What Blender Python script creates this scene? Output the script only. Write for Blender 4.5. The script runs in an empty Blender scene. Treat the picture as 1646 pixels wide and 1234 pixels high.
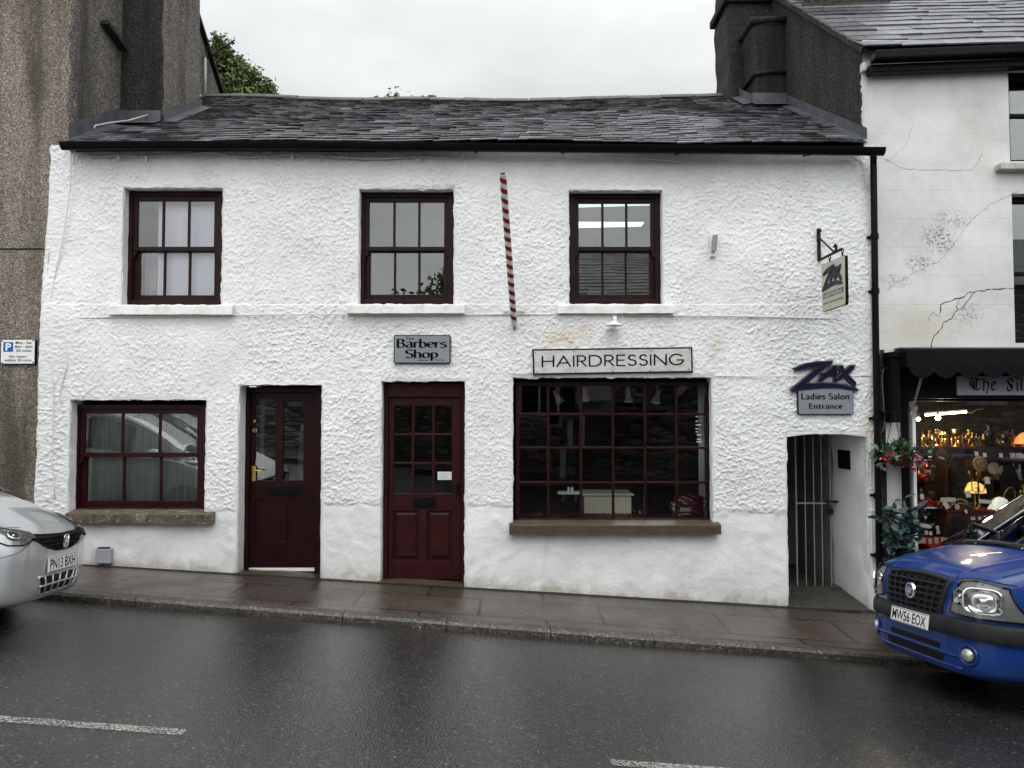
import bpy, bmesh, math, random
import numpy as np
from math import sin, cos, pi, radians as R, sqrt, atan2
from mathutils import Vector as V, Matrix
from mathutils.bvhtree import BVHTree
from mathutils.geometry import tessellate_polygon

random.seed(7)
scene = bpy.context.scene
COL = scene.collection

# ------------------------------------------------------------------ camera
F, CX, CY = 1237.0, 823.0, 617.0          # focal length and centre in pixels of the 1646 wide photograph
CAM = V((0, -8.2, 2.0))
PITCH = R(2.2)
FWD, UP = V((0, cos(PITCH), sin(PITCH))), V((0, -sin(PITCH), cos(PITCH)))
cam_data = bpy.data.cameras.new('camera')
cam_data.sensor_width = 36
cam_data.lens = F / 1646 * 36
cam_data.clip_end = 900
cam_data.clip_start = 0.05
cam = bpy.data.objects.new('camera', cam_data)
COL.objects.link(cam)
cam.location = CAM
cam.rotation_euler = (pi / 2 + PITCH, 0, 0)
scene.camera = cam

# ------------------------------------------------------------------ light
SUN_EL, SUN_ROT = R(58), R(180)
world = bpy.data.worlds.new('World')
scene.world = world
world.use_nodes = True
wt = world.node_tree
wt.nodes.clear()
wo = wt.nodes.new('ShaderNodeOutputWorld')
bg = wt.nodes.new('ShaderNodeBackground')
sky = wt.nodes.new('ShaderNodeTexSky')
sky.sky_type = 'NISHITA'
sky.sun_disc = False
sky.sun_elevation = SUN_EL
sky.sun_rotation = SUN_ROT
sky.dust_density = 4.0
hs = wt.nodes.new('ShaderNodeHueSaturation')
hs.inputs['Saturation'].default_value = 0.10
tc = wt.nodes.new('ShaderNodeTexCoord')
# an overcast layer: brightest high up where the sun is hidden, greyer towards the far horizon, broken by soft cloud
dot = wt.nodes.new('ShaderNodeVectorMath'); dot.operation = 'DOT_PRODUCT'
dot.inputs[1].default_value = (0.0, -0.62, 0.785)
mr = wt.nodes.new('ShaderNodeMapRange')
for k, v in (('From Min', -0.45), ('From Max', 1.0), ('To Min', 7.6), ('To Max', 24.0)):
    mr.inputs[k].default_value = v
cl_map = wt.nodes.new('ShaderNodeMapping')
cl_map.inputs['Scale'].default_value = (1.0, 1.0, 2.2)
cl = wt.nodes.new('ShaderNodeTexNoise')
cl.inputs['Scale'].default_value = 4.2
cl.inputs['Detail'].default_value = 5
cl.inputs['Roughness'].default_value = 0.5
cr = wt.nodes.new('ShaderNodeMapRange')
for k, v in (('From Min', 0.3), ('From Max', 0.7), ('To Min', 0.85), ('To Max', 1.1)):
    cr.inputs[k].default_value = v
mul = wt.nodes.new('ShaderNodeMath'); mul.operation = 'MULTIPLY'
tint = wt.nodes.new('ShaderNodeMix'); tint.data_type = 'RGBA'; tint.blend_type = 'MULTIPLY'
tint.inputs[0].default_value = 1.0
tint.inputs[6].default_value = (0.975, 1.0, 1.005, 1)
mixs = wt.nodes.new('ShaderNodeMix'); mixs.data_type = 'RGBA'
mixs.inputs[0].default_value = 0.86
L = wt.links.new
L(tc.outputs['Generated'], dot.inputs[0]); L(dot.outputs['Value'], mr.inputs['Value'])
L(tc.outputs['Generated'], cl_map.inputs['Vector']); L(cl_map.outputs[0], cl.inputs['Vector'])
L(cl.outputs[0], cr.inputs['Value']); L(mr.outputs[0], mul.inputs[0]); L(cr.outputs[0], mul.inputs[1])
L(mul.outputs[0], tint.inputs[7]); L(sky.outputs[0], hs.inputs['Color'])
L(hs.outputs[0], mixs.inputs[6]); L(tint.outputs[2], mixs.inputs[7])
L(mixs.outputs[2], bg.inputs['Color']); L(bg.outputs[0], wo.inputs['Surface'])
bg.inputs['Strength'].default_value = 0.1

sun_data = bpy.data.lights.new('sun', 'SUN')
sun_data.energy = 0.8
sun_data.angle = R(35)
sun_data.color = (1.0, 0.985, 0.96)
sun = bpy.data.objects.new('sun', sun_data)
COL.objects.link(sun)
sun.location = (0, -20, 30)
sun.rotation_euler = (pi / 2 - SUN_EL, 0, 0)       # shines from high behind the viewer

scene.view_settings.view_transform = 'Standard'
scene.view_settings.look = 'None'
scene.view_settings.exposure = 0.0
scene.view_settings.gamma = 1.0
scene.view_settings.use_curve_mapping = False
scene.render.engine = 'CYCLES'
scene.cycles.use_denoising = True
scene.cycles.max_bounces = 8
scene.cycles.transparent_max_bounces = 12
scene.cycles.sample_clamp_indirect = 4.0

# ------------------------------------------------------------------ helpers
def P(px, py, Y=0.0):
    """The point at depth Y that the photograph shows at pixel (px, py)."""
    d = FWD + V((1, 0, 0)) * ((px - CX) / F) + UP * ((CY - py) / F)
    return CAM + d * ((Y - CAM.y) / d.y)

def on_ground(px, py, zfun):
    d = FWD + V((1, 0, 0)) * ((px - CX) / F) + UP * ((CY - py) / F)
    t = 4.0
    for _ in range(60):
        p = CAM + d * t
        t += (zfun(p.x, p.y) - p.z) / d.z * 0.8
    return CAM + d * t

WM = {}                                      # world matrix of every object made

class MB:
    """Collects faces and links them as one mesh object."""
    def __init__(s):
        s.v, s.f, s.m = [], [], []
    def add(s, verts, faces, mi=0):
        b = len(s.v)
        s.v += [tuple(v) for v in verts]
        for f in faces:
            s.f.append(tuple(b + i for i in f)); s.m.append(mi)
        return s
    def hexa(s, p, mi=0):                    # 8 points: bottom 4 then top 4
        return s.add(p, [(0, 3, 2, 1), (4, 5, 6, 7), (0, 1, 5, 4), (1, 2, 6, 5), (2, 3, 7, 6), (3, 0, 4, 7)], mi)
    def box(s, x0, x1, y0, y1, z0, z1, mi=0):
        x0, x1 = min(x0, x1), max(x0, x1); y0, y1 = min(y0, y1), max(y0, y1); z0, z1 = min(z0, z1), max(z0, z1)
        return s.hexa([(x0, y0, z0), (x1, y0, z0), (x1, y1, z0), (x0, y1, z0),
                       (x0, y0, z1), (x1, y0, z1), (x1, y1, z1), (x0, y1, z1)], mi)
    def obox(s, c, a, b, d, mi=0):
        c, a, b, d = V(c), V(a), V(b), V(d)
        return s.hexa([c - a - b - d, c + a - b - d, c + a + b - d, c - a + b - d,
                       c - a - b + d, c + a - b + d, c + a + b + d, c - a + b + d], mi)
    def bar(s, p, q, w, h, up=(0, 0, 1), mi=0):
        p, q, up = V(p), V(q), V(up)
        a = (q - p) / 2
        n = a.normalized().cross(up).normalized()
        u = n.cross(a).normalized()
        return s.obox((p + q) / 2, a, n * w / 2, u * h / 2, mi)
    def tube(s, pts, r, n=8, cap=True, mi=0):
        pts = [V(p) for p in pts]
        rr = r if isinstance(r, (list, tuple)) else [r] * len(pts)
        rings = []
        ref = V((0, 0, 1))
        for i, p in enumerate(pts):
            t = (pts[min(i + 1, len(pts) - 1)] - pts[max(i - 1, 0)])
            t = t.normalized() if t.length > 1e-9 else V((0, 0, 1))
            if abs(t.dot(ref)) > 0.95:
                ref = V((1, 0, 0)) if abs(t.x) < 0.9 else V((0, 1, 0))
            a = t.cross(ref).normalized(); b = a.cross(t)
            ref = b if abs(b.dot(t)) < 0.5 else ref
            rings.append([p + a * cos(2 * pi * k / n) * rr[i] + b * sin(2 * pi * k / n) * rr[i] for k in range(n)])
        vs = [q for rg in rings for q in rg]
        fs = [(i * n + k, i * n + (k + 1) % n, (i + 1) * n + (k + 1) % n, (i + 1) * n + k)
              for i in range(len(pts) - 1) for k in range(n)]
        if cap:
            fs += [tuple(range(n))[::-1], tuple((len(pts) - 1) * n + k for k in range(n))]
        return s.add(vs, fs, mi)
    def lathe(s, prof, c, n=16, axis='z', mi=0):
        c = V(c)
        vs, fs = [], []
        for r, h in prof:
            for k in range(n):
                a = 2 * pi * k / n
                x, y = cos(a) * r, sin(a) * r
                vs.append(c + (V((x, y, h)) if axis == 'z' else V((h, x, y)) if axis == 'x' else V((x, h, y))))
        for i in range(len(prof) - 1):
            for k in range(n):
                q = (i * n + k, i * n + (k + 1) % n, (i + 1) * n + (k + 1) % n, (i + 1) * n + k)
                fs.append(q)
        fs += [tuple(range(n))[::-1], tuple((len(prof) - 1) * n + k for k in range(n))]
        return s.add(vs, fs, mi)
    def grid(s, rows, mi=0, closed=False):
        nr, nc = len(rows), len(rows[0])
        vs = [p for r in rows for p in r]
        m = nc if closed else nc - 1
        fs = [(i * nc + j, i * nc + (j + 1) % nc, (i + 1) * nc + (j + 1) % nc, (i + 1) * nc + j)
              for i in range(nr - 1) for j in range(m)]
        return s.add(vs, fs, mi)
    def poly(s, pts, mi=0):
        tr = tessellate_polygon([[V(p) for p in pts]])
        return s.add(pts, [tuple(t) for t in tr], mi)
    def prism(s, pts, off, mi=0):
        """polygon pts (3D, planar) thickened by the vector off"""
        off = V(off); n = len(pts)
        a = [V(p) for p in pts]; b = [p + off for p in a]
        tr = tessellate_polygon([a])
        fs = [tuple(t) for t in tr] + [tuple(n + i for i in t)[::-1] for t in tr]
        fs += [(i, (i + 1) % n, n + (i + 1) % n, n + i) for i in range(n)]
        return s.add(a + b, fs, mi)
    def build(s, name, mats, parent=None, smooth=False, bevel=0.0, local=False, seg=2):
        me = bpy.data.meshes.new(name)
        vs = np.array(s.v, dtype=float).reshape(-1, 3)
        o = bpy.data.objects.new(name, me)
        COL.objects.link(o)
        if parent is None:
            lo, hi = vs.min(0), vs.max(0)
            M = Matrix.Translation(((lo[0] + hi[0]) / 2, (lo[1] + hi[1]) / 2, lo[2]))
            o.matrix_world = M
        else:
            M = WM[parent]
            o.parent = parent
        WM[o] = M
        if not local:
            I = np.array(M.inverted())
            vs = vs @ I[:3, :3].T + I[:3, 3]
        me.from_pydata(vs.tolist(), [], s.f)
        mats = mats if isinstance(mats, (list, tuple)) else [mats]
        for m in mats:
            me.materials.append(m)
        if len(mats) > 1:
            me.polygons.foreach_set('material_index', s.m)
        if smooth:
            me.polygons.foreach_set('use_smooth', [True] * len(me.polygons))
            if smooth != 'all':
                me.set_sharp_from_angle(angle=R(smooth if smooth is not True else 40))
        me.update()
        bm = bmesh.new(); bm.from_mesh(me)
        bmesh.ops.recalc_face_normals(bm, faces=bm.faces)
        bm.to_mesh(me); bm.free()
        if bevel:
            b = o.modifiers.new('bevel', 'BEVEL')
            b.width = bevel; b.segments = seg; b.limit_method = 'ANGLE'; b.angle_limit = R(40)
        return o

def empty(name, loc, rot=None):
    o = bpy.data.objects.new(name, None)
    COL.objects.link(o)
    M = Matrix.Translation(loc)
    if rot is not None:
        M = M @ rot.to_4x4()
    o.matrix_world = M
    o.empty_display_size = 0.2
    WM[o] = M
    return o

def tag(o, label=None, cat=None, group=None, kind=None):
    if label: o['label'] = label
    if cat: o['category'] = cat
    if group: o['group'] = group
    if kind: o['kind'] = kind
    return o

def struct(o):
    o['kind'] = 'structure'
    return o

# ------------------------------------------------------------------ lettering
_txt = {}
def text_shape(s, bold=0.0):
    key = (s, bold)
    if key not in _txt:
        c = bpy.data.curves.new('t', 'FONT')
        c.body = s; c.size = 1; c.offset = bold; c.resolution_u = 3
        o = bpy.data.objects.new('t', c); COL.objects.link(o)
        dg = bpy.context.evaluated_depsgraph_get()
        me = o.evaluated_get(dg).to_mesh()
        vs = [(v.co.x, v.co.y) for v in me.vertices]; fs = [tuple(p.vertices) for p in me.polygons]
        o.evaluated_get(dg).to_mesh_clear()
        bpy.data.objects.remove(o); bpy.data.curves.remove(c)
        _txt[key] = (vs, fs)
    return _txt[key]

def put2d(mb, shape, o, r, u, w, h, mi=0):
    """shape (2D verts, faces) fitted into the w x h box whose lower left corner is o, axes r and u"""
    vs, fs = shape
    xs = [v[0] for v in vs]; ys = [v[1] for v in vs]
    x0, x1, y0, y1 = min(xs), max(xs), min(ys), max(ys)
    o, r, u = V(o), V(r), V(u)
    mb.add([o + r * ((x - x0) / (x1 - x0) * w) + u * ((y - y0) / (y1 - y0) * h) for x, y in vs], fs, mi)

def arc(cx, cy, rx, ry, a0, a1, n=12):
    return [(cx + rx * cos(R(a0 + (a1 - a0) * i / n)), cy + ry * sin(R(a0 + (a1 - a0) * i / n))) for i in range(n + 1)]

# broad-pen letters: name -> (advance, strokes)
PEN = {
 'B': (.72, [[(.12, 0), (.12, 1)], [(.12, .97)] + arc(.3, .75, .24, .22, 90, -90) + [(.12, .53)], [(.12, .53)] + arc(.32, .28, .28, .26, 90, -90) + [(.12, .03)]]),
 'S': (.66, [arc(.34, .74, .24, .23, 30, 180) + arc(.34, .27, .25, .25, 110, -150)]),
 'T': (.7, [[(.02, .96), (.68, .96)], [(.35, 0), (.35, .96)]]),
 'L': (.6, [[(.12, 0), (.12, 1)], [(.12, .03), (.56, .03)]]),
 'E': (.62, [[(.12, 0), (.12, 1)], [(.12, .96), (.55, .96)], [(.12, .52), (.48, .52)], [(.12, .03), (.57, .03)]]),
 'a': (.58, [arc(.24, .46, .2, .2, 140, 0) + [(.44, .1), (.54, .02)], arc(.26, .18, .19, .17, 80, 330)]),
 'b': (.62, [[(.1, .02), (.1, 1)], arc(.28, .32, .24, .31, 130, -150)]),
 'c': (.52, [arc(.3, .33, .22, .31, 40, 320)]),
 'd': (.64, [[(.5, 0), (.5, 1)], arc(.32, .32, .24, .31, 30, 330)]),
 'e': (.58, [[(.08, .34), (.5, .38)] + arc(.3, .34, .22, .3, 10, 320)]),
 'h': (.64, [[(.12, 0), (.12, 1)], [(.12, .5)] + arc(.32, .42, .2, .22, 140, 0) + [(.52, 0)]]),
 'i': (.26, [[(.13, 0), (.13, .64)], [(.12, .86), (.14, .9)]]),
 'l': (.26, [[(.13, 0), (.13, 1)]]),
 'n': (.64, [[(.12, 0), (.12, .64)], [(.12, .5)] + arc(.32, .42, .2, .22, 140, 0) + [(.52, 0)]]),
 'o': (.64, [arc(.32, .32, .24, .31, 0, 360, 20)]),
 'p': (.64, [[(.12, -.32), (.12, .64)], arc(.3, .32, .24, .31, 130, -150)]),
 'r': (.46, [[(.12, 0), (.12, .64)], [(.12, .48), (.24, .6), (.42, .6)]]),
 's': (.5, [arc(.25, .47, .17, .16, 30, 200) + arc(.24, .18, .19, .17, 90, -150)]),
 't': (.44, [[(.18, .86), (.18, .14), (.26, .04), (.42, .05)], [(.02, .62), (.4, .62)]]),
}
def pen_text(s, nib=.085, ang=18, thin=.045, gap=.05):
    n = (nib * cos(R(ang)), nib * sin(R(ang)))
    vs, fs, x = [], [], 0.0
    def quad(a, b, c, d):
        i = len(vs); vs.extend([a, b, c, d]); fs.append((i, i + 1, i + 2, i + 3))
    for ch in s:
        if ch == ' ':
            x += .36; continue
        w, strokes = PEN[ch]
        for st in strokes:
            for (ax, ay), (bx, by) in zip(st, st[1:]):
                ax_, bx_ = ax + x, bx + x
                quad((ax_ - n[0], ay - n[1]), (bx_ - n[0], by - n[1]), (bx_ + n[0], by + n[1]), (ax_ + n[0], ay + n[1]))
                l = sqrt((bx - ax) ** 2 + (by - ay) ** 2) or 1
                tx, ty = -(by - ay) / l * thin, (bx - ax) / l * thin
                quad((ax_ - tx, ay - ty), (bx_ - tx, by - ty), (bx_ + tx, by + ty), (ax_ + tx, ay + ty))
        x += w + gap
    return vs, fs

# thin geometric capitals
CAPS = {
 'H': (.8, [[(0, 0), (0, 1)], [(.8, 0), (.8, 1)], [(0, .52), (.8, .52)]]),
 'A': (.96, [[(0, 0), (.48, 1), (.96, 0)], [(.17, .34), (.79, .34)]]),
 'I': (.02, [[(0, 0), (0, 1)]]),
 'R': (.62, [[(0, 0), (0, 1), (.3, 1)] + arc(.3, .74, .27, .26, 90, -90) + [(0, .48)], [(.24, .48), (.62, 0)]]),
 'D': (.86, [[(0, 0), (0, 1), (.34, 1)] + arc(.34, .5, .5, .5, 90, -90, 18) + [(0, 0)]]),
 'E': (.56, [[(.56, 1), (0, 1), (0, 0), (.56, 0)], [(0, .52), (.5, .52)]]),
 'S': (.56, [arc(.28, .75, .24, .24, 30, 200) + arc(.28, .26, .27, .26, 100, -160)]),
 'N': (.84, [[(0, 0), (0, 1), (.84, 0), (.84, 1)]]),
 'G': (.96, [arc(.5, .5, .5, .5, 40, 345, 24) + [(.97, .45), (.55, .45)]]),
}
def caps_text(s, w=.052, gap=.3):
    vs, fs, x = [], [], 0.0
    for ch in s:
        adv, strokes = CAPS[ch]
        for st in strokes:
            for k, ((ax, ay), (bx, by)) in enumerate(zip(st, st[1:])):
                ax, bx = ax + x, bx + x
                l = sqrt((bx - ax) ** 2 + (by - ay) ** 2) or 1
                dx, dy = (bx - ax) / l, (by - ay) / l
                tx, ty = -dy * w, dx * w
                e = w * .6
                i = len(vs)
                vs.extend([(ax - tx - dx * e, ay - ty - dy * e), (bx - tx + dx * e, by - ty + dy * e),
                           (bx + tx + dx * e, by + ty + dy * e), (ax + tx - dx * e, ay + ty - dy * e)])
                fs.append((i, i + 1, i + 2, i + 3))
        x += adv + gap
    return vs, fs

# ------------------------------------------------------------------ materials
class Mat:
    def __init__(s, name, col=(.5, .5, .5), rough=.6, metal=0.0, spec=.5, coat=0.0, emit=None, es=0.0, sheen=0.0):
        s.m = bpy.data.materials.new(name); s.m.use_nodes = True
        s.t = s.m.node_tree
        s.b = s.t.nodes['Principled BSDF']
        s.out = s.t.nodes['Material Output']
        s.i('Base Color', (*col, 1)); s.i('Roughness', rough); s.i('Metallic', metal)
        s.i('Specular IOR Level', spec); s.i('Coat Weight', coat); s.i('Coat Roughness', .04)
        if emit:
            s.i('Emission Color', (*emit, 1)); s.i('Emission Strength', es)
        s.tc = None
    def i(s, k, v):
        if hasattr(v, 'is_output') or isinstance(v, bpy.types.NodeSocket):
            s.t.links.new(v, s.b.inputs[k])
        else:
            s.b.inputs[k].default_value = v
        return s
    def n(s, t, **kw):
        nd = s.t.nodes.new(t)
        for k, v in kw.items():
            setattr(nd, k, v)
        return nd
    def co(s, scale=(1, 1, 1), loc=(0, 0, 0), rot=(0, 0, 0)):
        if s.tc is None:
            s.tc = s.n('ShaderNodeTexCoord')
        mp = s.n('ShaderNodeMapping')
        mp.inputs['Scale'].default_value = scale; mp.inputs['Location'].default_value = loc
        mp.inputs['Rotation'].default_value = rot
        s.t.links.new(s.tc.outputs['Object'], mp.inputs['Vector'])
        return mp.outputs[0]
    def noise(s, sc, det=4, r=.55, vec=None, dist=0.0):
        nd = s.n('ShaderNodeTexNoise')
        nd.inputs['Scale'].default_value = sc; nd.inputs['Detail'].default_value = det
        nd.inputs['Roughness'].default_value = r; nd.inputs['Distortion'].default_value = dist
        s.t.links.new(vec or s.co(), nd.inputs['Vector'])
        return nd.outputs[0]
    def vor(s, sc, vec=None, feature='F1', out='Distance', rnd=1.0):
        nd = s.n('ShaderNodeTexVoronoi', feature=feature)
        nd.inputs['Scale'].default_value = sc
        nd.inputs['Randomness'].default_value = rnd
        s.t.links.new(vec or s.co(), nd.inputs['Vector'])
        return nd.outputs[out]
    def link(s, a, b):
        if isinstance(a, bpy.types.NodeSocket):
            s.t.links.new(a, b)
        else:
            b.default_value = a
    def ramp(s, fac, stops, interp='LINEAR'):
        nd = s.n('ShaderNodeValToRGB'); nd.color_ramp.interpolation = interp
        e = nd.color_ramp.elements
        while len(e) < len(stops):
            e.new(.5)
        for k, (p, c) in enumerate(stops):
            e[k].position = p
            e[k].color = (c, c, c, 1) if isinstance(c, (int, float)) else (*c, 1)
        s.link(fac, nd.inputs[0])
        return nd.outputs[0]
    def mix(s, fac, a, b, mode='MIX'):
        nd = s.n('ShaderNodeMix', data_type='RGBA', blend_type=mode)
        s.link(fac, nd.inputs[0])
        for v, k in ((a, 6), (b, 7)):
            s.link((*v, 1) if isinstance(v, tuple) and len(v) == 3 else v, nd.inputs[k])
        return nd.outputs[2]
    def math(s, op, a, b=0.0, c=None, clamp=False):
        nd = s.n('ShaderNodeMath', operation=op, use_clamp=clamp)
        s.link(a, nd.inputs[0]); s.link(b, nd.inputs[1])
        if c is not None: s.link(c, nd.inputs[2])
        return nd.outputs[0]
    def sep(s, vec=None):
        nd = s.n('ShaderNodeSeparateXYZ')
        s.t.links.new(vec or s.co(), nd.inputs[0])
        return nd.outputs
    def bump(s, h, strength=.5, dist=.01, prev=None):
        nd = s.n('ShaderNodeBump')
        nd.inputs['Strength'].default_value = strength; nd.inputs['Distance'].default_value = dist
        s.link(h, nd.inputs['Height'])
        if prev: s.link(prev, nd.inputs['Normal'])
        s.i('Normal', nd.outputs[0])
        return nd.outputs[0]
    def rnd(s):
        return s.n('ShaderNodeNewGeometry').outputs['Random Per Island']

def plain(name, col, rough=.6, metal=0., coat=0., var=.18, sc=9., bump=0., bsc=60., spec=None):
    """one colour with a little uneven wear"""
    if spec is None: spec = .5 if metal or coat else .12 if max(col) < .1 else .3
    m = Mat(name, col, rough, metal, spec, coat)
    f = m.noise(sc, 5, .6)
    lo = tuple(c * (1 - var) for c in col); hi = tuple(min(1, c * (1 + var)) for c in col)
    m.i('Base Color', m.ramp(f, [(.3, lo), (.7, hi)]))
    m.i('Roughness', m.ramp(m.noise(sc * 2.3, 4), [(.3, max(0, rough - .08)), (.7, min(1, rough + .08))]))
    if bump:
        m.bump(m.noise(bsc, 4, .6), bump, .004)
    return m.m

def glass(name, tint=(.92, .95, .94), refl=1.0, rough=.0, base=.0, wav=0.0):
    m = Mat(name)
    t = m.n('ShaderNodeBsdfTransparent'); t.inputs['Color'].default_value = (*tint, 1)
    g = m.n('ShaderNodeBsdfGlossy'); g.inputs['Roughness'].default_value = rough
    fr = m.n('ShaderNodeFresnel'); fr.inputs['IOR'].default_value = 1.52
    fac = m.math('MULTIPLY_ADD', fr.outputs[0], refl, base, clamp=True)
    mx = m.n('ShaderNodeMixShader')
    if wav:
        bp = m.n('ShaderNodeBump'); bp.inputs['Strength'].default_value = wav; bp.inputs['Distance'].default_value = .02
        m.link(m.noise(1.8, 1, .4), bp.inputs['Height'])
        m.link(bp.outputs[0], g.inputs['Normal'])
    m.link(fac, mx.inputs[0]); m.link(t.outputs[0], mx.inputs[1]); m.link(g.outputs[0], mx.inputs[2])
    m.link(mx.outputs[0], m.out.inputs['Surface'])
    return m.m

def emitter(name, col, es):
    return Mat(name, col, .4, emit=col, es=es).m

# -- walls
def white_wall():
    m = Mat('white_roughcast_paint', (.8, .8, .79), .85, spec=.3)
    f = m.noise(2.2, 6, .65)
    c = m.ramp(f, [(.3, (.66, .665, .665)), (.6, (.765, .77, .765)), (.75, (.73, .73, .71))])
    # grey-green and yellow splash dirt low down, streaks running down
    st = m.noise(3.0, 5, .6, m.co((3.2, 1, .45)))
    c = m.mix(m.ramp(st, [(.55, 0.), (.8, .22)]), c, (.60, .60, .57))
    z = m.sep()
    low = m.math('MULTIPLY_ADD', z[0], .062, m.math('ADD', z[2], .12))     # height above the sloping pavement
    hgt = m.math('ADD', low, m.math('MULTIPLY', m.noise(5, 5, .7), -.5))
    c = m.mix(m.ramp(hgt, [(0.0, .85), (.07, .38), (.16, .10), (.34, 0.)]), c, (.40, .385, .32))
    # rust bleeding from the old fixings over the long sign
    for px, py, rx, rz, k in ((905, 545, .34, .16, .5), (1150, 560, .12, .2, .35), (940, 530, .2, .1, .35), (1392, 690, .1, .3, .3)):
        w = P(px, py)
        ln = m.n('ShaderNodeVectorMath', operation='LENGTH'); m.link(m.co((1 / rx, 0, 1 / rz), (-w.x / rx, 0, -w.z / rz)), ln.inputs[0])
        q = m.math('MULTIPLY', m.math('SUBTRACT', 1.0, ln.outputs['Value'], clamp=True), m.ramp(m.noise(7, 5, .7), [(.35, 0.), (.6, 2 * k)]))
        c = m.mix(m.math('MINIMUM', q, .6), c, (.52, .42, .25))
    # grime washed down in streaks and grey patches of older paint
    c = m.mix(m.ramp(m.noise(1.0, 4, .6, m.co((4.5, 1, .5))), [(.60, 0.), (.78, .30)]), c, (.50, .49, .45))
    m.i('Base Color', c)
    h = m.noise(130, 4, .7)
    m.bump(h, .55, .006)
    return m.m
M_WHITE = white_wall()

def sill_white():
    m = Mat('white_sill_paint', (.8, .8, .78), .7)
    m.i('Base Color', m.ramp(m.noise(7, 6, .7), [(.35, (.62, .61, .57)), (.55, (.79, .79, .77))]))
    m.bump(m.noise(60, 4), .3, .004)
    return m.m
M_SILLW = sill_white()

def stone_sill():
    m = Mat('mossy_stone', (.1, .08, .05), .55)
    f = m.noise(14, 6, .7)
    c = m.ramp(f, [(.3, (.035, .03, .02)), (.5, (.09, .07, .045)), (.7, (.14, .115, .075))])
    c = m.mix(m.ramp(m.noise(45, 3, .6), [(.62, 0.), (.72, 1.)]), c, (.5, .5, .46))
    m.i('Base Color', c)
    m.bump(f, .7, .012)
    return m.m
M_STONE = stone_sill()

def brown_stone():
    m = Mat('damp_brown_stone', (.1, .08, .06), .4)
    f = m.noise(10, 6, .7)
    m.i('Base Color', m.ramp(f, [(.3, (.045, .034, .022)), (.7, (.085, .066, .042))]))
    m.bump(m.noise(50, 4), .4, .004)
    return m.m
M_BSTONE = brown_stone()

def pebbledash(name, lo, mid, hi, stain, x_amt, sc=70., streak=(1.6, 1, .22), stop=(.47, .68)):
    m = Mat(name, mid, .9, spec=.25)
    v = m.vor(sc, out='Color')
    g = m.n('ShaderNodeRGBToBW'); m.link(v, g.inputs[0])
    c = m.ramp(g.outputs[0], [(.15, lo), (.5, mid), (.85, hi)])
    c = m.mix(m.ramp(m.noise(34, 4, .7), [(.38, .5), (.6, 0.)]), c, tuple(x * .4 for x in lo))
    s1 = m.noise(1.3, 5, .62, m.co(streak))
    c = m.mix(m.ramp(s1, [(stop[0], 0.), (stop[1], x_amt)]), c, stain)
    m.i('Base Color', c)
    d = m.vor(sc)
    b = m.bump(d, .9, .012)
    m.bump(m.noise(9, 4), .5, .03, b)
    return m.m
M_DASH = pebbledash('brown_pebbledash', (.13, .107, .083), (.285, .245, .205), (.47, .42, .365), (.042, .033, .024), .78, 82, stop=(.45, .64))
M_GABLE = pebbledash('sooty_grey_render', (.07, .061, .053), (.175, .158, .142), (.33, .31, .285), (.026, .023, .021), .85, 80, (1.5, 1.5, .16), (.47, .64))
M_STACK = pebbledash('black_sooty_render', (.012, .011, .010), (.034, .031, .028), (.075, .07, .063), (.012, .011, .011), .85, 80, (2.0, 2.0, .14), (.42, .6))
M_DARKDASH = pebbledash('dark_brown_roughcast', (.018, .015, .013), (.048, .041, .036), (.11, .1, .09), (.013, .012, .011), .75, 75, (1.8, 1.8, .3))

def cracked_white():
    m = Mat('cracked_white_render', (.78, .78, .75), .75)
    f = m.noise(1.6, 6, .65)
    c = m.ramp(f, [(.3, (.52, .52, .50)), (.55, (.66, .66, .645)), (.7, (.72, .72, .71))])
    c = m.mix(m.ramp(m.noise(2.2, 5, .6, m.co((2.5, 1, .6))), [(.55, 0.), (.75, .35)]), c, (.60, .58, .51))
    # flaked patches at three spots
    def patch(x, z, rx, rz):
        mp = m.co((1 / rx, 0.0, 1 / rz), (-x / rx, 0, -z / rz))
        ln = m.n('ShaderNodeVectorMath', operation='LENGTH'); m.link(mp, ln.inputs[0])
        return m.math('SUBTRACT', 1.0, ln.outputs['Value'], clamp=True)
    p0 = WALL_R_ORIGIN
    tot = None
    for px, py, rx, rz, k in ((1508, 385, .24, .22, 1.), (1478, 424, .2, .12, .9), (1530, 352, .3, .16, .6), (1555, 505, .3, .2, .55), (1440, 452, .25, .12, .5)):
        w = P(px, py, .04)
        q = m.math('MULTIPLY', patch(w.x - p0.x, w.z - p0.z, rx, rz), k)
        tot = q if tot is None else m.math('MAXIMUM', tot, q)
    fl = m.math('MULTIPLY', m.ramp(m.noise(42, 6, .75), [(.50, 0.), (.60, 1.)]), m.ramp(tot, [(.05, 0.), (.6, 1.)]))
    c = m.mix(m.math('MULTIPLY', fl, .95), c, (.085, .085, .085))
    w = P(1475, 520, .04)
    c = m.mix(m.math('MULTIPLY', patch(w.x - p0.x, w.z - p0.z, .6, .3), .6), c, (.50, .44, .32))
    m.i('Base Color', c)
    # the drawn courses of the render
    br = m.n('ShaderNodeTexBrick', offset=.5)
    m.link(m.co((1, 1, 1), (0, 0, .1), (pi / 2, 0, 0)), br.inputs['Vector'])
    for k, v in (('Scale', 1.0), ('Mortar Size', .004), ('Mortar Smooth', .6), ('Brick Width', .62), ('Row Height', .31)):
        br.inputs[k].default_value = v
    inv = m.math('SUBTRACT', 1.0, br.outputs['Fac'])
    b = m.bump(inv, .35, .010)
    c = m.mix(m.math('MULTIPLY', br.outputs['Fac'], .09), c, (.36, .35, .33)); m.i('Base Color', c)
    b = m.bump(m.noise(20, 6, .7), .25, .012, b)
    m.bump(fl, .5, -.006, b)
    return m.m
WALL_R_ORIGIN = P(1394, 560, .04)

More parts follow.
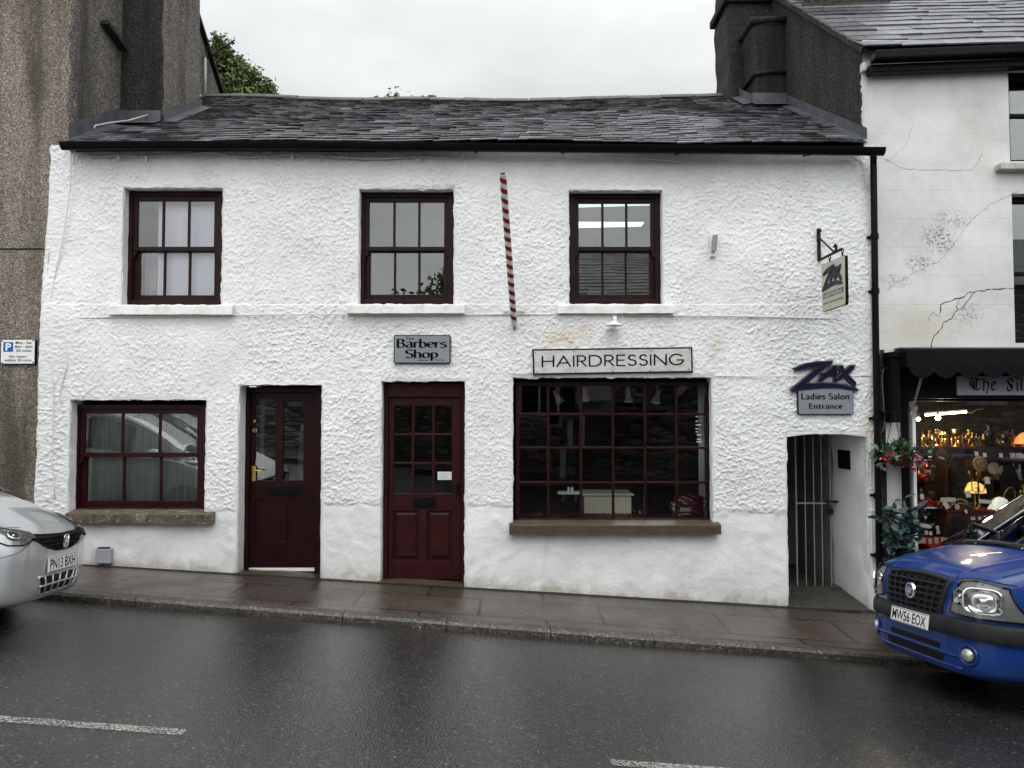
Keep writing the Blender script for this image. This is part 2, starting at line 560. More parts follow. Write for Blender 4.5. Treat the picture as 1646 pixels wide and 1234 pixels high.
# -- paints, metals
def maroon(name, c0=(.018, .0036, .0042), c1=(.029, .0066, .0074)):
    m = Mat(name, c1, .42, spec=.13)
    f = m.noise(6, 5, .6)
    m.i('Base Color', m.ramp(f, [(.3, c0), (.7, c1)]))
    m.i('Roughness', m.ramp(m.noise(15, 3), [(.3, .34), (.7, .5)]))
    m.bump(m.noise(25, 3, .5, m.co((5, 5, 1))), .12, .003)
    return m.m
M_MAROON = maroon('maroon_gloss_paint')
M_MAROON_UP = maroon('faded_maroon_paint', (.015, .0052, .0052), (.026, .0092, .009))
M_MAROON_DOOR = maroon('red_brown_door_paint', (.024, .0046, .0052), (.037, .0078, .0086))
M_MAROON_DARK = maroon('dark_maroon_door_paint', (.012, .0024, .0032), (.019, .0042, .0052))
M_BLACK = plain('black_gloss_paint', (.0055, .0055, .006), .32, var=.3, spec=.08)
M_BLACKM = plain('black_matt', (.012, .012, .012), .65, var=.3)
M_IRON = plain('rusty_black_iron', (.022, .016, .013), .6, var=.5, sc=30, bump=.3)
M_LEAD = plain('grey_lead_sheet', (.075, .08, .09), .5, .2, var=.35, sc=6, bump=.3, bsc=12)
M_LEADL = plain('pale_weathered_lead', (.2, .21, .225), .5, .2, var=.4, sc=9, bump=.3, bsc=15)
M_BRASS = plain('old_brass', (.55, .36, .11), .28, 1., var=.25)
M_BRASSD = plain('dull_brass', (.30, .21, .085), .4, 1., var=.4)
M_SILVERM = plain('tarnished_silver', (.6, .6, .6), .25, 1., var=.2)
M_WHITEP = plain('white_plastic', (.75, .75, .74), .45, var=.06)
M_GREYP = plain('grey_plastic_cover', (.30, .31, .335), .5, var=.08)
M_CABLE = plain('whitewashed_cable', (.62, .62, .60), .6, var=.15, sc=20)
M_CABLEG = plain('grey_cable', (.24, .24, .24), .6, var=.2, sc=20)
M_GREYPAINT = plain('grey_gate_paint', (.30, .31, .32), .45, .3, var=.15)
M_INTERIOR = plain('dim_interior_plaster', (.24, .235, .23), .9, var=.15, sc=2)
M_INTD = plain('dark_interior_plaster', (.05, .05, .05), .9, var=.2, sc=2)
M_FLOORW = plain('dark_floor_boards', (.06, .045, .035), .5, var=.3)
M_GLASS = glass('window_glass', (.84, .88, .87), 2.4, 0., .02, .05)
M_GLASSU = glass('upper_window_glass', (.80, .84, .83), 1.9, 0., .03, .04)
M_SHOPGLASS = glass('shop_glass', (.86, .88, .87), 1.6, 0., .0, .03)
M_SHOPGLASSR = glass('antiques_shop_glass', (.90, .91, .90), .7, 0., .0, .03)
M_GLASSC = glass('clear_window_glass', (.97, .97, .985), 1.2, 0., .02, .04)
M_CLEAR = glass('clear_lens', (.95, .95, .95), 1.0, .0, .02)
M_CARGLASS = glass('car_glass', (.42, .47, .46), .55, .0, .0)

def net():
    m = Mat('net_curtain', (.62, .62, .60), .9)
    t = m.n('ShaderNodeBsdfTransparent')
    mx = m.n('ShaderNodeMixShader')
    w = m.noise(9, 3, .5, m.co((6, 1, .25)))
    m.link(m.ramp(w, [(.35, .62), (.65, .93)]), mx.inputs[0])
    m.link(t.outputs[0], mx.inputs[1]); m.link(m.b.outputs[0], mx.inputs[2]); m.link(mx.outputs[0], m.out.inputs[0])
    return m.m
M_NET = net()

def slate(name, lo, mid, hi, rough=.38):
    m = Mat(name, mid, rough, spec=.5)
    c = m.ramp(m.rnd(), [(.0, lo), (.45, mid), (.85, hi), (1.0, tuple(x * 1.35 for x in hi))])
    c = m.mix(m.ramp(m.noise(1.1, 5, .6), [(.40, .55), (.58, 0.)]), c, tuple(x * .8 for x in lo))
    c = m.mix(m.ramp(m.noise(26, 5, .7), [(.58, 0.), (.72, .55)]), c, (.16, .165, .15))
    m.i('Base Color', c)
    m.i('Roughness', m.ramp(m.noise(14, 5), [(.3, rough - .14), (.7, rough + .15)]))
    m.bump(m.noise(28, 5, .7), .5, .01)
    return m.m
M_SLATE = slate('wet_grey_slate', (.014, .014, .016), (.066, .065, .073), (.165, .163, .18), .30)
M_SLATER = slate('blue_grey_slate', (.06, .062, .07), (.105, .108, .12), (.17, .172, .185), .33)
M_RIDGE = plain('weathered_ridge_stone', (.10, .098, .09), .7, var=.35, sc=5, bump=.4)

# -- ground
def asphalt():
    m = Mat('wet_asphalt', (.03, .03, .03), .3, spec=.75)
    v = m.vor(95, out='Color'); g = m.n('ShaderNodeRGBToBW'); m.link(v, g.inputs[0])
    c = m.ramp(g.outputs[0], [(.1, (.013, .013, .0125)), (.55, (.025, .0248, .0238)), (.84, (.046, .0455, .043)), (.97, (.19, .186, .172))])
    big = m.noise(.7, 5, .6)
    c = m.mix(m.ramp(big, [(.35, .45), (.65, 0.)]), c, (.012, .012, .0115))
    m.i('Base Color', c)
    film = m.noise(1.1, 4, .6, m.co((.6, 1.5, 1)))
    m.i('Roughness', m.ramp(m.mix(.4, film, m.noise(40, 3)), [(.35, .13), (.68, .31)]))
    d = m.vor(95)
    b = m.bump(d, .36, .0065)
    m.bump(m.noise(7, 4, .6), .12, .02, b)
    return m.m
M_ROAD = asphalt()

def paving():
    m = Mat('wet_red_brown_paving', (.08, .06, .05), .4, spec=.5)
    br = m.n('ShaderNodeTexBrick', offset=.46, squash=1.0)
    m.link(m.co((1, 1, 1), (.31, .0, 0)), br.inputs['Vector'])
    for k, v in (('Scale', 1.0), ('Mortar Size', .014), ('Mortar Smooth', .25), ('Brick Width', 1.16), ('Row Height', .62), ('Bias', .0)):
        br.inputs[k].default_value = v
    br.inputs['Color1'].default_value = (.058, .044, .036, 1); br.inputs['Color2'].default_value = (.084, .064, .053, 1)
    br.inputs['Mortar'].default_value = (.007, .006, .005, 1)
    sp = m.vor(75, out='Color'); g = m.n('ShaderNodeRGBToBW'); m.link(sp, g.inputs[0])
    c = m.mix(m.ramp(g.outputs[0], [(.0, .55), (.5, 0.)]), br.outputs['Color'], (.02, .016, .014))
    c = m.mix(m.ramp(g.outputs[0], [(.8, 0.), (1., .4)]), c, (.20, .165, .145))
    c = m.mix(m.ramp(m.noise(1.3, 5, .65), [(.38, .5), (.6, 0.)]), c, (.035, .027, .022))
    m.i('Base Color', c)
    m.i('Roughness', m.ramp(m.noise(2.1, 5, .6), [(.32, .16), (.68, .42)]))
    b = m.bump(m.math('SUBTRACT', 1.0, br.outputs['Fac']), .5, .006)
    m.bump(m.vor(75), .35, .006, b)
    return m.m
M_PAVE = paving()

def kerbstone():
    m = Mat('speckled_kerb_stone', (.07, .06, .05), .45)
    sp = m.vor(60, out='Color'); g = m.n('ShaderNodeRGBToBW'); m.link(sp, g.inputs[0])
    c = m.ramp(g.outputs[0], [(.1, (.02, .017, .015)), (.55, (.066, .055, .047)), (.85, (.12, .105, .09)), (.98, (.34, .31, .28))])
    c = m.mix(m.ramp(m.noise(2.5, 5), [(.4, .5), (.6, 0.)]), c, (.03, .025, .021))
    m.i('Base Color', c); m.bump(m.vor(60), .5, .006)
    return m.m
M_KERB = kerbstone()

def marking():
    m = Mat('worn_road_paint', (.5, .49, .46), .5)
    v = m.vor(150, out='Color'); g = m.n('ShaderNodeRGBToBW'); m.link(v, g.inputs[0])
    fac = m.math('ADD', g.outputs[0], m.math('MULTIPLY', m.noise(5, 4, .6), .55))
    t = m.n('ShaderNodeBsdfTransparent'); mx = m.n('ShaderNodeMixShader')
    m.link(m.ramp(fac, [(.66, .05), (1.0, .8)]), mx.inputs[0])
    m.link(t.outputs[0], mx.inputs[1]); m.link(m.b.outputs[0], mx.inputs[2]); m.link(mx.outputs[0], m.out.inputs[0])
    m.i('Base Color', m.ramp(m.noise(30, 4), [(.3, (.30, .29, .27)), (.7, (.56, .55, .51))]))
    return m.m
M_MARK = marking()

def stonework(name, lo, mid, hi):
    m = Mat(name, mid, .8)
    vec = m.co((3.2, 3.2, 8.5))
    v = m.vor(1.0, vec, out='Color'); g = m.n('ShaderNodeRGBToBW'); m.link(v, g.inputs[0])
    c = m.ramp(g.outputs[0], [(.15, lo), (.5, mid), (.85, hi)])
    e = m.vor(1.0, vec, 'DISTANCE_TO_EDGE')
    c = m.mix(m.ramp(e, [(.0, 1.), (.09, 0.)]), c, (.012, .011, .01))
    m.i('Base Color', c); m.bump(m.ramp(e, [(0, 0.), (.2, 1.)]), .8, .04)
    return m.m
M_RUBBLE = stonework('rubble_stone', (.10, .095, .085), (.22, .21, .19), (.38, .365, .33))

def leafm(name, lo, hi, rough=.5):
    m = Mat(name, hi, rough)
    m.i('Base Color', m.ramp(m.rnd(), [(0., lo), (1., hi)]))
    m.i('Subsurface Weight', 0.0)
    return m.m
M_LEAF = leafm('tree_leaf', (.04, .058, .014), (.16, .20, .065))
M_LEAFP = leafm('blue_green_leaf', (.028, .055, .055), (.085, .145, .145), .4)
M_LEAFB = leafm('basket_leaf', (.035, .07, .04), (.10, .17, .10))
M_PETAL = leafm('pink_petal', (.30, .03, .08), (.62, .12, .20))
M_BARK = plain('bark', (.05, .042, .033), .9, var=.4, sc=12, bump=.5)
M_WICKER = plain('dark_wicker', (.075, .045, .025), .7, var=.5, sc=40, bump=.8, bsc=70)

# ------------------------------------------------------------------ street surfaces
KY = -1.35                                   # front of the pavement
a0, a1 = P(130, 907), P(1270, 975)
b0, b1 = P(120, 955, KY), P(1327, 1047, KY)
def base_z(x): return a0.z + (a1.z - a0.z) * (x - a0.x) / (a1.x - a0.x)
def kerb_z(x): return b0.z + (b1.z - b0.z) * (x - b0.x) / (b1.x - b0.x)
CROSS = .105
def road_z(x, y): return kerb_z(x) - .068 + CROSS * (KY - y)

def sheet(name, xs, ys, zf, mat):
    mb = MB()
    mb.grid([[(x, y, zf(x, y)) for y in ys] for x in xs])
    return struct(mb.build(name, mat, smooth='all'))

far_y = -7.05                                # the far kerb, on the viewer's side
xs = [-60, -30, -20] + [-14 + 1.0 * k for k in range(29)] + [20, 30, 60]
sheet('road', xs, [KY - .02, -2.4, -3.5, -4.5, -5.5, far_y], road_z, M_ROAD)
pav_z = lambda x, y: base_z(x) + (kerb_z(x) - base_z(x)) * (-y / -KY if False else y / KY)
sheet('pavement', xs, [.35, 0, -.4, -.8, KY + .14], lambda x, y: pav_z(x, max(min(y, 0), KY)), M_PAVE)
sheet('far_pavement', xs, [far_y, -8, -10.2], lambda x, y: road_z(x, far_y) + .09 + .015 * (far_y - y), M_PAVE)
sheet('ground', [-400, -100, -60, -14, 0, 14, 60, 100, 400], [400, 60, 8, 0, -8, -20, -60, -400],
      lambda x, y: base_z(max(-60, min(60, x))) - .5 + (CROSS * min(-y, 10) if y < 0 else .02 * min(y, 40)), plain('bare_earth', (.07, .06, .045), .95, var=.4, sc=2))

kb = MB()
x = -14.3
while x < 14:
    w = .915
    z0, z1 = kerb_z(x), kerb_z(x + w - .006)
    x1 = x + w - .006
    f, b_ = KY, KY + .145
    kb.add([(x, f, z0 - .2), (x1, f, z1 - .2), (x1, b_, z1 - .2), (x, b_, z0 - .2),
            (x, f, z0 - .02), (x1, f, z1 - .02), (x1, f + .016, z1 + .004), (x, f + .016, z0 + .004), (x1, b_, z1 + .004), (x, b_, z0 + .004)],
           [(0, 1, 5, 4), (4, 5, 6, 7), (7, 6, 8, 9), (0, 4, 7, 9, 3), (1, 2, 8, 6, 5), (2, 3, 9, 8)])
    x += w
struct(kb.build('kerb', M_KERB))
kb = MB()
for k in range(-30, 30):
    x, x1 = k * .92, k * .92 + .914
    kb.hexa([(x, far_y - .14, road_z(x, far_y) - .1), (x1, far_y - .14, road_z(x1, far_y) - .1), (x1, far_y, road_z(x1, far_y) - .1), (x, far_y, road_z(x, far_y) - .1),
             (x, far_y - .14, road_z(x, far_y) + .095), (x1, far_y - .14, road_z(x1, far_y) + .095), (x1, far_y, road_z(x1, far_y) + .095), (x, far_y, road_z(x, far_y) + .095)])
struct(kb.build('far_kerb', M_KERB))

# slotted drain along the foot of the wall
dm = MB(); ds = MB()
xx = -4.85
while xx < 3.2:
    x1 = xx + .5
    p = [(xx, -.075, pav_z(xx, -.075) + .006), (x1, -.075, pav_z(x1, -.075) + .006), (x1, -.012, pav_z(x1, -.012) + .006), (xx, -.012, pav_z(xx, -.012) + .006)]
    dm.add(p, [(0, 1, 2, 3)])
    for k in range(14):
        s = xx + .5 * (k + .2) / 14; e = s + .02
        ds.add([(s, -.066, pav_z(s, -.066) + .010), (e, -.066, pav_z(e, -.066) + .010), (e, -.02, pav_z(e, -.02) + .010), (s, -.02, pav_z(s, -.02) + .010)], [(0, 1, 2, 3)])
    xx = x1
drain = tag(dm.build('drain_channel', plain('damp_drain_concrete', (.06, .05, .042), .6, var=.4, sc=20)), 'narrow slotted drain channel along the foot of the white wall', 'drain')
ds.build('slots', M_BLACKM, drain)

# dashes of the centre line, worn through
def dash(p0, p1, w):
    mb = MB()
    n = 24
    d = (V((p1.x - p0.x, p1.y - p0.y)))
    nx, ny = -d.y / d.length * w / 2, d.x / d.length * w / 2
    rows = []
    for k in range(n + 1):
        t = k / n
        x, y = p0.x + d.x * t, p0.y + d.y * t
        rows.append([(x + s * nx, y + s * ny, road_z(x + s * nx, y + s * ny) + .004) for s in (-1, -.5, 0, .5, 1)])
    mb.grid(rows)
    return struct(mb.build('road_marking', M_MARK, smooth='all'))
m0 = on_ground(-120, 1147, road_z); m1 = on_ground(296, 1178, road_z)
dash(m0, m1, .085)
m2 = on_ground(982, 1226, road_z)
mdir = (m1 - m0).normalized()
dash(m2, m2 + mdir * 2.0, .085)

# ------------------------------------------------------------------ the white cottage
cottage = tag(empty('cottage', (0, 0, 0)), 'long low white roughcast cottage with slate roof and maroon doors and windows', 'building')

OPEN = {}                                     # name -> (x0, x1, z0, z1) of each opening in the wall
def opening(name, l, t, r, b):
    p, q = P(l, t), P(r, b)
    OPEN[name] = (p.x, q.x, q.z, p.z)
opening('w1', 198, 301, 355.5, 490)
opening('w2', 577, 303, 729.5, 489)
opening('w3', 914, 305, 1066, 489)
opening('g1', 113, 642, 328.5, 824)
opening('d1', 384, 618, 514.5, 935)
opening('d2', 613, 612, 747, 950)
opening('shop', 824, 606, 1147, 842)
opening('passage', 1264, 697, 1399, 990)
DEP = {'w1': .13, 'w2': .13, 'w3': .13, 'g1': .14, 'd1': .22, 'd2': .14, 'shop': .14, 'passage': .80}

XL, XR = P(77, 500).x, P(1411, 500).x
ZB, ZT = -.75, P(800, 232).z
rng = np.random.default_rng(3)
def field(shape, sig):
    n = rng.standard_normal(shape)
    fx = np.fft.fftfreq(shape[0])[:, None]; fy = np.fft.fftfreq(shape[1])[None, :]
    g = np.exp(-2 * (pi ** 2) * (sig ** 2) * (fx ** 2 + fy ** 2))
    r = np.fft.ifft2(np.fft.fft2(n) * g).real
    return r / r.std()

def lines(lo, hi, step, edges):
    k = int(round((hi - lo) / step))
    base = [lo + (hi - lo) * i / k for i in range(k + 1)]
    ed = [e for e in edges if lo < e < hi]
    base = [b for b in base if all(abs(b - e) > step * .55 for e in ed) or b in (lo, hi)]
    return np.array(sorted(base + ed))

PLAIN_GLASS = None
def build_wall():
    ST = .0088
    gx = lines(XL, XR, ST, [o[0] for o in OPEN.values()] + [o[1] for o in OPEN.values()])
    gz = lines(ZB, ZT, ST, [o[2] for o in OPEN.values()] + [o[3] for o in OPEN.values()])
    X, Z = np.meshgrid(gx, gz, indexing='ij')
    shp = X.shape
    fi = (X - XL) / ST; fj = (Z - ZB) / ST                # the noise is laid out in metres, so that extra grid lines leave no seam
    rs_ = (int(fi.max()) + 3, int(fj.max()) + 3)
    i0 = np.floor(fi).astype(int); j0 = np.floor(fj).astype(int); ti, tj = fi - i0, fj - j0
    def smooth_noise(shape, sig):
        g_ = field(rs_, sig)
        return (g_[i0, j0] * (1 - ti) + g_[i0 + 1, j0] * ti) * (1 - tj) + (g_[i0, j0 + 1] * (1 - ti) + g_[i0 + 1, j0 + 1] * ti) * tj
    s1 = smooth_noise(shp, .66); s2 = smooth_noise(shp, 1.6); s3 = smooth_noise(shp, 11); s4 = smooth_noise(shp, 46)
    s5 = smooth_noise(shp, 4.4)
    lump = np.clip(s1 * .88 + s2 * .22, -.7, 2.3)
    # the smooth-rendered strip at the foot of the wall
    zline = np.interp(X[:, 0], [P(100, 0).x, P(340, 0).x, P(560, 0).x, P(800, 0).x, P(1150, 0).x, P(1300, 0).x],
                      [P(0, 836).z, P(0, 822).z, P(0, 809).z, P(0, 812).z, P(0, 823).z, P(0, 824).z])[:, None]
    zl = zline + s5 * .012
    t = np.clip((Z - zl) / .03 + .5, 0, 1)
    band = np.exp(-((Z - zline) / .05) ** 2)
    amp = .0008 + t * .0037 * (1 + .28 * np.clip(smooth_noise(shp, 30), -1.5, 1.5))
    Y = -lump * amp - s3 * .0035 * (1 - .3 * t) - s4 * .012 + (1 - t) * .012 - band * s5 * .003
    Y -= (1 - t) * np.clip(s5, 0, 3) * .003
    near = np.full(shp, 9.0)
    hole = np.zeros((shp[0] - 1, shp[1] - 1), bool)
    cx = (gx[:-1] + gx[1:]) / 2; cz = (gz[:-1] + gz[1:]) / 2
    jx = np.zeros(shp); jz = np.zeros(shp)
    for k, (x0, x1, z0, z1) in OPEN.items():
        hole |= ((cx > x0) & (cx < x1))[:, None] & ((cz > z0) & (cz < z1))[None, :]
        dx = np.maximum(np.maximum(x0 - X, X - x1), 0); dz = np.maximum(np.maximum(z0 - Z, Z - z1), 0)
        d = np.hypot(dx, dz)
        near = np.minimum(near, d)
        e = d < 1e-6
        wob = np.abs(s5) * .004 + np.abs(s2) * .0025
        jx += np.where(e & (np.abs(X - x0) < 1e-6), wob, 0) - np.where(e & (np.abs(X - x1) < 1e-6), wob, 0)
        jz += np.where(e & (np.abs(Z - z0) < 1e-6), wob, 0) - np.where(e & (np.abs(Z - z1) < 1e-6), wob * 1.3, 0)
    r = np.clip(1 - near / .045, 0, 1)
    Y = Y * (1 - .75 * r) + .012 * r ** 2
    # outer edges lean and round off
    lean = np.interp(Z, [P(0, 920).z, P(0, 700).z, P(0, 250).z], [P(66, 0).x, P(70, 0).x, P(81, 0).x]) - XL
    wl = np.clip(1 - (X - XL) / .27, 0, 1)
    Xo = X + lean * wl + jx
    edge = np.clip(1 - (X - XL) / .05, 0, 1)
    Xo += edge * s5 * .004
    Y = Y + edge ** 2 * .05
    Zo = Z + jz
    idx = np.arange(X.size).reshape(shp)
    ok = ~hole
    q = np.stack([idx[:-1, :-1][ok], idx[1:, :-1][ok], idx[1:, 1:][ok], idx[:-1, 1:][ok]], 1)
    used, inv = np.unique(q, return_inverse=True)
    q = inv.reshape(q.shape)
    vs = np.stack([Xo.ravel(), Y.ravel(), Zo.ravel()], 1)[used]
    mb = MB(); mb.v = vs.tolist(); mb.f = [tuple(f) for f in q.tolist()]; mb.m = [0] * len(q)
    # reveals of the openings
    for k, (x0, x1, z0, z1) in OPEN.items():
        d = DEP[k] + .10 if k != 'passage' else 1.4
        n = 6
        yy = [.001 + d * (i / n) for i in range(n + 1)]
        def strip(f):
            mb.grid([[f(y, s) for s in [j / 30 for j in range(31)]] for y in yy])
        wv = lambda s: .004 * sin(s * 17 + x0) + .003 * sin(s * 41)
        sp = .0 if k == 'passage' else .012           # reveals splay a little
        strip(lambda y, s: (x0 + wv(s) * (1 - y / d) - .0, y, z0 + (z1 - z0) * s))
        strip(lambda y, s: (x1 + wv(s + 2) * (1 - y / d) + .0, y, z0 + (z1 - z0) * s))
        strip(lambda y, s: (x0 + (x1 - x0) * s, y, z1 + wv(s + 4) * (1 - y / d)))
        if k not in ('d1', 'd2', 'passage'):
            strip(lambda y, s: (x0 + (x1 - x0) * s, y, z0 - .002))
    # right return of the wall, against the downpipe
    mb.grid([[(XR, y, z) for z in (ZB, ZT)] for y in (0.0, .3)])
    return mb.build('wall', M_WHITE, cottage, smooth='all')
build_wall()

# the arched top of the passage
ar = MB()
x0, x1, z0, z1 = OPEN['passage']
n = 16
top = [(x0 + (x1 - x0) * i / n, z1 - .035 + .035 * (1 - (2 * i / n - 1) ** 2)) for i in range(n + 1)]
for y in (.0,):
    ar.grid([[(x, .006, z) for x, z in top], [(x, .006, z1 + .02) for x, z in top]])
    ar.grid([[(x, .006, z) for x, z in top], [(x, .8, z) for x, z in top]])
ar.build('passage_head', M_WHITE, cottage, smooth='all')

# ------------------------------------------------------------------ sash windows
def rect(l, t, r, b, Y):
    p, q = P(l, t, Y), P(r, b, Y)
    return p.x, q.x, q.z, p.z

def frame_mb(x0, x1, z0, z1, w, y0, y1, wt=None, wb=None):
    """four rails butted end to end"""
    wt, wb = wt or w, wb or w
    mb = MB()
    mb.box(x0, x0 + w, y0, y1, z0, z1); mb.box(x1 - w, x1, y0, y1, z0, z1)
    mb.box(x0 + w, x1 - w, y0 + .001, y1, z1 - wt, z1); mb.box(x0 + w, x1 - w, y0 + .001, y1, z0, z0 + wb)
    return mb

def sash_window(l, t, r, b, Y, mid, mat, gmat, sidew=.055, midlow=None):
    """outer frame, an upper sash of three panes in front of a lower sash of three panes"""
    x0, x1, z0, z1 = rect(l, t, r, b, Y)
    zm = P(0, mid, Y).z
    win = frame_mb(x0, x1, z0, z1, sidew, Y, Y + .13, .05, .045).build('window', mat, cottage, bevel=.004)
    up = frame_mb(x0 + sidew - .002, x1 - sidew + .002, zm - .022, z1 - .048, .048, Y + .022, Y + .062, .052, .046)
    ux0, ux1 = x0 + sidew + .046, x1 - sidew - .046
    for k in (1, 2):
        c = ux0 + (ux1 - ux0) * k / 3
        up.box(c - .0125, c + .0125, Y + .028, Y + .058, zm + .022, z1 - .098)
    for s, xx in ((1, x0 + sidew - .002), (-1, x1 - sidew + .002)):     # horns
        w = .046 * s
        up.prism([(xx, Y + .023, zm - .024), (xx + w, Y + .023, zm - .024), (xx + w * .85, Y + .023, zm - .06), (xx + w * .35, Y + .023, zm - .095), (xx, Y + .023, zm - .105)], (0, .036, 0))
    up.build('upper_sash', mat, win, bevel=.004)
    lo = frame_mb(x0 + sidew - .002, x1 - sidew + .002, z0 + .045, zm + .02, .056, Y + .068, Y + .108, .046, .062)
    lx0, lx1 = x0 + sidew + .054, x1 - sidew - .054
    for k in (1, 2):
        c = lx0 + (lx1 - lx0) * k / 3
        lo.box(c - .0125, c + .0125, Y + .074, Y + .104, z0 + .106, zm - .025)
    lo.build('lower_sash', mat, win, bevel=.004)
    g = MB()
    # glass hung a touch out of true, as old panes are
    g.box(ux0 - .008, ux1 + .008, Y + .042, Y + .046, zm + .018, z1 - .095)
    g.box(lx0 - .008, lx1 + .008, Y + .088, Y + .092, z0 + .10, zm - .02)
    g.build('glass', gmat, win)
    return win, (x0, x1, z0, z1, zm)

W1, d1_ = sash_window(204.5, 307, 356.5, 488.5, DEP['w1'], 399, M_MAROON_UP, M_GLASSC, .06)
W2, d2_ = sash_window(578, 309, 728.5, 487.5, DEP['w2'], 399, M_MAROON_UP, M_GLASSU, .058)
W3, d3_ = sash_window(915, 311, 1062.5, 487.5, DEP['w3'], 399, M_MAROON_UP, M_GLASSU, .058)
G1, g1_ = sash_window(118.5, 650, 329.5, 822, DEP['g1'], 731, M_MAROON, M_GLASS, .062)

def sill(l, t, r, b, mat, parent, out, drop=0.0, rough=False):
    x0, x1, z0, z1 = rect(l, t, r, b, -out)
    mb = MB()
    n = 26
    rows = []
    for i in range(n + 1):
        x = x0 + (x1 - x0) * i / n
        j = lambda a: random.uniform(-a, a)
        a = .010 if rough else .0025
        rows.append([(x, .10, z0 + j(a)), (x, -out + j(a), z0 + j(a) - drop * i / n), (x, -out + j(a) * .6, z1 - .012 + j(a) * .5), (x, -out + .02, z1 + j(a) * .4), (x, .12, z1 + .022)])
    mb.grid(rows)
    mb.add(rows[0], [(0, 1, 2, 3, 4)]); mb.add(rows[-1], [(4, 3, 2, 1, 0)])
    return mb.build('sill', mat, parent, smooth=50)
sill(172, 490, 373, 505, M_SILLW, W1, .075)
sill(557, 489, 747, 503, M_SILLW, W2, .075)
sill(896, 489, 1084.5, 503, M_SILLW, W3, .075)
sill(104, 825, 341, 840, M_STONE, G1, .08, .02, True)

# ------------------------------------------------------------------ the shop window
SY = DEP['shop']
sx0, sx1, sz0, sz1 = rect(829, 613, 1146, 841, SY)
shop_win = frame_mb(sx0, sx1, sz0, sz1, .04, SY, SY + .10, .045, .052).build('shop_window', M_MAROON, cottage, bevel=.004)
bars = MB()
cols = [P(px, 720, SY).x for px in (881.5, 934, 986, 1037.5, 1088.5)]
rowsz = [P(900, py, SY).z for py in (665.5, 720, 776)]
for c in cols:
    bars.box(c - .0135, c + .0135, SY + .02, SY + .07, sz0 + .052, sz1 - .045)
for z in rowsz:
    xs_ = [sx0 + .04] + cols + [sx1 - .04]
    for i in range(len(xs_) - 1):
        bars.box(xs_[i] + (.0135 if i else 0), xs_[i + 1] - (.0135 if i < len(xs_) - 2 else 0), SY + .022, SY + .068, z - .0125, z + .0125)
bars.build('glazing_bars', M_MAROON, shop_win, bevel=.004)
g = MB()
gx_ = [sx0 + .03] + cols + [sx1 - .03]; gz_ = [sz0 + .045] + rowsz[::-1] + [sz1 - .04]
for i in range(6):
    for j in range(4):                           # each old pane sits at its own slight angle
        a, b2 = random.uniform(-.004, .004), random.uniform(-.003, .003)
        yy = SY + .045
        g.add([(gx_[i], yy - a - b2, gz_[j]), (gx_[i + 1], yy + a - b2, gz_[j]), (gx_[i + 1], yy + a + b2, gz_[j + 1]), (gx_[i], yy - a + b2, gz_[j + 1])], [(0, 1, 2, 3)])
g.build('glass', M_SHOPGLASS, shop_win)
sill(818.5, 843, 1159.5, 859, M_BSTONE, shop_win, .09)

# ------------------------------------------------------------------ doors
DOORS = {}
def door_leaf(l, t, r, b, Y, fr_w, mat, fmat, head=.0):
    x0, x1, z0, z1 = rect(l, t, r, b, Y)
    fr = MB()
    fr.box(x0, x0 + fr_w, Y, Y + .11, z0 - .05, z1); fr.box(x1 - fr_w, x1, Y, Y + .11, z0 - .05, z1)
    fr.box(x0 + fr_w, x1 - fr_w, Y + .001, Y + .11, z1 - fr_w - head, z1)
    return fr, (x0 + fr_w, x1 - fr_w, z0, z1 - fr_w - head)

# left door: two tall lights over two flush panels
Y = DEP['d1']
fr, (dx0, dx1, dz0, dz1) = door_leaf(394, 622, 514, 918, Y, .055, None, None)
door1 = fr.build('door', M_MAROON_DARK, cottage, bevel=.004)
door1['label'] = 'dark maroon house door with two tall lights'
lf = MB(); yl = Y + .045
zg0, zg1 = P(0, 772, yl).z, P(0, 641, yl).z
cm = (dx0 + dx1) / 2
hx = [dx0, P(418.5, 0, yl).x, P(451, 0, yl).x, P(463, 0, yl).x, P(495, 0, yl).x, dx1]
zlow = P(0, 912, yl).z
lf.box(hx[0], hx[1], yl, yl + .045, zlow, dz1); lf.box(hx[4], hx[5], yl, yl + .045, zlow, dz1)
lf.box(hx[1], hx[4], yl + .001, yl + .045, zg1, dz1)
lf.box(hx[2], hx[3], yl + .001, yl + .045, zg0, zg1)
zp1, zp0 = P(0, 800, yl).z, P(0, 882, yl).z
lf.box(hx[1], hx[4], yl + .001, yl + .045, zp1, zg0)
lf.box(hx[1], hx[4], yl + .001, yl + .045, zlow, zp0)
lf.box(cm - .035, cm + .035, yl + .001, yl + .045, zp0, zp1)
for a, b2 in ((hx[1], cm - .035), (cm + .035, hx[4])):
    lf.box(a, b2, yl + .014, yl + .040, zp0, zp1)
    for q in (frame_mb(a, b2, zp0, zp1, .012, yl + .004, yl + .0135),):
        lf.add(q.v, q.f)
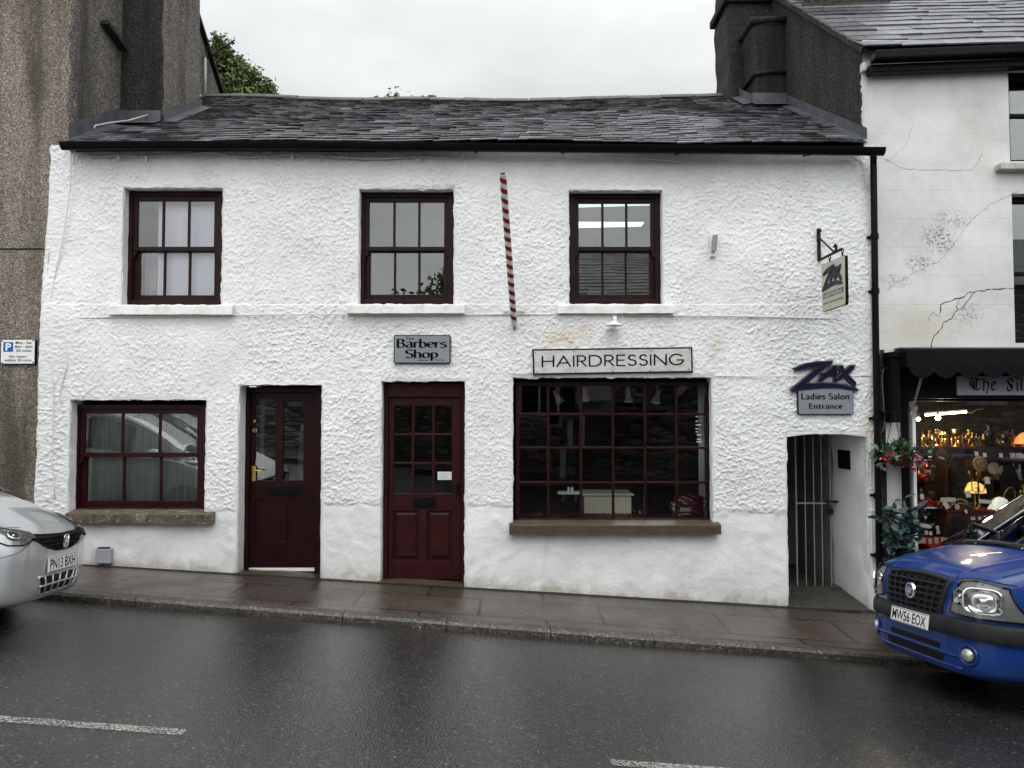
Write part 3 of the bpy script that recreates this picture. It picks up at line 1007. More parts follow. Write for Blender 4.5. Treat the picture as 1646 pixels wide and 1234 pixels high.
# round knocker scar low down and beading
lf.lathe([(.001, -.004), (.05, -.004), (.055, .0), (.055, .002)], (cm, yl - .0015, zp0 + .035), 20, 'y')
leaf1 = lf.build('door_leaf', M_MAROON_DARK, door1, bevel=.003)
g = MB(); g.box(hx[1] - .005, hx[2] + .005, yl + .02, yl + .026, zg0 - .005, zg1 + .005); g.box(hx[3] - .005, hx[4] + .005, yl + .02, yl + .026, zg0 - .005, zg1 + .005)
g.build('glass', M_GLASS, door1)
lb = MB()
p, q = P(434, 795, yl), P(479, 781, yl)
lb.box(p.x, q.x, yl - .012, yl - .001, p.z, q.z); lb.box(p.x + .02, q.x - .02, yl - .02, yl - .012, p.z + .02, q.z - .018)
for s, e in ((p.x, -1), (q.x, 1)):
    zc = (p.z + q.z) / 2
    lb.prism([(s, yl - .008, zc - .03), (s + e * .03, yl - .008, zc - .012), (s + e * .055, yl - .008, zc), (s + e * .03, yl - .008, zc + .012), (s, yl - .008, zc + .03)], (0, .006, 0))
lb.build('letterbox', M_BLACK, door1, bevel=.002)
hd = MB()
p, q = P(405, 773, yl), P(411.5, 749, yl)
hd.box(p.x, q.x, yl - .008, yl - .0005, p.z, q.z)
c = P(408, 755, yl)
hd.tube([(c.x, yl - .008, c.z), (c.x, yl - .05, c.z), (c.x + .03, yl - .055, c.z), (c.x + .105, yl - .05, c.z - .012)], .008, 8)
hd.build('handle', M_BRASS, door1, bevel=.002)
num = MB()
p = P(405, 695, yl - .004)
put2d(num, text_shape('43', .0), p, (1, 0, 0), (0, 0, 1), .055, .048)
num.build('house_number', M_SILVERM, door1)
kn = MB(); c = P(409, 677.5, yl)
kn.lathe([(.012, -.012), (.020, -.008), (.020, -.001)], (c.x, yl, c.z), 14, 'y')
kn.build('bell_push', M_BRASSD, door1)
wb = MB()
wb.box(dx0 + .0, dx1 - .012, yl - .012, yl + .04, P(0, 917.5, yl).z, P(0, 912.5, yl).z)
wb.build('weather_bar', M_WHITEP, door1, bevel=.002)
st = MB()
px0, px1 = P(386, 0, .0).x, P(513.5, 0, 0).x
zt_ = P(0, 920, Y).z
st.hexa([(px0, -.02, base_z(px0) - .2), (px1, -.02, base_z(px1) - .2), (px1, .5, -.3), (px0, .5, -.3),
         (px0, -.02, max(zt_ - .03, base_z(px0) + .008)), (px1, -.02, zt_ - .03), (px1, .5, zt_ - .003), (px0, .5, zt_ - .003)])
st.build('doorstep', M_BSTONE, door1, bevel=.006)

# barber's door: nine lights over two fielded panels
Y = DEP['d2']
fr, (dx0, dx1, dz0, dz1) = door_leaf(619, 616, 746.5, 932, Y, .035, None, None, P(0, 616, Y).z - P(0, 638, Y).z - .035)
door2 = fr.build('door', M_MAROON_DOOR, cottage, bevel=.004)
door2['label'] = 'maroon shop door with nine small panes'
lf = MB(); yl = Y + .03
zlow = P(0, 931, yl).z
gxl, gxr, zg0, zg1 = P(637, 0, yl).x, P(728.5, 0, yl).x, P(0, 793, yl).z, P(0, 652, yl).z
lf.box(dx0 + .004, gxl, yl, yl + .045, zlow, dz1 - .004); lf.box(gxr, dx1 - .004, yl, yl + .045, zlow, dz1 - .004)
lf.box(gxl, gxr, yl + .001, yl + .045, zg1, dz1 - .004)
bx = [P(px, 0, yl).x for px in (637, 667.5, 699.5, 728.5)]; bz = [P(0, py, yl).z for py in (793, 744.5, 698, 652)]
for k in (1, 2):
    lf.box(bx[k] - .013, bx[k] + .013, yl + .004, yl + .04, zg0, zg1)
    for j in range(3):
        lf.box(bx[j] + (.013 if j else 0), bx[j + 1] - (.013 if j < 2 else 0), yl + .006, yl + .038, bz[k] - .012, bz[k] + .012)
zp1, zp0 = P(0, 821, yl).z, P(0, 900, yl).z
lf.box(gxl, gxr, yl + .001, yl + .045, zp1, zg0); lf.box(gxl, gxr, yl + .001, yl + .045, zlow, zp0)
pc0, pc1 = P(677, 0, yl).x, P(690, 0, yl).x
lf.box(pc0, pc1, yl + .001, yl + .045, zp0, zp1)
for a, b2 in ((gxl, pc0), (pc1, gxr)):
    lf.box(a, b2, yl + .026, yl + .042, zp0, zp1)
    i = .028
    lf.hexa([(a + i * .5, yl + .026, zp0 + i * .5), (b2 - i * .5, yl + .026, zp0 + i * .5), (b2 - i * .5, yl + .026, zp1 - i * .5), (a + i * .5, yl + .026, zp1 - i * .5),
             (a + i * 1.6, yl + .010, zp0 + i * 1.6), (b2 - i * 1.6, yl + .010, zp0 + i * 1.6), (b2 - i * 1.6, yl + .010, zp1 - i * 1.6), (a + i * 1.6, yl + .010, zp1 - i * 1.6)])
lf.build('door_leaf', M_MAROON_DOOR, door2, bevel=.004)
g = MB()
for i in range(3):
    for j in range(3):
        a, b2 = random.uniform(-.002, .002), random.uniform(-.002, .002)
        g.add([(bx[i], yl + .022 - a - b2, bz[j]), (bx[i + 1], yl + .022 + a - b2, bz[j]), (bx[i + 1], yl + .022 + a + b2, bz[j + 1]), (bx[i], yl + .022 - a + b2, bz[j + 1])], [(0, 1, 2, 3)])
g.build('glass', M_SHOPGLASS, door2)
lb = MB()
p, q = P(664, 816, yl), P(701, 799, yl)
lb.box(p.x, q.x, yl - .010, yl - .001, p.z, q.z); lb.box(p.x + .02, q.x - .02, yl - .018, yl - .010, p.z + .022, q.z - .018)
lb.build('letterbox', M_BLACK, door2, bevel=.002)
hd = MB()
p, q = P(734.5, 797, yl), P(739.5, 775, yl)
hd.box(p.x, q.x, yl - .008, yl - .001, p.z, q.z)
c = P(737, 779, yl)
hd.tube([(c.x, yl - .008, c.z), (c.x, yl - .05, c.z), (c.x - .02, yl - .055, c.z), (c.x - .085, yl - .05, c.z - .012)], .009, 8)
hd.build('handle', M_BLACK, door2, bevel=.002)
nt = MB()
p, q = P(703.5, 771, yl + .020), P(726, 758, yl + .020)
nt.box(p.x, q.x, yl + .0165, yl + .0175, p.z, q.z)
note = nt.build('notice', plain('white_paper', (.62, .66, .66), .7, var=.05))
tag(note, 'small white paper notice stuck inside a pane of the nine-light shop door', 'notice')
nl = MB()
for k, (w_, s) in enumerate(((.8, .72), (.6, .45), (.7, .2))):
    ww = (q.x - p.x)
    nl.box(p.x + ww * .1, p.x + ww * (.1 + w_), yl + .0155, yl + .0162, p.z + (q.z - p.z) * s, p.z + (q.z - p.z) * (s + .07))
nl.build('print', plain('grey_print', (.3, .33, .33), .7), note)
st = MB()
px0, px1 = P(613, 0, 0).x, P(747, 0, 0).x
zt_ = P(0, 933, Y).z
st.hexa([(px0, -.03, base_z(px0) - .2), (px1, -.03, base_z(px1) - .2), (px1, .5, -.3), (px0, .5, -.3),
         (px0, -.03, base_z(px0) + .012), (px1, -.03, zt_ - .035), (px1, .5, zt_ - .003), (px0, .5, zt_ - .003)])
st.build('doorstep', M_BSTONE, door2, bevel=.006)

# ------------------------------------------------------------------ the passage and its iron gate
x0, x1, z0, z1 = OPEN['passage']
zs = P(1330, 944, .62).z
sp_ = MB()
sp_.hexa([(x0 - .01, -.03, -.5), (x1 + .03, -.03, -.5), (x1 + .03, .62, -.5), (x0 - .01, .62, -.5),
          (x0 - .01, -.03, base_z(x0) + .015), (x1 + .03, -.03, base_z(x1) + .015), (x1 + .03, .62, zs - .015), (x0 - .01, .62, zs - .015)])
sp_.box(x0 - .01, x1 + .03, .62, 2.4, -.5, zs)
sp_.build('passage_step', plain('wet_slate_flag', (.052, .05, .042), .35, var=.4, sc=5, bump=.4), cottage, bevel=.008)
# fat rounded right jamb standing forward of the gate
jb = MB()
rows = []
jx0, jx1 = P(1352, 800, .78).x, P(1399.5, 800, 0).x
for k in range(60):
    z = -.4 + (z1 + .4) * k / 59
    w = lambda s: .010 * sin(z * 5.1 + s) + .006 * sin(z * 13 + 2 * s)
    rows.append([(jx1 - .075 + w(1), .80, z), (jx1 - .055 + w(2), .5, z), (jx1 - .03 + w(3), .2, z), (jx1 - .012 + w(4), .05, z), (jx1 + .01, .002, z)])
jb.grid(rows)
jb.build('passage_jamb', M_WHITE, cottage, smooth='all')
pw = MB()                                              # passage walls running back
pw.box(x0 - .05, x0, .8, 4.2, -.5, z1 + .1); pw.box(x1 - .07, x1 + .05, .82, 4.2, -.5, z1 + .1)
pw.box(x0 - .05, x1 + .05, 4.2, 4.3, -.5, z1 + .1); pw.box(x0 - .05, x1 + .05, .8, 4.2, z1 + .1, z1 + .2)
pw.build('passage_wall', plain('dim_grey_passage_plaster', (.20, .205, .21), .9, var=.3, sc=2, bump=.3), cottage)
pd = MB()                                              # grey door folded back along the passage
pa, pb = P(1308, 700, .95), P(1352, 700, .95)
zf = zs + .01
pd.box(pa.x, pb.x + .04, 1.9, 1.95, zf, z1 + .02)
for zz in (zf + .3, zf + 1.1):
    pd.box(pa.x + .04, pb.x, 1.885, 1.9, zz, zz + .06)
pd.build('inner_door', plain('grey_inner_door', (.16, .165, .17), .6, var=.2), cottage, bevel=.004)

gy = .70
gt = MB()
gl, gr = P(1268, 0, gy).x, P(1351, 0, gy).x
zb, ztp = P(0, 943, gy).z, z1 + .03
zmid = P(0, 808.5, gy).z
gate_x = [P(px, 0, gy).x for px in (1268.5, 1282.5, 1296, 1308.5, 1322, 1335, 1348.5)]
for i, xx in enumerate(gate_x):
    r_ = .0065
    gt.tube([(xx, gy, zb), (xx, gy, ztp)], r_ if 0 < i < 6 else .010, 8)
gt.box(gate_x[0], gate_x[-1], gy - .014, gy + .014, zb - .012, zb + .010)
gt.box(gate_x[0], gate_x[-1], gy - .012, gy + .012, zmid - .009, zmid + .009)
gate = gt.build('gate', M_GREYPAINT, cottage, smooth=35)
gate['label'] = 'grey barred iron gate'
lk = MB()
c = P(1334, 806, gy - .03)
lk.box(c.x - .05, c.x + .10, gy - .04, gy - .016, c.z - .012, c.z + .012)
lk.tube([(c.x - .03, gy - .05, c.z), (c.x - .03, gy - .06, c.z - .03), (c.x - .005, gy - .06, c.z - .085)], .012, 8)
lk.box(c.x - .03, c.x + .035, gy - .045, gy - .018, c.z - .145, c.z - .085)
lk.build('bolt', M_IRON, gate, bevel=.003)
fp = MB()
fx = P(1352.5, 0, .74).x
fp.box(fx - .008, fx + .03, .72, .78, zs, z1 + .05)
fp.build('gate_post', M_GREYPAINT, gate, bevel=.003)
# small dark plaque on the jamb
pl = MB()
c0, c1 = P(1361, 752, .64), P(1375, 724, .36)
pl.prism([(jx1 - .069, .62, c0.z), (jx1 - .049, .36, c0.z), (jx1 - .049, .36, c1.z), (jx1 - .069, .62, c1.z)], (-.012, -.0, 0))
plq = pl.build('plaque', M_BLACK, bevel=.002)
tag(plq, 'small black plaque on the white jamb inside the gated passage', 'plaque')

# ------------------------------------------------------------------ rooms behind the glass
rm = MB()
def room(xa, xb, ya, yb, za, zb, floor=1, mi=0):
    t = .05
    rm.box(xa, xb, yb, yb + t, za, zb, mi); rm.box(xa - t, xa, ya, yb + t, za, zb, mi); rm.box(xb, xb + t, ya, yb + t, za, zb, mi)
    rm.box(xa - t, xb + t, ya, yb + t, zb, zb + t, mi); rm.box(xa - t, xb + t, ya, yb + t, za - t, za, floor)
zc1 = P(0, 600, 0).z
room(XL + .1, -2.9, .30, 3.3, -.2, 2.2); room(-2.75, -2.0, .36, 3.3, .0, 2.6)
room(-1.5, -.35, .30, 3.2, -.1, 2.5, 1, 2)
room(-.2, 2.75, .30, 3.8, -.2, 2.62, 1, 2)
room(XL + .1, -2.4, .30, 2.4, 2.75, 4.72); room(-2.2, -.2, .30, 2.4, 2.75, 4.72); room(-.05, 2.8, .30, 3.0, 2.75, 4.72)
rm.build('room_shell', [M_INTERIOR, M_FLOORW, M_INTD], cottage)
# glowing panels added upstairs, standing in for daylight from an assumed skylight
rl = MB()
Yb = 2.2
p = [P(900, 367, Yb), P(1031, 364, Yb), P(1036, 356.5, Yb), P(900, 356, Yb)]
rl.poly(p)
rl.build('glow_panel', emitter('daylight_glow', (.95, 1.0, 1.0), 1.6), cottage)
rc = MB()
q = [P(900, 369, Yb), P(1100, 371, Yb), P(1100, 420, Yb), P(900, 420, Yb)]
rc.prism(q, (0, .05, 0))
rc.build('attic_panel', plain('pale_attic_panel', (.75, .76, .75), .8), cottage)
rl = MB()
rl.poly([P(928, 333.5, 1.6), P(1046, 330, 1.6), P(1046, 324, 1.6), P(928, 324, 1.6)])
rl.build('glow_panel', emitter('daylight_glow_edge', (.95, 1.0, 1.0), 1.3), cottage)

# window dressings
def drape(name, x0, x1, z0, z1, y, mat, folds=14, amp=.018, n=110, label=None, cat='curtain'):
    mb = MB()
    ph = random.random() * 6
    rows = []
    for j in range(9):
        z = z1 + (z0 - z1) * j / 8
        rows.append([(x0 + (x1 - x0) * i / n, y + amp * (.4 + .6 * j / 8) * (sin(ph + folds * 2 * pi * i / n) + .4 * sin(ph + 2.3 * folds * pi * i / n + j * .2)), z) for i in range(n + 1)])
    mb.grid(rows)
    o = mb.build(name, mat, smooth='all')
    return tag(o, label, cat)
x0, x1, z0, z1, zm = d1_
bl = MB(); bl.box(P(262, 0, .3).x, x1 + .02, .285, .291, z0, z1)
tag(bl.build('roller_blind', plain('white_blind', (.82, .82, .9), .8, var=.03)), 'plain white blind behind the upper window at the parking sign end', 'blind')
drape('curtain', x0 - .05, P(266, 0, .45).x, z0, zm + .03, .40, plain('grey_curtain', (.62, .62, .59), .9, var=.1), 5, .03, 60, 'grey curtain at the edge of the upper window above the stone-silled window', 'curtain')
x0, x1, z0, z1, zm = g1_
drape('net_curtain', x0, x1, z0, z1, .31, M_NET, 16, .012, 160, 'white net curtain behind the ground floor sash window', 'net curtain')
x0, x1, z0, z1, zm = d2_

# ------------------------------------------------------------------ roofs laid slate by slate
def slates(mb, e0, e1, r0, r1, first, last, wmin, wmax, thick, sag=0.0, wob=.004, eave_bow=None, clip=None):
    """e0-e1 the eaves line, r0-r1 the ridge line; courses shrink from first to last"""
    e0, e1, r0, r1 = V(e0), V(e1), V(r0), V(r1)
    def pt(u, v):
        p = (e0 + (e1 - e0) * u) * (1 - v) + (r0 + (r1 - r0) * u) * v
        s = sag * sin(pi * min(max(u, 0), 1)) * v + (.012 * sin(u * 19 + v * 3) + .010 * sin(u * 7.3 + v * 8 + 1)) * (1 if sag else .4)
        p.z -= s
        return p
    L_ = ((r0 - e0).length + (r1 - e1).length) / 2
    nrm = (e1 - e0).cross(r0 - e0).normalized()
    if nrm.z < 0: nrm = -nrm
    W_ = (e1 - e0).length
    v, k = 0.0, 0
    while v < 1.0:
        h = (first + (last - first) * v) / L_ * random.uniform(.94, 1.06)
        v1 = min(v + h * 2.05, 1.02)
        u = -random.uniform(0, .03)
        while u < 1.0:
            w = random.uniform(wmin, wmax) * (1.12 - .3 * v) / W_
            u1 = u + w
            a, b_ = max(u, 0), min(u1 - .0035 / W_, 1.0)
            if b_ - a > .01 / W_ and (clip is None or clip(pt((a + b_) / 2, v + h / 2))):
                j = random.uniform(-wob, wob); tl = random.uniform(0, wob * 1.6)
                sk = random.uniform(-.06, .06) * h
                lift = thick * 1.25
                p = [pt(a, v + sk + random.uniform(-.05, .05) * h), pt(b_, v - sk + random.uniform(-.05, .05) * h), pt(b_, v1), pt(a, v1)]
                lo = [p[0] + nrm * (lift + j), p[1] + nrm * (lift + j + tl), p[2] - nrm * .004, p[3] - nrm * .004]
                hi = [q + nrm * thick for q in lo]
                mb.hexa(lo + hi)
            u = u1
        v += h; k += 1
    return pt

EAV_Y = -.13
ea = P(104, 229, EAV_Y); eb = P(1392, 231, EAV_Y)
RY = 3.35
ra = P(300, 156, RY); rb = P(1240, 153, RY)
# eaves and ridge run the full length of the house
eaves0 = V((ea.x, EAV_Y, ea.z)); eaves1 = V((eb.x, EAV_Y, eb.z))
ridge0 = V((ea.x, RY, ra.z)); ridge1 = V((eb.x, RY, rb.z + .01))
rf = MB()
pt = slates(rf, eaves0, eaves1, ridge0, ridge1, .150, .085, .13, .30, .013, sag=.085, wob=.0055)
roof = rf.build('roof', M_SLATE, cottage)
rd = MB()                                       # deck under the slates and the back slope
for a in range(24):
    u0, u1 = a / 24, (a + 1) / 24
    rd.add([pt(u0, 0) - V((0, 0, .03)), pt(u1, 0) - V((0, 0, .03)), pt(u1, 1) - V((0, 0, .03)), pt(u0, 1) - V((0, 0, .03))], [(0, 1, 2, 3)])
    p, q = pt(u0, 1) - V((0, 0, .03)), pt(u1, 1) - V((0, 0, .03))
    rd.add([p, q, V((q.x, 6.9, 4.75)), V((p.x, 6.9, 4.75))], [(0, 1, 2, 3)])
rd.build('roof_deck', M_BLACKM, roof)
rg = MB()
n = 17
for i in range(n):
    u0, u1 = i / n + .0008, (i + 1) / n - .0008
    j = random.uniform(-.006, .010)
    a, b_ = pt(u0, 1), pt(u1, 1)
    a.z += .02 + j; b_.z += .02 + j + random.uniform(-.005, .005)
    prof = [(-.17, -.075), (-.16, -.055), (-.02, .028), (.02, .028), (.16, -.055), (.17, -.075)]
    rg.grid([[(q.x, q.y + y, q.z + z) for y, z in prof] for q in (a, b_)])
    for q in (a, b_):
        rg.add([(q.x, q.y + y, q.z + z) for y, z in prof], [tuple(range(6))])
rg.build('ridge_tiles', M_RIDGE, roof)
bk = MB()
bk.box(XL + .05, XR - .05, 6.6, 6.8, -1, 4.8)
bk.build('rear_wall', M_WHITE, cottage)
fs = MB()                                       # soffit and fascia behind the gutter
fs.box(XL + .2, XR - .15, -.07, -.05, P(0, 238, -.07).z, ea.z + .01)
fs.box(XL + .2, XR - .15, -.05, .3, ea.z - .05, ea.z - .03)
fs.build('fascia', M_BLACKM, cottage)
# half-round gutter, sagging a little, in three lengths
gu = MB()
gpts = [(100, 230), (300, 229), (520, 230), (760, 232), (960, 234), (1180, 236), (1420, 239)]
prof = [(.06 * cos(a), .075 * sin(a)) for a in [pi + pi * k / 8 for k in range(9)]]
rows = []
GYc = -.185
for i in range(61):
    px = 100 + 1320 * i / 60
    py = np.interp(px, [g_[0] for g_ in gpts], [g_[1] for g_ in gpts])
    c = P(px, py, GYc)
    rows.append([(c.x, GYc + y, c.z + z) for y, z in prof] + [(c.x, GYc + y * .9, c.z + z * .9) for y, z in prof[::-1]])
gu.grid(rows, closed=True)
gu.add(rows[0], [tuple(range(18))]); gu.add(rows[-1], [tuple(range(18))])
for px in (205, 420, 640, 765, 905, 1090, 1300):
    py = np.interp(px, [g_[0] for g_ in gpts], [g_[1] for g_ in gpts])
    c = P(px, py, GYc)
    gu.grid([[(c.x + s, GYc + y * 1.1, c.z + z * 1.1) for y, z in prof] for s in (-.018, .018)])
    gu.box(c.x - .012, c.x + .012, GYc + .05, -.05, c.z - .05, c.z - .02)
gutter = gu.build('gutter', M_BLACK, cottage, smooth=40)
dp = MB()
pp = [P(1404, 246, -.16), P(1404, 262, -.06), P(1404.5, 300, -.06), P(1408, 560, -.06), P(1412, 800, -.06), P(1414.5, 985, -.06)]
dp.tube(pp, .034, 14)
for py in (380, 468, 672, 796, 893):
    c = P(np.interp(py, [300, 560, 985], [1404.5, 1408, 1414.5]), py, -.06)
    dp.lathe([(.034, -.03), (.042, -.03), (.042, .03), (.034, .03)], c, 14)
    dp.box(c.x - .06, c.x + .06, -.035, .012, c.z - .012, c.z + .012)
dp.build('downpipe', M_BLACK, cottage, smooth=40)

# ------------------------------------------------------------------ the tall brown house on the left
LX = P(115, 210).x
lh = tag(empty('tall_house', (-8.0, 3.0, base_z(-8))), 'tall brown pebbledashed house with sooty gable and stack above the cottage roof', 'building')
LF = .055
mb = MB()
mb.box(-12.5, P(92, 500, LF).x, LF, LF + .04, -1.0, 4.55); mb.box(-12.5, LX - .003, LF, LF + .04, 4.55, 7.2)
mb.build('front_wall', M_DASH, lh)
mb = MB()                                      # rough quoin edge where the two renders meet
rows = []
for k in range(90):
    z = 4.6 + k * .035
    j = .012 * sin(z * 9) + .010 * sin(z * 23 + 1)
    rows.append([(LX - .07 + j, LF - .002, z), (LX - .045 + j, LF - .022, z), (LX - .01 + j * .4, LF - .018, z), (LX + .012, LF + .03, z), (LX + .006, LF + .12, z)])
mb.grid(rows)
mb.build('quoin', M_GABLE, lh, smooth='all')
mb = MB()
mb.prism([(LX, LF + .05, 4.5), (LX, LF + .05, 7.2), (LX, 2.4, 8.52), (LX, 4.6, 6.87), (LX, 6.6, 5.36), (LX, 6.6, 4.5)], (-.3, 0, 0))
mb.build('gable_wall', M_GABLE, lh)
cp = MB()
cp.bar((LX + .01, 2.35, 8.6), (LX + .01, 4.6, 6.91), .10, .05); cp.bar((LX + .01, 4.6, 6.91), (LX + .01, 6.7, 5.33), .10, .05)
cp.build('verge', M_BLACKM, lh)
mb = MB()
mb.add([(LX, 2.4, 8.56), (LX, 6.8, 5.25), (-12.5, 6.8, 5.25), (-12.5, 2.4, 8.56)], [(0, 1, 2, 3)])
mb.add([(LX, 2.4, 8.56), (LX, -.1, 7.1), (-12.5, -.1, 7.1), (-12.5, 2.4, 8.56)], [(0, 1, 2, 3)])
mb.build('roof', M_SLATE, lh)
ck = MB()
CX1 = P(258, 190, 1.0).x
rows = []
for k in range(40):                            # the stack: slightly bellied, rough arrises
    z = 4.9 + k * .12
    j = .012 * sin(z * 4.4) + .008 * sin(z * 11)
    t = np.interp(z, [4.9, 5.6, 7, 9.6], [.04, .015, 0, -.03])
    rows.append([(LX - .05, 1.0 + .02 - t, z), (CX1 - .02 + t + j, 1.0 - t, z), (CX1 + t + j, 1.03 - t, z), (CX1 - .005 + t + j * .5, 1.55, z), (CX1 + .012 + t + j * .6, 1.57, z), (CX1 + t, 2.12, z), (LX - .05, 2.14, z)])
# two faces: the sooty front and the side
ck.grid([[r[0], r[1], r[2]] for r in rows], 0)
ck.grid([r[2:] for r in rows], 1)
chim = ck.build('chimney', [M_STACK, M_GABLE], lh, smooth=30)
ck = MB()                                      # old drip course left on the gable
a, b_ = P(161, 33, .55), P(200, 76, 1.1)
za = 6.5
ck.bar((LX + .03, .52, 6.52), (LX + .03, .98, 6.42), .14, .05)
ck.build('drip_course', M_STACK, lh)
ld = MB()                                      # lead flashing stepping round the stack
def flash(p, q, h, off, mb=ld):
    p, q = V(p), V(q)
    mb.add([p, q, q + V((0, 0, h)), p + V((0, 0, h)), p + V(off), q + V(off)], [(0, 1, 2, 3), (0, 1, 5, 4)])
def roofz(y): return eaves0.z + (ridge0.z - eaves0.z) * (y - EAV_Y) / (RY - EAV_Y) + .05
flash((LX + .012, -.06, roofz(-.06) - .02), (LX + .012, .97, roofz(.97)), .16, (.16, 0, -.03))
flash((LX, .955, roofz(.95)), (CX1 + .02, .955, roofz(.95)), .13, (0, -.17, -.085))
flash((CX1 + .06, .95, roofz(.95)), (CX1 + .03, 2.15, roofz(2.15)), .10, (.13, 0, -.02))
flash((LX + .015, 2.15, roofz(2.15)), (LX + .015, RY, roofz(RY)), .10, (.13, 0, -.02))
ld.build('flashing', M_LEAD, lh)
gr = MB()
z = P(30, 400, LF).z
gr.box(-12.5, P(73, 400, LF).x, LF - .004, LF + .002, z - .008, z + .008)
gr.build('render_joint', M_BLACKM, lh)

# ------------------------------------------------------------------ the right-hand house
RX = P(1391, 200).x
rh = tag(empty('shop_house', (6.4, 3.0, base_z(6.4))), 'cracked white rendered house with slate roof above the antiques shopfront', 'building')
RF = .04
wr1 = rect(1620, 108, 1745, 259, RF); wr2 = rect(1626, 311, 1755, 551, RF)
zt0 = P(1393, 115, RF).z
zshop = P(1440, 562, RF).z
x_out = 10.5
mb = MB()
def pan(xa, xb, za, zb):
    mb.grid([[(xa + (xb - xa) * i / 6, RF, za + (zb - za) * j / 6) for j in range(7)] for i in range(7)])
xc = P(1449.5, 600, RF).x
pan(RX, wr2[0], zshop, zt0 + .35); pan(wr2[1], x_out, zshop, zt0 + .35)
pan(wr2[0], wr2[1], wr2[3], wr1[2]); pan(wr2[0], wr1[0], wr1[2], zt0 + .35); pan(wr1[1], wr2[1], wr1[2], zt0 + .35) if wr1[1] < wr2[1] else None
pan(wr1[0], min(wr1[1], wr2[1]), wr1[3], zt0 + .35)
pan(wr2[0], wr2[1], zshop, wr2[2])
for w in (wr1, wr2):
    for xx in (w[0], w[1]):
        mb.add([(xx, RF, w[2]), (xx, RF + .2, w[2]), (xx, RF + .2, w[3]), (xx, RF, w[3])], [(0, 1, 2, 3)])
    mb.add([(w[0], RF, w[3]), (w[1], RF, w[3]), (w[1], RF + .2, w[3]), (w[0], RF + .2, w[3])], [(0, 1, 2, 3)])
WALL_R_ORIGIN = V((6.4, 3.0, base_z(6.4)))
mb.build('front_wall', cracked_white(), rh)
M_WHITE2 = plain('white_smooth_masonry_paint', (.60, .60, .59), .8, var=.06, sc=4, bump=.3, bsc=25)
mb = MB()
mb.box(P(1411, 0, RF).x, xc, RF, RF + .25, -1.2, zshop - .001)
mb.build('side_pier', M_WHITE2, rh)
mb = MB()
mb.prism([(RX, RF + .001, -1), (RX, RF + .001, P(1391, 84).z), (RX, 3.3, P(1391, 84).z + 3.26 * .785), (RX, 6.6, P(1391, 84).z), (RX, 6.6, -1)], (.25, 0, 0))
mb.build('gable_wall', M_DARKDASH, rh)
wq = MB()                                       # white paint turned round the corner, ragged
rows = []
for k in range(80):
    z = P(0, 232).z + (zt0 + .1 - P(0, 232).z) * k / 79
    j = abs(.012 * sin(z * 13) + .014 * sin(z * 31) + .01 * sin(z * 57))
    rows.append([(RX - .004, RF + .012 + j * 1.6, z), (RX - .008, RF - .004, z), (RX + .05, RF - .006, z)])
wq.grid(rows)
wq.build('corner_paint', M_WHITE2, rh, smooth='all')
rf = MB()
ze = P(1391, 82).z
e0, e1 = V((RX - .06, -.12, ze - .02)), V((x_out, -.12, ze + .12))
slates(rf, e0, e1, V((RX - .06, 3.3, ze + 2.62)), V((x_out, 3.3, ze + 2.8)), .26, .17, .26, .62, .014, wob=.005)
roof2 = rf.build('roof', M_SLATER, rh)
mb = MB()
mb.add([e0 - V((0, 0, .04)), e1 - V((0, 0, .04)), V((x_out, 3.3, ze + 2.76)), V((RX - .06, 3.3, ze + 2.58))], [(0, 1, 2, 3)])
mb.add([V((x_out, 3.3, ze + 2.76)), V((RX - .06, 3.3, ze + 2.58)), V((RX - .06, 6.8, ze)), V((x_out, 6.8, ze))], [(0, 1, 2, 3)])
mb.build('roof_deck', M_BLACKM, roof2)
vg = MB()
vg.bar((RX - .03, -.08, ze - .03), (RX - .03, 3.3, ze + 2.58), .07, .05)
vg.build('verge', M_DARKDASH, rh)
gu = MB()
g0, g1 = P(1393, 100, -.2), P(1646, 90, -.2)
slope = (g1.z - g0.z) / (g1.x - g0.x)
def gz2(x): return g0.z + slope * (x - g0.x)
for (za, zb_, ya, yb) in ((.02, .115, -.25, -.10), (-.075, .016, -.12, .0)):
    gu.hexa([(RX + .01, ya, gz2(RX) + za), (x_out, ya, gz2(x_out) + za), (x_out, yb, gz2(x_out) + za), (RX + .01, yb, gz2(RX) + za),
             (RX + .01, ya, gz2(RX) + zb_), (x_out, ya, gz2(x_out) + zb_), (x_out, yb, gz2(x_out) + zb_), (RX + .01, yb, gz2(RX) + zb_)])
gu.build('gutter', M_BLACK, rh, bevel=.012)
kn = MB()
kn.box(RX - .035, RX + .008, -.05, RF, gz2(RX) - .02, gz2(RX) + .07)
kn.build('kneeler', M_WHITE2, rh, bevel=.012)

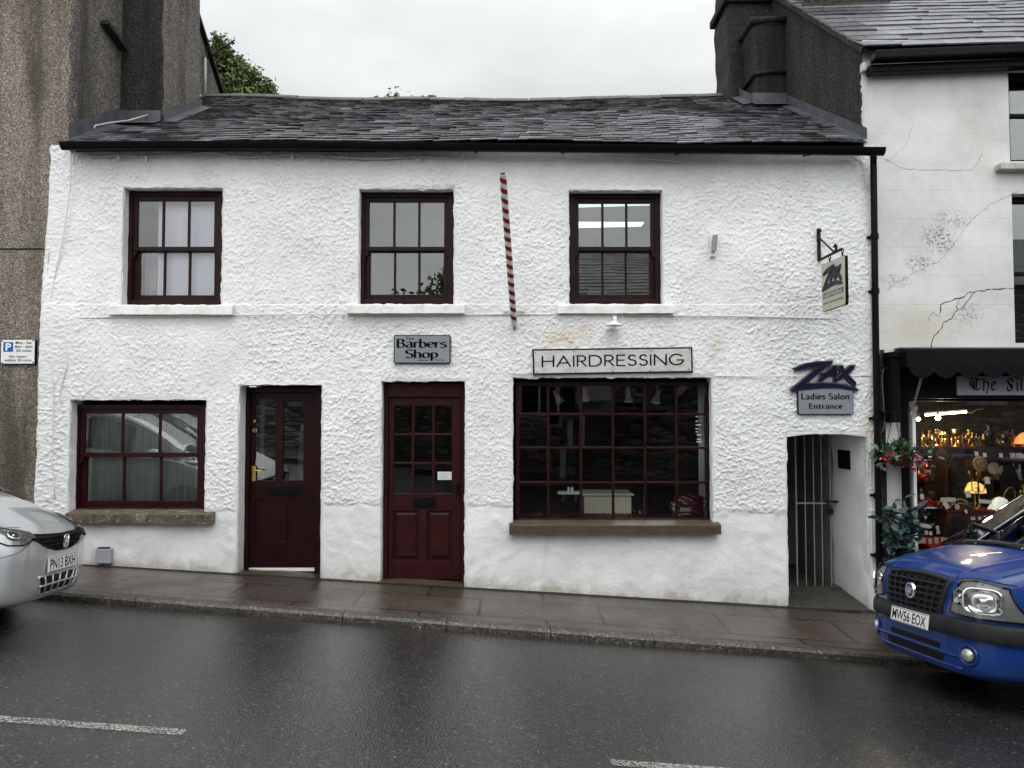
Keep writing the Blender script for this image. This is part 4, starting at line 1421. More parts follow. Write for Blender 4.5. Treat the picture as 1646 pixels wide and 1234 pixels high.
for (w, hinge, nm) in ((wr1, P(0, 186, .2).z, 'upper'), (wr2, P(0, 440, .2).z, 'mid')):
    f = frame_mb(w[0], w[1], w[2], w[3], .06, .17, .26)
    f.box(w[0] + .06, w[1] - .06, .19, .25, hinge - .02, hinge + .02)
    wo_ = f.build('window', M_BLACK, rh, bevel=.004)
    g = MB(); g.box(w[0] + .05, w[1] - .05, .215, .22, w[2] + .05, w[3] - .05)
    g.build('glass', M_GLASSU, wo_)
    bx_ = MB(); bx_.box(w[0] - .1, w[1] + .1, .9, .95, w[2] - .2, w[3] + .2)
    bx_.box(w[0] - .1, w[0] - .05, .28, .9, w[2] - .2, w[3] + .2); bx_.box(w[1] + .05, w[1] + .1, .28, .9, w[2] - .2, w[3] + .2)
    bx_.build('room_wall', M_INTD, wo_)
    if nm == 'upper':
        s = MB(); q0, q1 = P(1609, 271, -.07), P(1760, 261, -.07)
        s.box(q0.x, q1.x, -.07, RF + .2, q0.z, q1.z)
        s.build('sill', plain('lichen_sill', (.45, .44, .38), .8, var=.35, sc=12, bump=.4), wo_, bevel=.006)
    else:
        s = MB(); q0, q1 = P(1628, 560, RF + .05), P(1755, 552, RF + .05)
        s.box(q0.x, q1.x, RF + .02, RF + .2, q0.z, q1.z)
        s.build('sill', M_WHITE2, wo_, bevel=.006)

# stack on the gable: a big one across the ridge and a lower breast in front of it
def stack(name, xa, xb, ya, yb, z0, z1, mats, flare=.0, cap=None, parent=rh):
    mb = MB(); rows = []
    for k in range(46):
        z = z0 + (z1 - z0) * k / 45
        j = .012 * sin(z * 5 + xa * 9) + .008 * sin(z * 13 + xa)
        t = flare * max(0, 1 - (z - z0) / .35) ** 2
        rows.append([(xb, ya - t + j * .4, z), (xa + .03 - t, ya - t + j * .5, z), (xa - t + j, ya + .03 - t, z), (xa - t + j, yb, z), (xb, yb + .01, z)])
    mb.grid([r[:3] for r in rows], 0); mb.grid([r[2:] for r in rows], 1)
    mb.add([rows[-1][k] for k in range(5)], [(0, 1, 2, 3, 4)])
    o = mb.build(name, mats, parent, smooth=30)
    return o
sa = P(1171, 100, 2.9).x
big = stack('chimney', sa, RX + .02, 2.9, 3.62, 6.2, 9.4, [M_STACK, M_DARKDASH])
mb = MB()
mb.box(sa - .07, RX, 2.83, 3.69, P(1155, 5, 2.9).z, P(1155, 5, 2.9).z + .12)
mb.build('cornice', M_STACK, big, bevel=.02)
ba = P(1213, 100, 2.35).x
br_ = stack('chimney_breast', ba, RX + .02, 2.35, 2.95, 5.9, P(1230, 38, 2.35).z, [M_STACK, M_STACK], .05)
mb = MB(); z = P(1230, 34, 2.35).z
rows = [[(ba - .03 + .02 * sin(i), 2.30 + .02 * cos(i * 2), z - .04), (ba - .015, 2.32, z + .03), (ba + .1, 2.55, z + .09), (RX, 2.6, z + .12)] for i in range(2)]
mb.tube([(ba - .02, 2.95, z + .01), (ba - .02, 2.33, z), (ba + .2, 2.33, z + .02), (RX, 2.33, z + .01)], [.05, .055, .045, .05], 8)
z2 = P(1230, 117, 2.35).z
mb.build('drip_course', M_STACK, br_, smooth='all'); mb = MB()
mb.tube([(ba - .005, 2.9, z2), (ba - .005, 2.345, z2 - .01), (ba + .22, 2.345, z2 + .02), (RX, 2.345, z2 + .01)], [.03, .04, .03, .035], 8)
mb.build('drip_course', M_STACK, br_, smooth='all')
ld = MB()
def roofz2(y): return eaves1.z + (ridge1.z - eaves1.z) * (y - EAV_Y) / (RY - EAV_Y) + .05
n = 9
for k in range(n):                                # stepped soakers up the gable
    ya, yb = -.06 + 2.42 * k / n, -.06 + 2.42 * (k + 1) / n
    flash((RX - .012, ya, roofz2(ya) - .01), (RX - .012 - .004 * (k % 2), yb, roofz2(yb) - .01), .12, (-.13, 0, -.015), ld)
flash((ba - .06, 2.28, roofz2(2.28) + .0), (RX - .02, 2.28, roofz2(2.28)), .14, (0, -.15, -.075), ld)
flash((ba - .07, 2.28, roofz2(2.28)), (ba - .06, 2.92, roofz2(2.92)), .12, (-.12, 0, -.02), ld)
ld.build('flashing', M_LEAD, rh)
ld = MB()                                         # lead saddle dressed over the ridge
zz = ridge1.z
for k, (x0_, x1_) in enumerate(((P(1172, 150, 3.3).x - .02, P(1205, 150, 3.2).x), (P(1203, 150, 3.2).x, P(1218, 150, 2.9).x + .05))):
    ld.grid([[(x0_, 3.05 - .05 * k, zz - .09), (x0_, 3.36, zz + .085), (x0_, 3.5, zz + .03)], [(x1_, 3.0 - .1 * k, zz - .06), (x1_, 3.36, zz + .125), (x1_, 3.5, zz + .06)]])
ld.build('lead_saddle', M_LEADL, rh)
mb = MB()                                         # pot-bellied stack end over the verge, mostly out of sight
q0 = P(1300, 14, 1.75); q1 = P(1384, 0, 1.75)
mb.box(q0.x - .1, RX + 1.3, 1.7, 2.3, q0.z - .02, q0.z + .06)
mb.box(RX + .12, RX + 1.2, 1.78, 2.3, q0.z + .06, q0.z + 1.4)
mb.build('gable_chimney', M_DARKDASH, rh, bevel=.02)

# cracks in the render
def crack(pts, w=.004):
    mb = MB()
    P3 = []
    for (ax, ay), (bx_, by_) in zip(pts, pts[1:]):
        n_ = max(2, int(math.hypot(bx_ - ax, by_ - ay) / 5))
        for k in range(n_):
            t = k / n_
            P3.append(P(ax + (bx_ - ax) * t + random.uniform(-1.3, 1.3), ay + (by_ - ay) * t + random.uniform(-1.3, 1.3), RF - .0015))
    for k, (p, q) in enumerate(zip(P3, P3[1:])):
        d = (q - p).normalized(); nn = V((-d.z, 0, d.x)) * w * random.uniform(.25, 1.)
        mb.add([p - nn, q - nn, q + nn, p + nn], [(0, 1, 2, 3)])
    return mb
for pts, w in (([(1631, 463), (1585, 466), (1560, 470), (1545, 478), (1525, 484), (1512, 489), (1512, 510)], .006),
               ([(1566, 470), (1552, 490), (1534, 503), (1531, 512), (1516, 517), (1514, 527), (1501, 540), (1497, 555), (1499, 562)], .005),
               ([(1545, 478), (1538, 490), (1540, 505)], .003), ([(1512, 510), (1500, 500), (1490, 520)], .002),
               ([(1636, 308), (1590, 330), (1560, 355), (1535, 390), (1510, 420), (1465, 440), (1420, 470)], .0018),
               ([(1425, 255), (1445, 270), (1500, 274), (1560, 272), (1575, 258), (1580, 240)], .0018), ([(1395, 250), (1430, 258), (1455, 235), (1470, 190)], .0012)):
    q = crack(pts, w * 1.05); q.build('crack', M_BLACKM, rh)

# ------------------------------------------------------------------ signs
def rounded(x0, x1, z0, z1, r, Y, n=4):
    pts = []
    for cx, cz, a in ((x1 - r, z1 - r, 0), (x0 + r, z1 - r, 90), (x0 + r, z0 + r, 180), (x1 - r, z0 + r, 270)):
        for k in range(n + 1):
            t = R(a + 90 * k / n)
            pts.append((cx + r * cos(t), Y, cz + r * sin(t)))
    return pts
M_SIGNGREY = plain('grey_sign_face', (.205, .225, .245), .5, var=.12, sc=5)
M_INK = plain('black_lettering', (.006, .006, .008), .45, var=.1)
M_SIGNWHITE = plain('white_sign_face', (.70, .71, .70), .5, var=.05)
SG = -.035
def box_text(mb, shape, l, t, r, b, Y, mi=0):
    x0, x1, z0, z1 = rect(l, t, r, b, Y)
    put2d(mb, shape, (x0, Y, z0), (1, 0, 0), (0, 0, 1), x1 - x0, z1 - z0, mi)

# The Barbers Shop
root = empty('shop_sign', P(678, 584, 0))
tag(root, 'grey sign with black rim reading The Barbers Shop above the nine-light door', 'sign')
x0, x1, z0, z1 = rect(633, 538, 724, 584, SG)
mb = MB(); mb.prism(rounded(x0, x1, z0, z1, .016, SG + .004), (0, .05, 0))
mb.build('backing', M_BLACK, root, bevel=.004)
mb = MB(); mb.prism(rounded(x0 + .010, x1 - .010, z0 + .010, z1 - .010, .012, SG - .001), (0, .01, 0))
mb.build('sign_face', M_SIGNGREY, root)
mb = MB(); Yt = SG - .0025
box_text(mb, pen_text('The', gap=.08), 651.8, 541, 665.8, 546.2, Yt)
mb.build('lettering', M_INK, root); mb = MB()
box_text(mb, pen_text('Barbers', .10, 16, .04, -.02), 637.6, 544, 718.5, 559, Yt)
mb.build('lettering', M_INK, root); mb = MB()
box_text(mb, pen_text('Shop', .10, 16, .04, .0), 650.8, 561, 704.5, 580, Yt)
mb.build('lettering', M_INK, root); mb = MB()
box_text(mb, text_shape('KENDAL', .01), 672, 577.6, 689, 580, Yt)
box_text(mb, text_shape('721191', .01), 699.5, 577.4, 715, 579.8, Yt)
mb.build('lettering', M_INK, root)

# HAIRDRESSING, hung a little out of level
root = empty('shop_sign', P(985, 604, 0))
tag(root, 'long weathered white sign reading HAIRDRESSING above the many-paned shop window', 'sign')
c = [P(857, 602.5, SG), P(1114, 598.5, SG), P(1113, 557.5, SG), P(855.5, 561, SG)]
mb = MB(); mb.prism(c, (0, .045, 0)); mb.build('frame', plain('dark_maroon_sign_frame', (.022, .012, .013), .5), root, bevel=.004)
m = Mat('weathered_sign_board', (.55, .55, .53), .5)
f = m.noise(9, 6, .7, m.co((1, 1, 2)))
cc = m.ramp(f, [(.3, (.38, .375, .36)), (.55, (.55, .55, .535)), (.72, (.60, .60, .59))])
cc = m.mix(m.ramp(m.noise(70, 4, .7), [(.55, 0.), (.7, .5)]), cc, (.25, .24, .22))
cc = m.mix(m.ramp(m.noise(2.5, 3), [(.5, 0.), (.75, .3)]), cc, (.40, .34, .27))
m.i('Base Color', cc)
def inset(c, d):
    ce = sum(c, V()) / 4
    return [V((p.x + (d if p.x < ce.x else -d), p.y, p.z + (d if p.z < ce.z else -d))) for p in c]
q = [V((p.x, SG - .003, p.z)) for p in inset(c, .018)]
mb = MB(); mb.prism(q, (0, .01, 0)); mb.build('sign_board', m.m, root)
mb = MB()
o, r_, u = P(870.5, 590.5, SG - .005), (P(1100, 586.8, SG - .005) - P(870.5, 590.5, SG - .005)), V((0, 0, 1))
wd = r_.length; r_.normalize()
hh = (P(0, 567.5, SG).z - P(0, 586.5, SG).z)
put2d(mb, caps_text('HAIRDRESSING', .062, .25), o, r_, u, wd, hh)
mb.build('lettering', M_INK, root)
mb = MB()
for px, py in ((861, 566), (923, 565), (985, 563.5), (1047, 563), (1108, 562), (863, 597.5), (925, 597), (985, 596.5), (1045, 595.5), (1107.5, 593.5), (932, 577)):
    p = P(px, py, SG - .004); mb.lathe([(.002, -.003), (.0065, -.002), (.0065, .002)], p, 8, 'y')
mb.build('screws', M_BLACKM, root)

# logo strokes shared by the big and the hanging sign, in the pixel space of the big one (0..1410 x 0..1234)
Z_SHAPE = [(155, 262), (330, 185), (560, 145), (840, 132), (835, 160), (640, 300), (340, 550), (700, 540), (900, 552), (1120, 590), (1310, 650), (1320, 662), (1250, 660), (1000, 620), (760, 610), (420, 638), (110, 672), (90, 655), (250, 530), (590, 225), (400, 238), (180, 285)]
A_SHAPE = [(600, 470), (880, 215), (935, 215), (925, 350), (955, 345), (950, 375), (925, 380), (915, 500), (885, 500), (880, 395), (775, 400), (650, 490), (590, 490)]
A_BAR = [(625, 355), (760, 348), (735, 385), (620, 390)]
X1_SHAPE = [(975, 215), (1035, 215), (1090, 330), (1285, 530), (1275, 575), (1210, 530), (1060, 380)]
X2_SHAPE = [(1200, 215), (1262, 215), (1240, 260), (1080, 420), (900, 510), (960, 430), (1060, 330)]
LOGO = [Z_SHAPE, A_SHAPE, A_BAR, X1_SHAPE, X2_SHAPE]
M_LILAC = plain('lilac_grey_edging', (.13, .12, .19), .5, var=.1)
M_NAVY = plain('navy_black_sign_paint', (.010, .008, .022), .35, var=.3)
def offset_poly(pts, d):
    """push a 2D outline outward by d"""
    n = len(pts); out = []
    area = sum(pts[i][0] * pts[(i + 1) % n][1] - pts[(i + 1) % n][0] * pts[i][1] for i in range(n))
    sg = 1 if area > 0 else -1
    for i in range(n):
        p0, p1, p2 = V(pts[i - 1]), V(pts[i]), V(pts[(i + 1) % n])
        e1 = (p1 - p0).normalized(); e2 = (p2 - p1).normalized()
        n1 = V((e1.y, -e1.x)) * sg; n2 = V((e2.y, -e2.x)) * sg
        b = n1 + n2
        b = b.normalized() if b.length > .2 else n1
        k = min(1 / max(b.dot(n1), .45), 1.8)
        out.append(tuple(p1 + b * d * k))
    return out
def logo(mp, root, deep, off_in, off_out, dirv):
    """mp maps logo space to the world; dirv points out of the sign"""
    for name, d, mat, o in (('logo_rim', off_out, M_BLACK, .002), ('logo_edging', off_out * .66, M_LILAC, .006), ('logo_letters', off_in, M_NAVY, .010)):
        mb = MB()
        for k, s in enumerate(LOGO):
            pts = [V(mp(*p)) + dirv * (o + .0006 * k) for p in (offset_poly(s, d) if d else s)]
            mb.prism(pts, -dirv * deep)
        mb.build(name, mat, root)

root = empty('salon_sign', P(1327, 668, 0))
tag(root, 'purple black Zax sign over a grey panel reading Ladies Salon Entrance above the gated passage', 'sign')
x0, x1, z0, z1 = rect(1282.5, 624, 1372.5, 666, SG)
mb = MB(); mb.prism(rounded(x0, x1, z0, z1, .010, SG + .004), (0, .05, 0)); mb.build('backing', M_BLACK, root, bevel=.003)
mb = MB(); mb.prism(rounded(x0 + .007, x1 - .007, z0 + .007, z1 - .004, .008, SG), (0, .008, 0)); mb.build('sign_face', M_SIGNGREY, root)
mb = MB()
box_text(mb, pen_text('Ladies Salon', .10, 16, .06, .08), 1288, 631.5, 1365.5, 642, SG - .003)
mb.build('lettering', M_INK, root); mb = MB()
box_text(mb, pen_text('Entrance', .10, 16, .06, .08), 1300.5, 648, 1354.5, 657, SG - .003)
mb.build('lettering', M_INK, root)
lm = lambda x, y: P(1265 + x / 11.75, 570 + y / 11.75, SG)
logo(lm, root, .03, 8, 26, V((0, -1, 0)))
mb = MB()
mb.prism([lm(420, 505), lm(620, 330), lm(900, 300), lm(1060, 440), lm(1160, 545), lm(900, 550), lm(430, 540)], (0, .02, 0))
mb.build('logo_panel', M_SIGNGREY, root)

# hanging sign on its iron bracket
def hx_(px, py, Y): return P(px, py, Y)
root = empty('hanging_sign', P(1316, 420, 0))
tag(root, 'cream hanging Zax hairdressing sign on a rusty iron bracket above the passage', 'hanging sign')
top = P(1316, 367, -.02); bot = P(1317, 418, -.02)
ARM = .60
def arm_px(px):                                 # depth at which the level arm passes pixel px
    x = bot.x
    return x * F / (px - CX) - 8.2
bx0 = bot.x
mb = MB()
mb.bar((top.x, -.015, top.z), (bot.x, -.015, bot.z - .01), .03, .034, (0, 1, 0))
tip = V((bx0, arm_px(1357.5), bot.z))
mb.bar((bx0, -.0, bot.z), tip, .022, .022)
mid = V((bx0, arm_px(1346), bot.z))
mb.tube([(bx0, -.02, top.z - .10), mid + V((0, .04, .02))], .010, 8)
mb.tube([mid + V((0, 0, .0)), mid + V((0, -.03, .03)), mid + V((0, -.035, .06)), mid + V((0, -.01, .075)), mid + V((0, .012, .055))], .014, 8)
mb.lathe([(.002, -.03), (.018, -.025), (.018, 0)], (top.x + .002, -.03, top.z - .03), 10, 'y')
mb.build('bracket', M_IRON, root, bevel=.002)
ya, yb = arm_px(1326.5), arm_px(1364.5)
zt_, zb_ = None, None
za = P(1326, 428, ya).z; zb0 = P(1327, 501, ya).z
mb = MB()
cr_ = [(0, 0), (1, 0), (1, 1), (0, 1)]
tz1 = (P(1326, 427.5, ya).z + P(1366, 409, yb).z) / 2; tz0 = (P(1328, 501.5, ya).z + P(1366, 489, yb).z) / 2
rr = .025
bp = []
for cy, cz, a in ((yb + rr, tz1 - rr, 90), (ya - rr * .6, tz1 - rr * .6, 0), (ya - rr, tz0 + rr, 270), (yb + rr, tz0 + rr, 180)):
    for k in range(5):
        t = R(a + 90 * k / 4) if a in (90, 180) else R(a + 90 * k / 4)
        bp.append((cy + rr * cos(t), cz + rr * sin(t)))
# order the outline by angle so that it stays convex
cyy, czz = (ya + yb) / 2, (tz0 + tz1) / 2
bp.sort(key=lambda p: atan2(p[1] - czz, p[0] - cyy))
mb.prism([(bx0 - .014, y, z) for y, z in bp], (.028, 0, 0))
mb.build('sign_edge', M_BLACK, root)
mb = MB()
mb.prism([(bx0 - .0165, cyy + (y - cyy) * .985, czz + (z - czz) * .985) for y, z in bp], (.002, 0, 0))
mb.build('sign_face', plain('cream_sign_face', (.50, .47, .38), .6, var=.12, sc=6), root)
W_, H_ = yb - ya, tz1 - tz0                     # W_ is negative: towards the viewer reads rightwards
def hmap(u, v, o=.018): return V((bx0 - o, ya + W_ * u, tz1 - H_ * v))
hl = lambda x, y: hmap(.03 + .86 * (x - 80) / 1250, .09 + .47 * (y - 120) / 560)
logo(hl, root, .001, 8, 28, V((-1, 0, 0)))
mb = MB(); mb.prism([hmap(.05, .73), hmap(.92, .73), hmap(.92, .625), hmap(.05, .625)], (.001, 0, 0)); mb.build('band', M_NAVY, root)
mb = MB(); put2d(mb, text_shape('HAIRDRESSING', .01), hmap(.08, .72, .0195), V((0, W_, 0)).normalized(), (0, 0, 1), abs(W_) * .81, H_ * .08); mb.build('band_lettering', M_SIGNWHITE, root)
mb = MB(); put2d(mb, text_shape('Ladies & Gentlemans Salon', .0), hmap(.07, .86, .0185), V((0, W_, 0)).normalized(), (0, 0, 1), abs(W_) * .84, H_ * .05); mb.build('small_lettering', M_INK, root)
mb = MB()
for u in (.30, .84):
    y = ya + W_ * u
    zc = (bot.z + tz1) / 2
    h = (bot.z - tz1) / 2
    for k, (z0_, z1_) in enumerate(((tz1 - .005, zc + h * .15), (zc - h * .15, bot.z))):
        n = 12
        mb.tube([(bx0 + (.010 * cos(2 * pi * i / n) if k else 0), y + (0 if k else .012 * cos(2 * pi * i / n)), (z0_ + z1_) / 2 + (z1_ - z0_) / 2 * sin(2 * pi * i / n)) for i in range(n + 1)], .0045, 6, False)
mb.build('chain', M_IRON, root, smooth='all')

# parking sign
root = empty('parking_sign', P(29, 585, LF))
tag(root, 'small white parking sign with blue P square on the brown wall', 'sign')
PS = .02
x0, x1, z0, z1 = rect(1.5, 545, 56, 585, PS)
mb = MB(); mb.prism(rounded(x0, x1, z0, z1, .014, PS + .002), (0, .03, 0)); mb.build('backing', M_BLACK, root, bevel=.002)
mb = MB(); mb.prism(rounded(x0 + .006, x1 - .006, z0 + .006, z1 - .006, .012, PS - .002), (0, .006, 0)); mb.build('sign_face', M_SIGNWHITE, root)
mb = MB(); a = rect(5.5, 549.7, 20.8, 565, PS - .004); mb.box(a[0], a[1], PS - .004, PS - .002, a[2], a[3]); mb.build('blue_panel', plain('parking_blue', (.008, .075, .33), .4, var=.05), root)
mb = MB(); box_text(mb, text_shape('P', .035), 9, 551.5, 17.8, 563.3, PS - .0055); mb.build('symbol', M_SIGNWHITE, root)
mb = MB()
Yt = PS - .004
for s, l, t, r, b in (('Mon - Sat', 25, 548.2, 50.5, 552.8), ('8am - 6pm', 24, 554.6, 51.8, 560), ('30 mins', 26, 561.2, 50.3, 565.2),
                      ('No return', 14.8, 570.5, 42.3, 574.6), ('within 30 mins', 7, 576.4, 50.5, 580.7)):
    mb = MB(); box_text(mb, text_shape(s, .008), l, t, r, b, Yt); mb.build('lettering', M_INK, root)
mb = MB()
for px, py in ((4, 548), (53, 547.3), (4, 583), (53, 582)):
    mb.lathe([(.002, -.003), (.007, -.002), (.007, .001)], P(px, py, PS - .002), 8, 'y')
mb.build('screws', M_BLACKM, root)

# ------------------------------------------------------------------ barber's pole
def pole_mat():
    m = Mat('red_and_white_pole_stripes', (.6, .6, .58), .35)
    return m.m
root = empty('barber_pole', P(827, 512, 0))
tag(root, 'red and white striped barber pole leaning out from the white wall', 'barber pole')
pa = P(826.5, 522, -.06)                         # foot, close to the wall
pb_ = P(808.3, 281, -1.05)                        # top, leaning out over the pavement
ax = (pb_ - pa); Ln = ax.length; ax.normalize()
sx = ax.cross(V((0, 1, 0))).normalized(); sy = sx.cross(ax).normalized()
mb = MB()
n, ns = 28, 180
turns = 16.5
rad = .033
rows = []
for i in range(ns + 1):
    t = i / ns
    c = pa + ax * Ln * t
    rows.append([c + (sx * cos(2 * pi * k / n) + sy * sin(2 * pi * k / n)) * rad for k in range(n)])
b0_ = len(mb.v)
for r in rows: mb.v += [tuple(p) for p in r]
for i in range(ns):
    for k in range(n):
        ph = ((i + .5) / ns * turns - (k + .5) / n) % 1.0
        mb.f.append((i * n + k, i * n + (k + 1) % n, (i + 1) * n + (k + 1) % n, (i + 1) * n + k)); mb.m.append(1 if ph < .5 and .3 < (i / ns) * turns < turns - .25 else 0)
M_PRED = plain('weathered_red_stripe', (.20, .010, .018), .4, var=.25, sc=14)
M_PWHITE = plain('weathered_white_stripe', (.60, .60, .57), .45, var=.15, sc=14)
mb.build('pole', [M_PWHITE, M_PRED], root, smooth='all')
mb = MB()
mb.tube([pb_ - ax * .004, pb_ + ax * .010], [rad * 1.06, rad * 1.06], 24)
mb.tube([pb_ + ax * .0085, pb_ + ax * .0125], [rad * .86, rad * .86], 24, mi=1)
mb.build('pole_end', [M_PWHITE, M_BLACKM], root, smooth=40)
mb = MB()
mb.tube([pa - ax * .05, pa], [.008, .012], 10)
mb.tube([pa - ax * .07, pa - ax * .02], [.004, .004], 8)
mb.build('foot_spike', M_IRON, root, smooth=40); mb = MB()
p = P(827, 501, -.004)
mb.box(p.x - .12, p.x + .11, -.024, -.010, p.z - .015, p.z + .015)
mb.tube([(p.x, -.02, p.z), tuple(pa + ax * .14)], .012, 8)
for s in (-.09, .085):
    mb.lathe([(.002, -.008), (.010, -.005), (.010, 0)], (p.x + s, -.024, p.z), 8, 'y')
mb.build('bracket', plain('whitewashed_bracket', (.5, .5, .48), .6, var=.3, sc=20), root, smooth=40)

# ------------------------------------------------------------------ small things fixed to the white wall
def floodlight():
    root = empty('floodlight', P(987, 508, 0))
    tag(root, 'small white floodlight under the upper window beside the barber pole', 'light')
    c = P(987, 509, -.05)
    mb = MB(); mb.box(c.x - .02, c.x + .035, -.03, .01, c.z - .01, c.z + .03)
    mb.tube([(c.x + .01, -.02, c.z + .005), (c.x + .005, -.12, c.z - .05)], .02, 10)
    mb.build('arm', M_WHITEP, root, bevel=.004)
    mb = MB(); q = P(987, 523, -.13)
    mb.lathe([(.02, .05), (.03, .046), (.05, .022), (.092, .006), (.096, 0), (.08, .003), (.02, .02)], (q.x, -.13, q.z), 20)
    mb.build('lamp_shade', M_WHITEP, root, smooth=40)
floodlight()
root = empty('alarm_sensor', P(1147, 410, 0))
tag(root, 'slim white sensor box on the bare wall between an upper window and the hanging sign', 'sensor')
mb = MB(); a = rect(1141.5, 374, 1151, 412, -.02); mb.box(a[0], a[1], -.022, .01, a[2], a[3]); mb.build('backplate', M_WHITEP, root, bevel=.003)
mb = MB(); p, q = P(1149, 378, -.06), P(1147.5, 403, -.05)
mb.tube([(q.x, -.05, q.z), (p.x, -.08, p.z)], .028, 14); mb.build('sensor_tube', M_GREYP, root, smooth=40)
root = empty('junction_box', P(165, 906, 0))
tag(root, 'grey square meter cover low on the white wall beside the silver car', 'cover')
mb = MB(); a = rect(153, 882, 178, 906, -.05); mb.box(a[0], a[1], -.055, .01, a[2], a[3]); mb.build('cover', M_GREYP, root, bevel=.010)
mb = MB(); mb.box(a[0] + .02, a[1] - .03, -.05, .0, a[3] + .001, a[3] + .012); mb.build('hood', M_BLACKM, root, bevel=.003)

def cable(name, pts, r, mat, label, Y=-.012, sm=4):
    P3 = []
    pts_ = [np.array(p, float) for p in pts]
    ex = [pts_[0] * 2 - pts_[1]] + pts_ + [pts_[-1] * 2 - pts_[-2]]
    for i in range(1, len(ex) - 2):
        for k in range(sm):
            t = k / sm
            a = .5 * (2 * ex[i] + (ex[i + 1] - ex[i - 1]) * t + (2 * ex[i - 1] - 5 * ex[i] + 4 * ex[i + 1] - ex[i + 2]) * t * t + (3 * ex[i] - ex[i - 1] - 3 * ex[i + 1] + ex[i + 2]) * t ** 3)
            P3.append(a)
    P3.append(pts_[-1])
    mb = MB()
    mb.tube([P(a[0], a[1], a[2] if len(a) > 2 else Y) for a in P3], r, 6)
    return tag(mb.build(name, mat, smooth='all'), label, 'cable')
cable('eaves_cable', [(113, 238), (125, 246), (150, 252), (180, 250), (230, 251), (300, 248), (340, 245), (400, 253), (470, 248), (540, 252), (600, 255), (675, 252), (740, 254), (800, 258), (900, 256), (990, 252), (1090, 259)], .0065, M_CABLE, 'whitewashed cable looping along the wall just under the gutter', -.03)
cable('wall_cable', [(90, 512), (172, 510), (373, 506.5), (520, 505), (700, 506), (830, 505), (1000, 506.5), (1180, 508), (1300, 511), (1360, 513), (1385, 521), (1398, 530)], .0075, M_CABLE, 'long whitewashed cable running across the wall below the upper sills', -.022)
cable('wall_cable', [(1146, 604), (1220, 605), (1280, 604.5), (1400, 604)], .004, M_CABLE, 'thin cable running from the shop window to behind the Zax sign', -.018)
cable('wall_cable', [(114, 242), (113, 300), (106, 350), (100, 390), (91, 430), (84, 470), (80, 495), (90, 512), (100, 540), (108, 570), (107, 590), (98, 620), (95, 645), (100, 652)], .006, M_CABLE, 'whitewashed cable snaking down the far corner of the white wall above the stone sill', -.022)
cable('wall_cable', [(78, 400), (76, 440), (74, 480), (78, 505), (86, 530), (84, 580), (86, 640), (84, 740), (88, 800)], .005, M_CABLE, 'thin cable hugging the edge of the white wall beside the brown house', -.012)
cable('wall_cable', [(1360, 250), (1372, 253), (1383, 262), (1391, 280), (1396, 300)], .009, M_CABLE, 'thick whitewashed cable curving into the black downpipe under the gutter', -.035)
for px, py in ((190, 249), (470, 247.5), (675, 251.5), (985, 251.5), (1180, 251), (235, 251)):
    c = P(px, py, -.035); cl_ = MB(); cl_.box(c.x - .006, c.x + .006, -.05, .0, c.z - .05, c.z + .012)
    tag(cl_.build('cable_clip', M_WHITEP), 'small white clip holding the looping cable just under the gutter', 'cable clip', 'cable clips under the gutter')
# cable over the slates to the aerial
def roofp(px, py):
    """where the photograph's pixel meets the roof plane"""
    d = FWD + V((1, 0, 0)) * ((px - CX) / F) + UP * ((CY - py) / F)
    s = (ridge0.z - eaves0.z) / (RY - EAV_Y)
    t = (eaves0.z + s * (CAM.y - EAV_Y) - CAM.z) / (d.z - s * d.y)
    return CAM + d * t + V((0, -.05, .09))
mb = MB()
mb.tube([roofp(*p) for p in ((155, 221), (157, 217), (175, 213), (210, 208), (240, 199), (262, 190), (280, 181), (290, 172), (300, 174), (312, 172), (324, 166))] + [P(323.5, 152, RY)], .008, 6)
tag(mb.build('roof_cable', plain('pale_cable', (.45, .45, .43), .6)), 'pale aerial cable running down the slates beside the sooty stack', 'cable')

# ------------------------------------------------------------------ television aerial
root = empty('aerial', P(329, 150, RY + .1))
tag(root, 'thin television aerial on a short mast at the end of the slate ridge', 'aerial')
Ya = RY + .1
mb = MB(); mb.tube([P(329.5, 152, Ya), P(330, 92, Ya)], .020, 8); mb.build('mast', plain('pale_mast', (.5, .5, .5), .5), root, smooth='all')
mb = MB()
mb.tube([P(322, 90.5, Ya), P(336, 93, Ya), P(377, 64, Ya - .35)], .011, 8)
for t in np.linspace(.25, .98, 7):
    p = P(336, 93, Ya) * (1 - t) + P(377, 64, Ya - .35) * t
    mb.tube([p + V((-.0, -.05, -.09)), p + V((.0, .05, .09))], .0035, 5)
for px in (323, 331, 334):
    mb.tube([P(px, 92, Ya), P(px, 72 if px != 331 else 78, Ya)], .0045, 5)
mb.build('antenna', M_BLACKM, root, smooth='all')

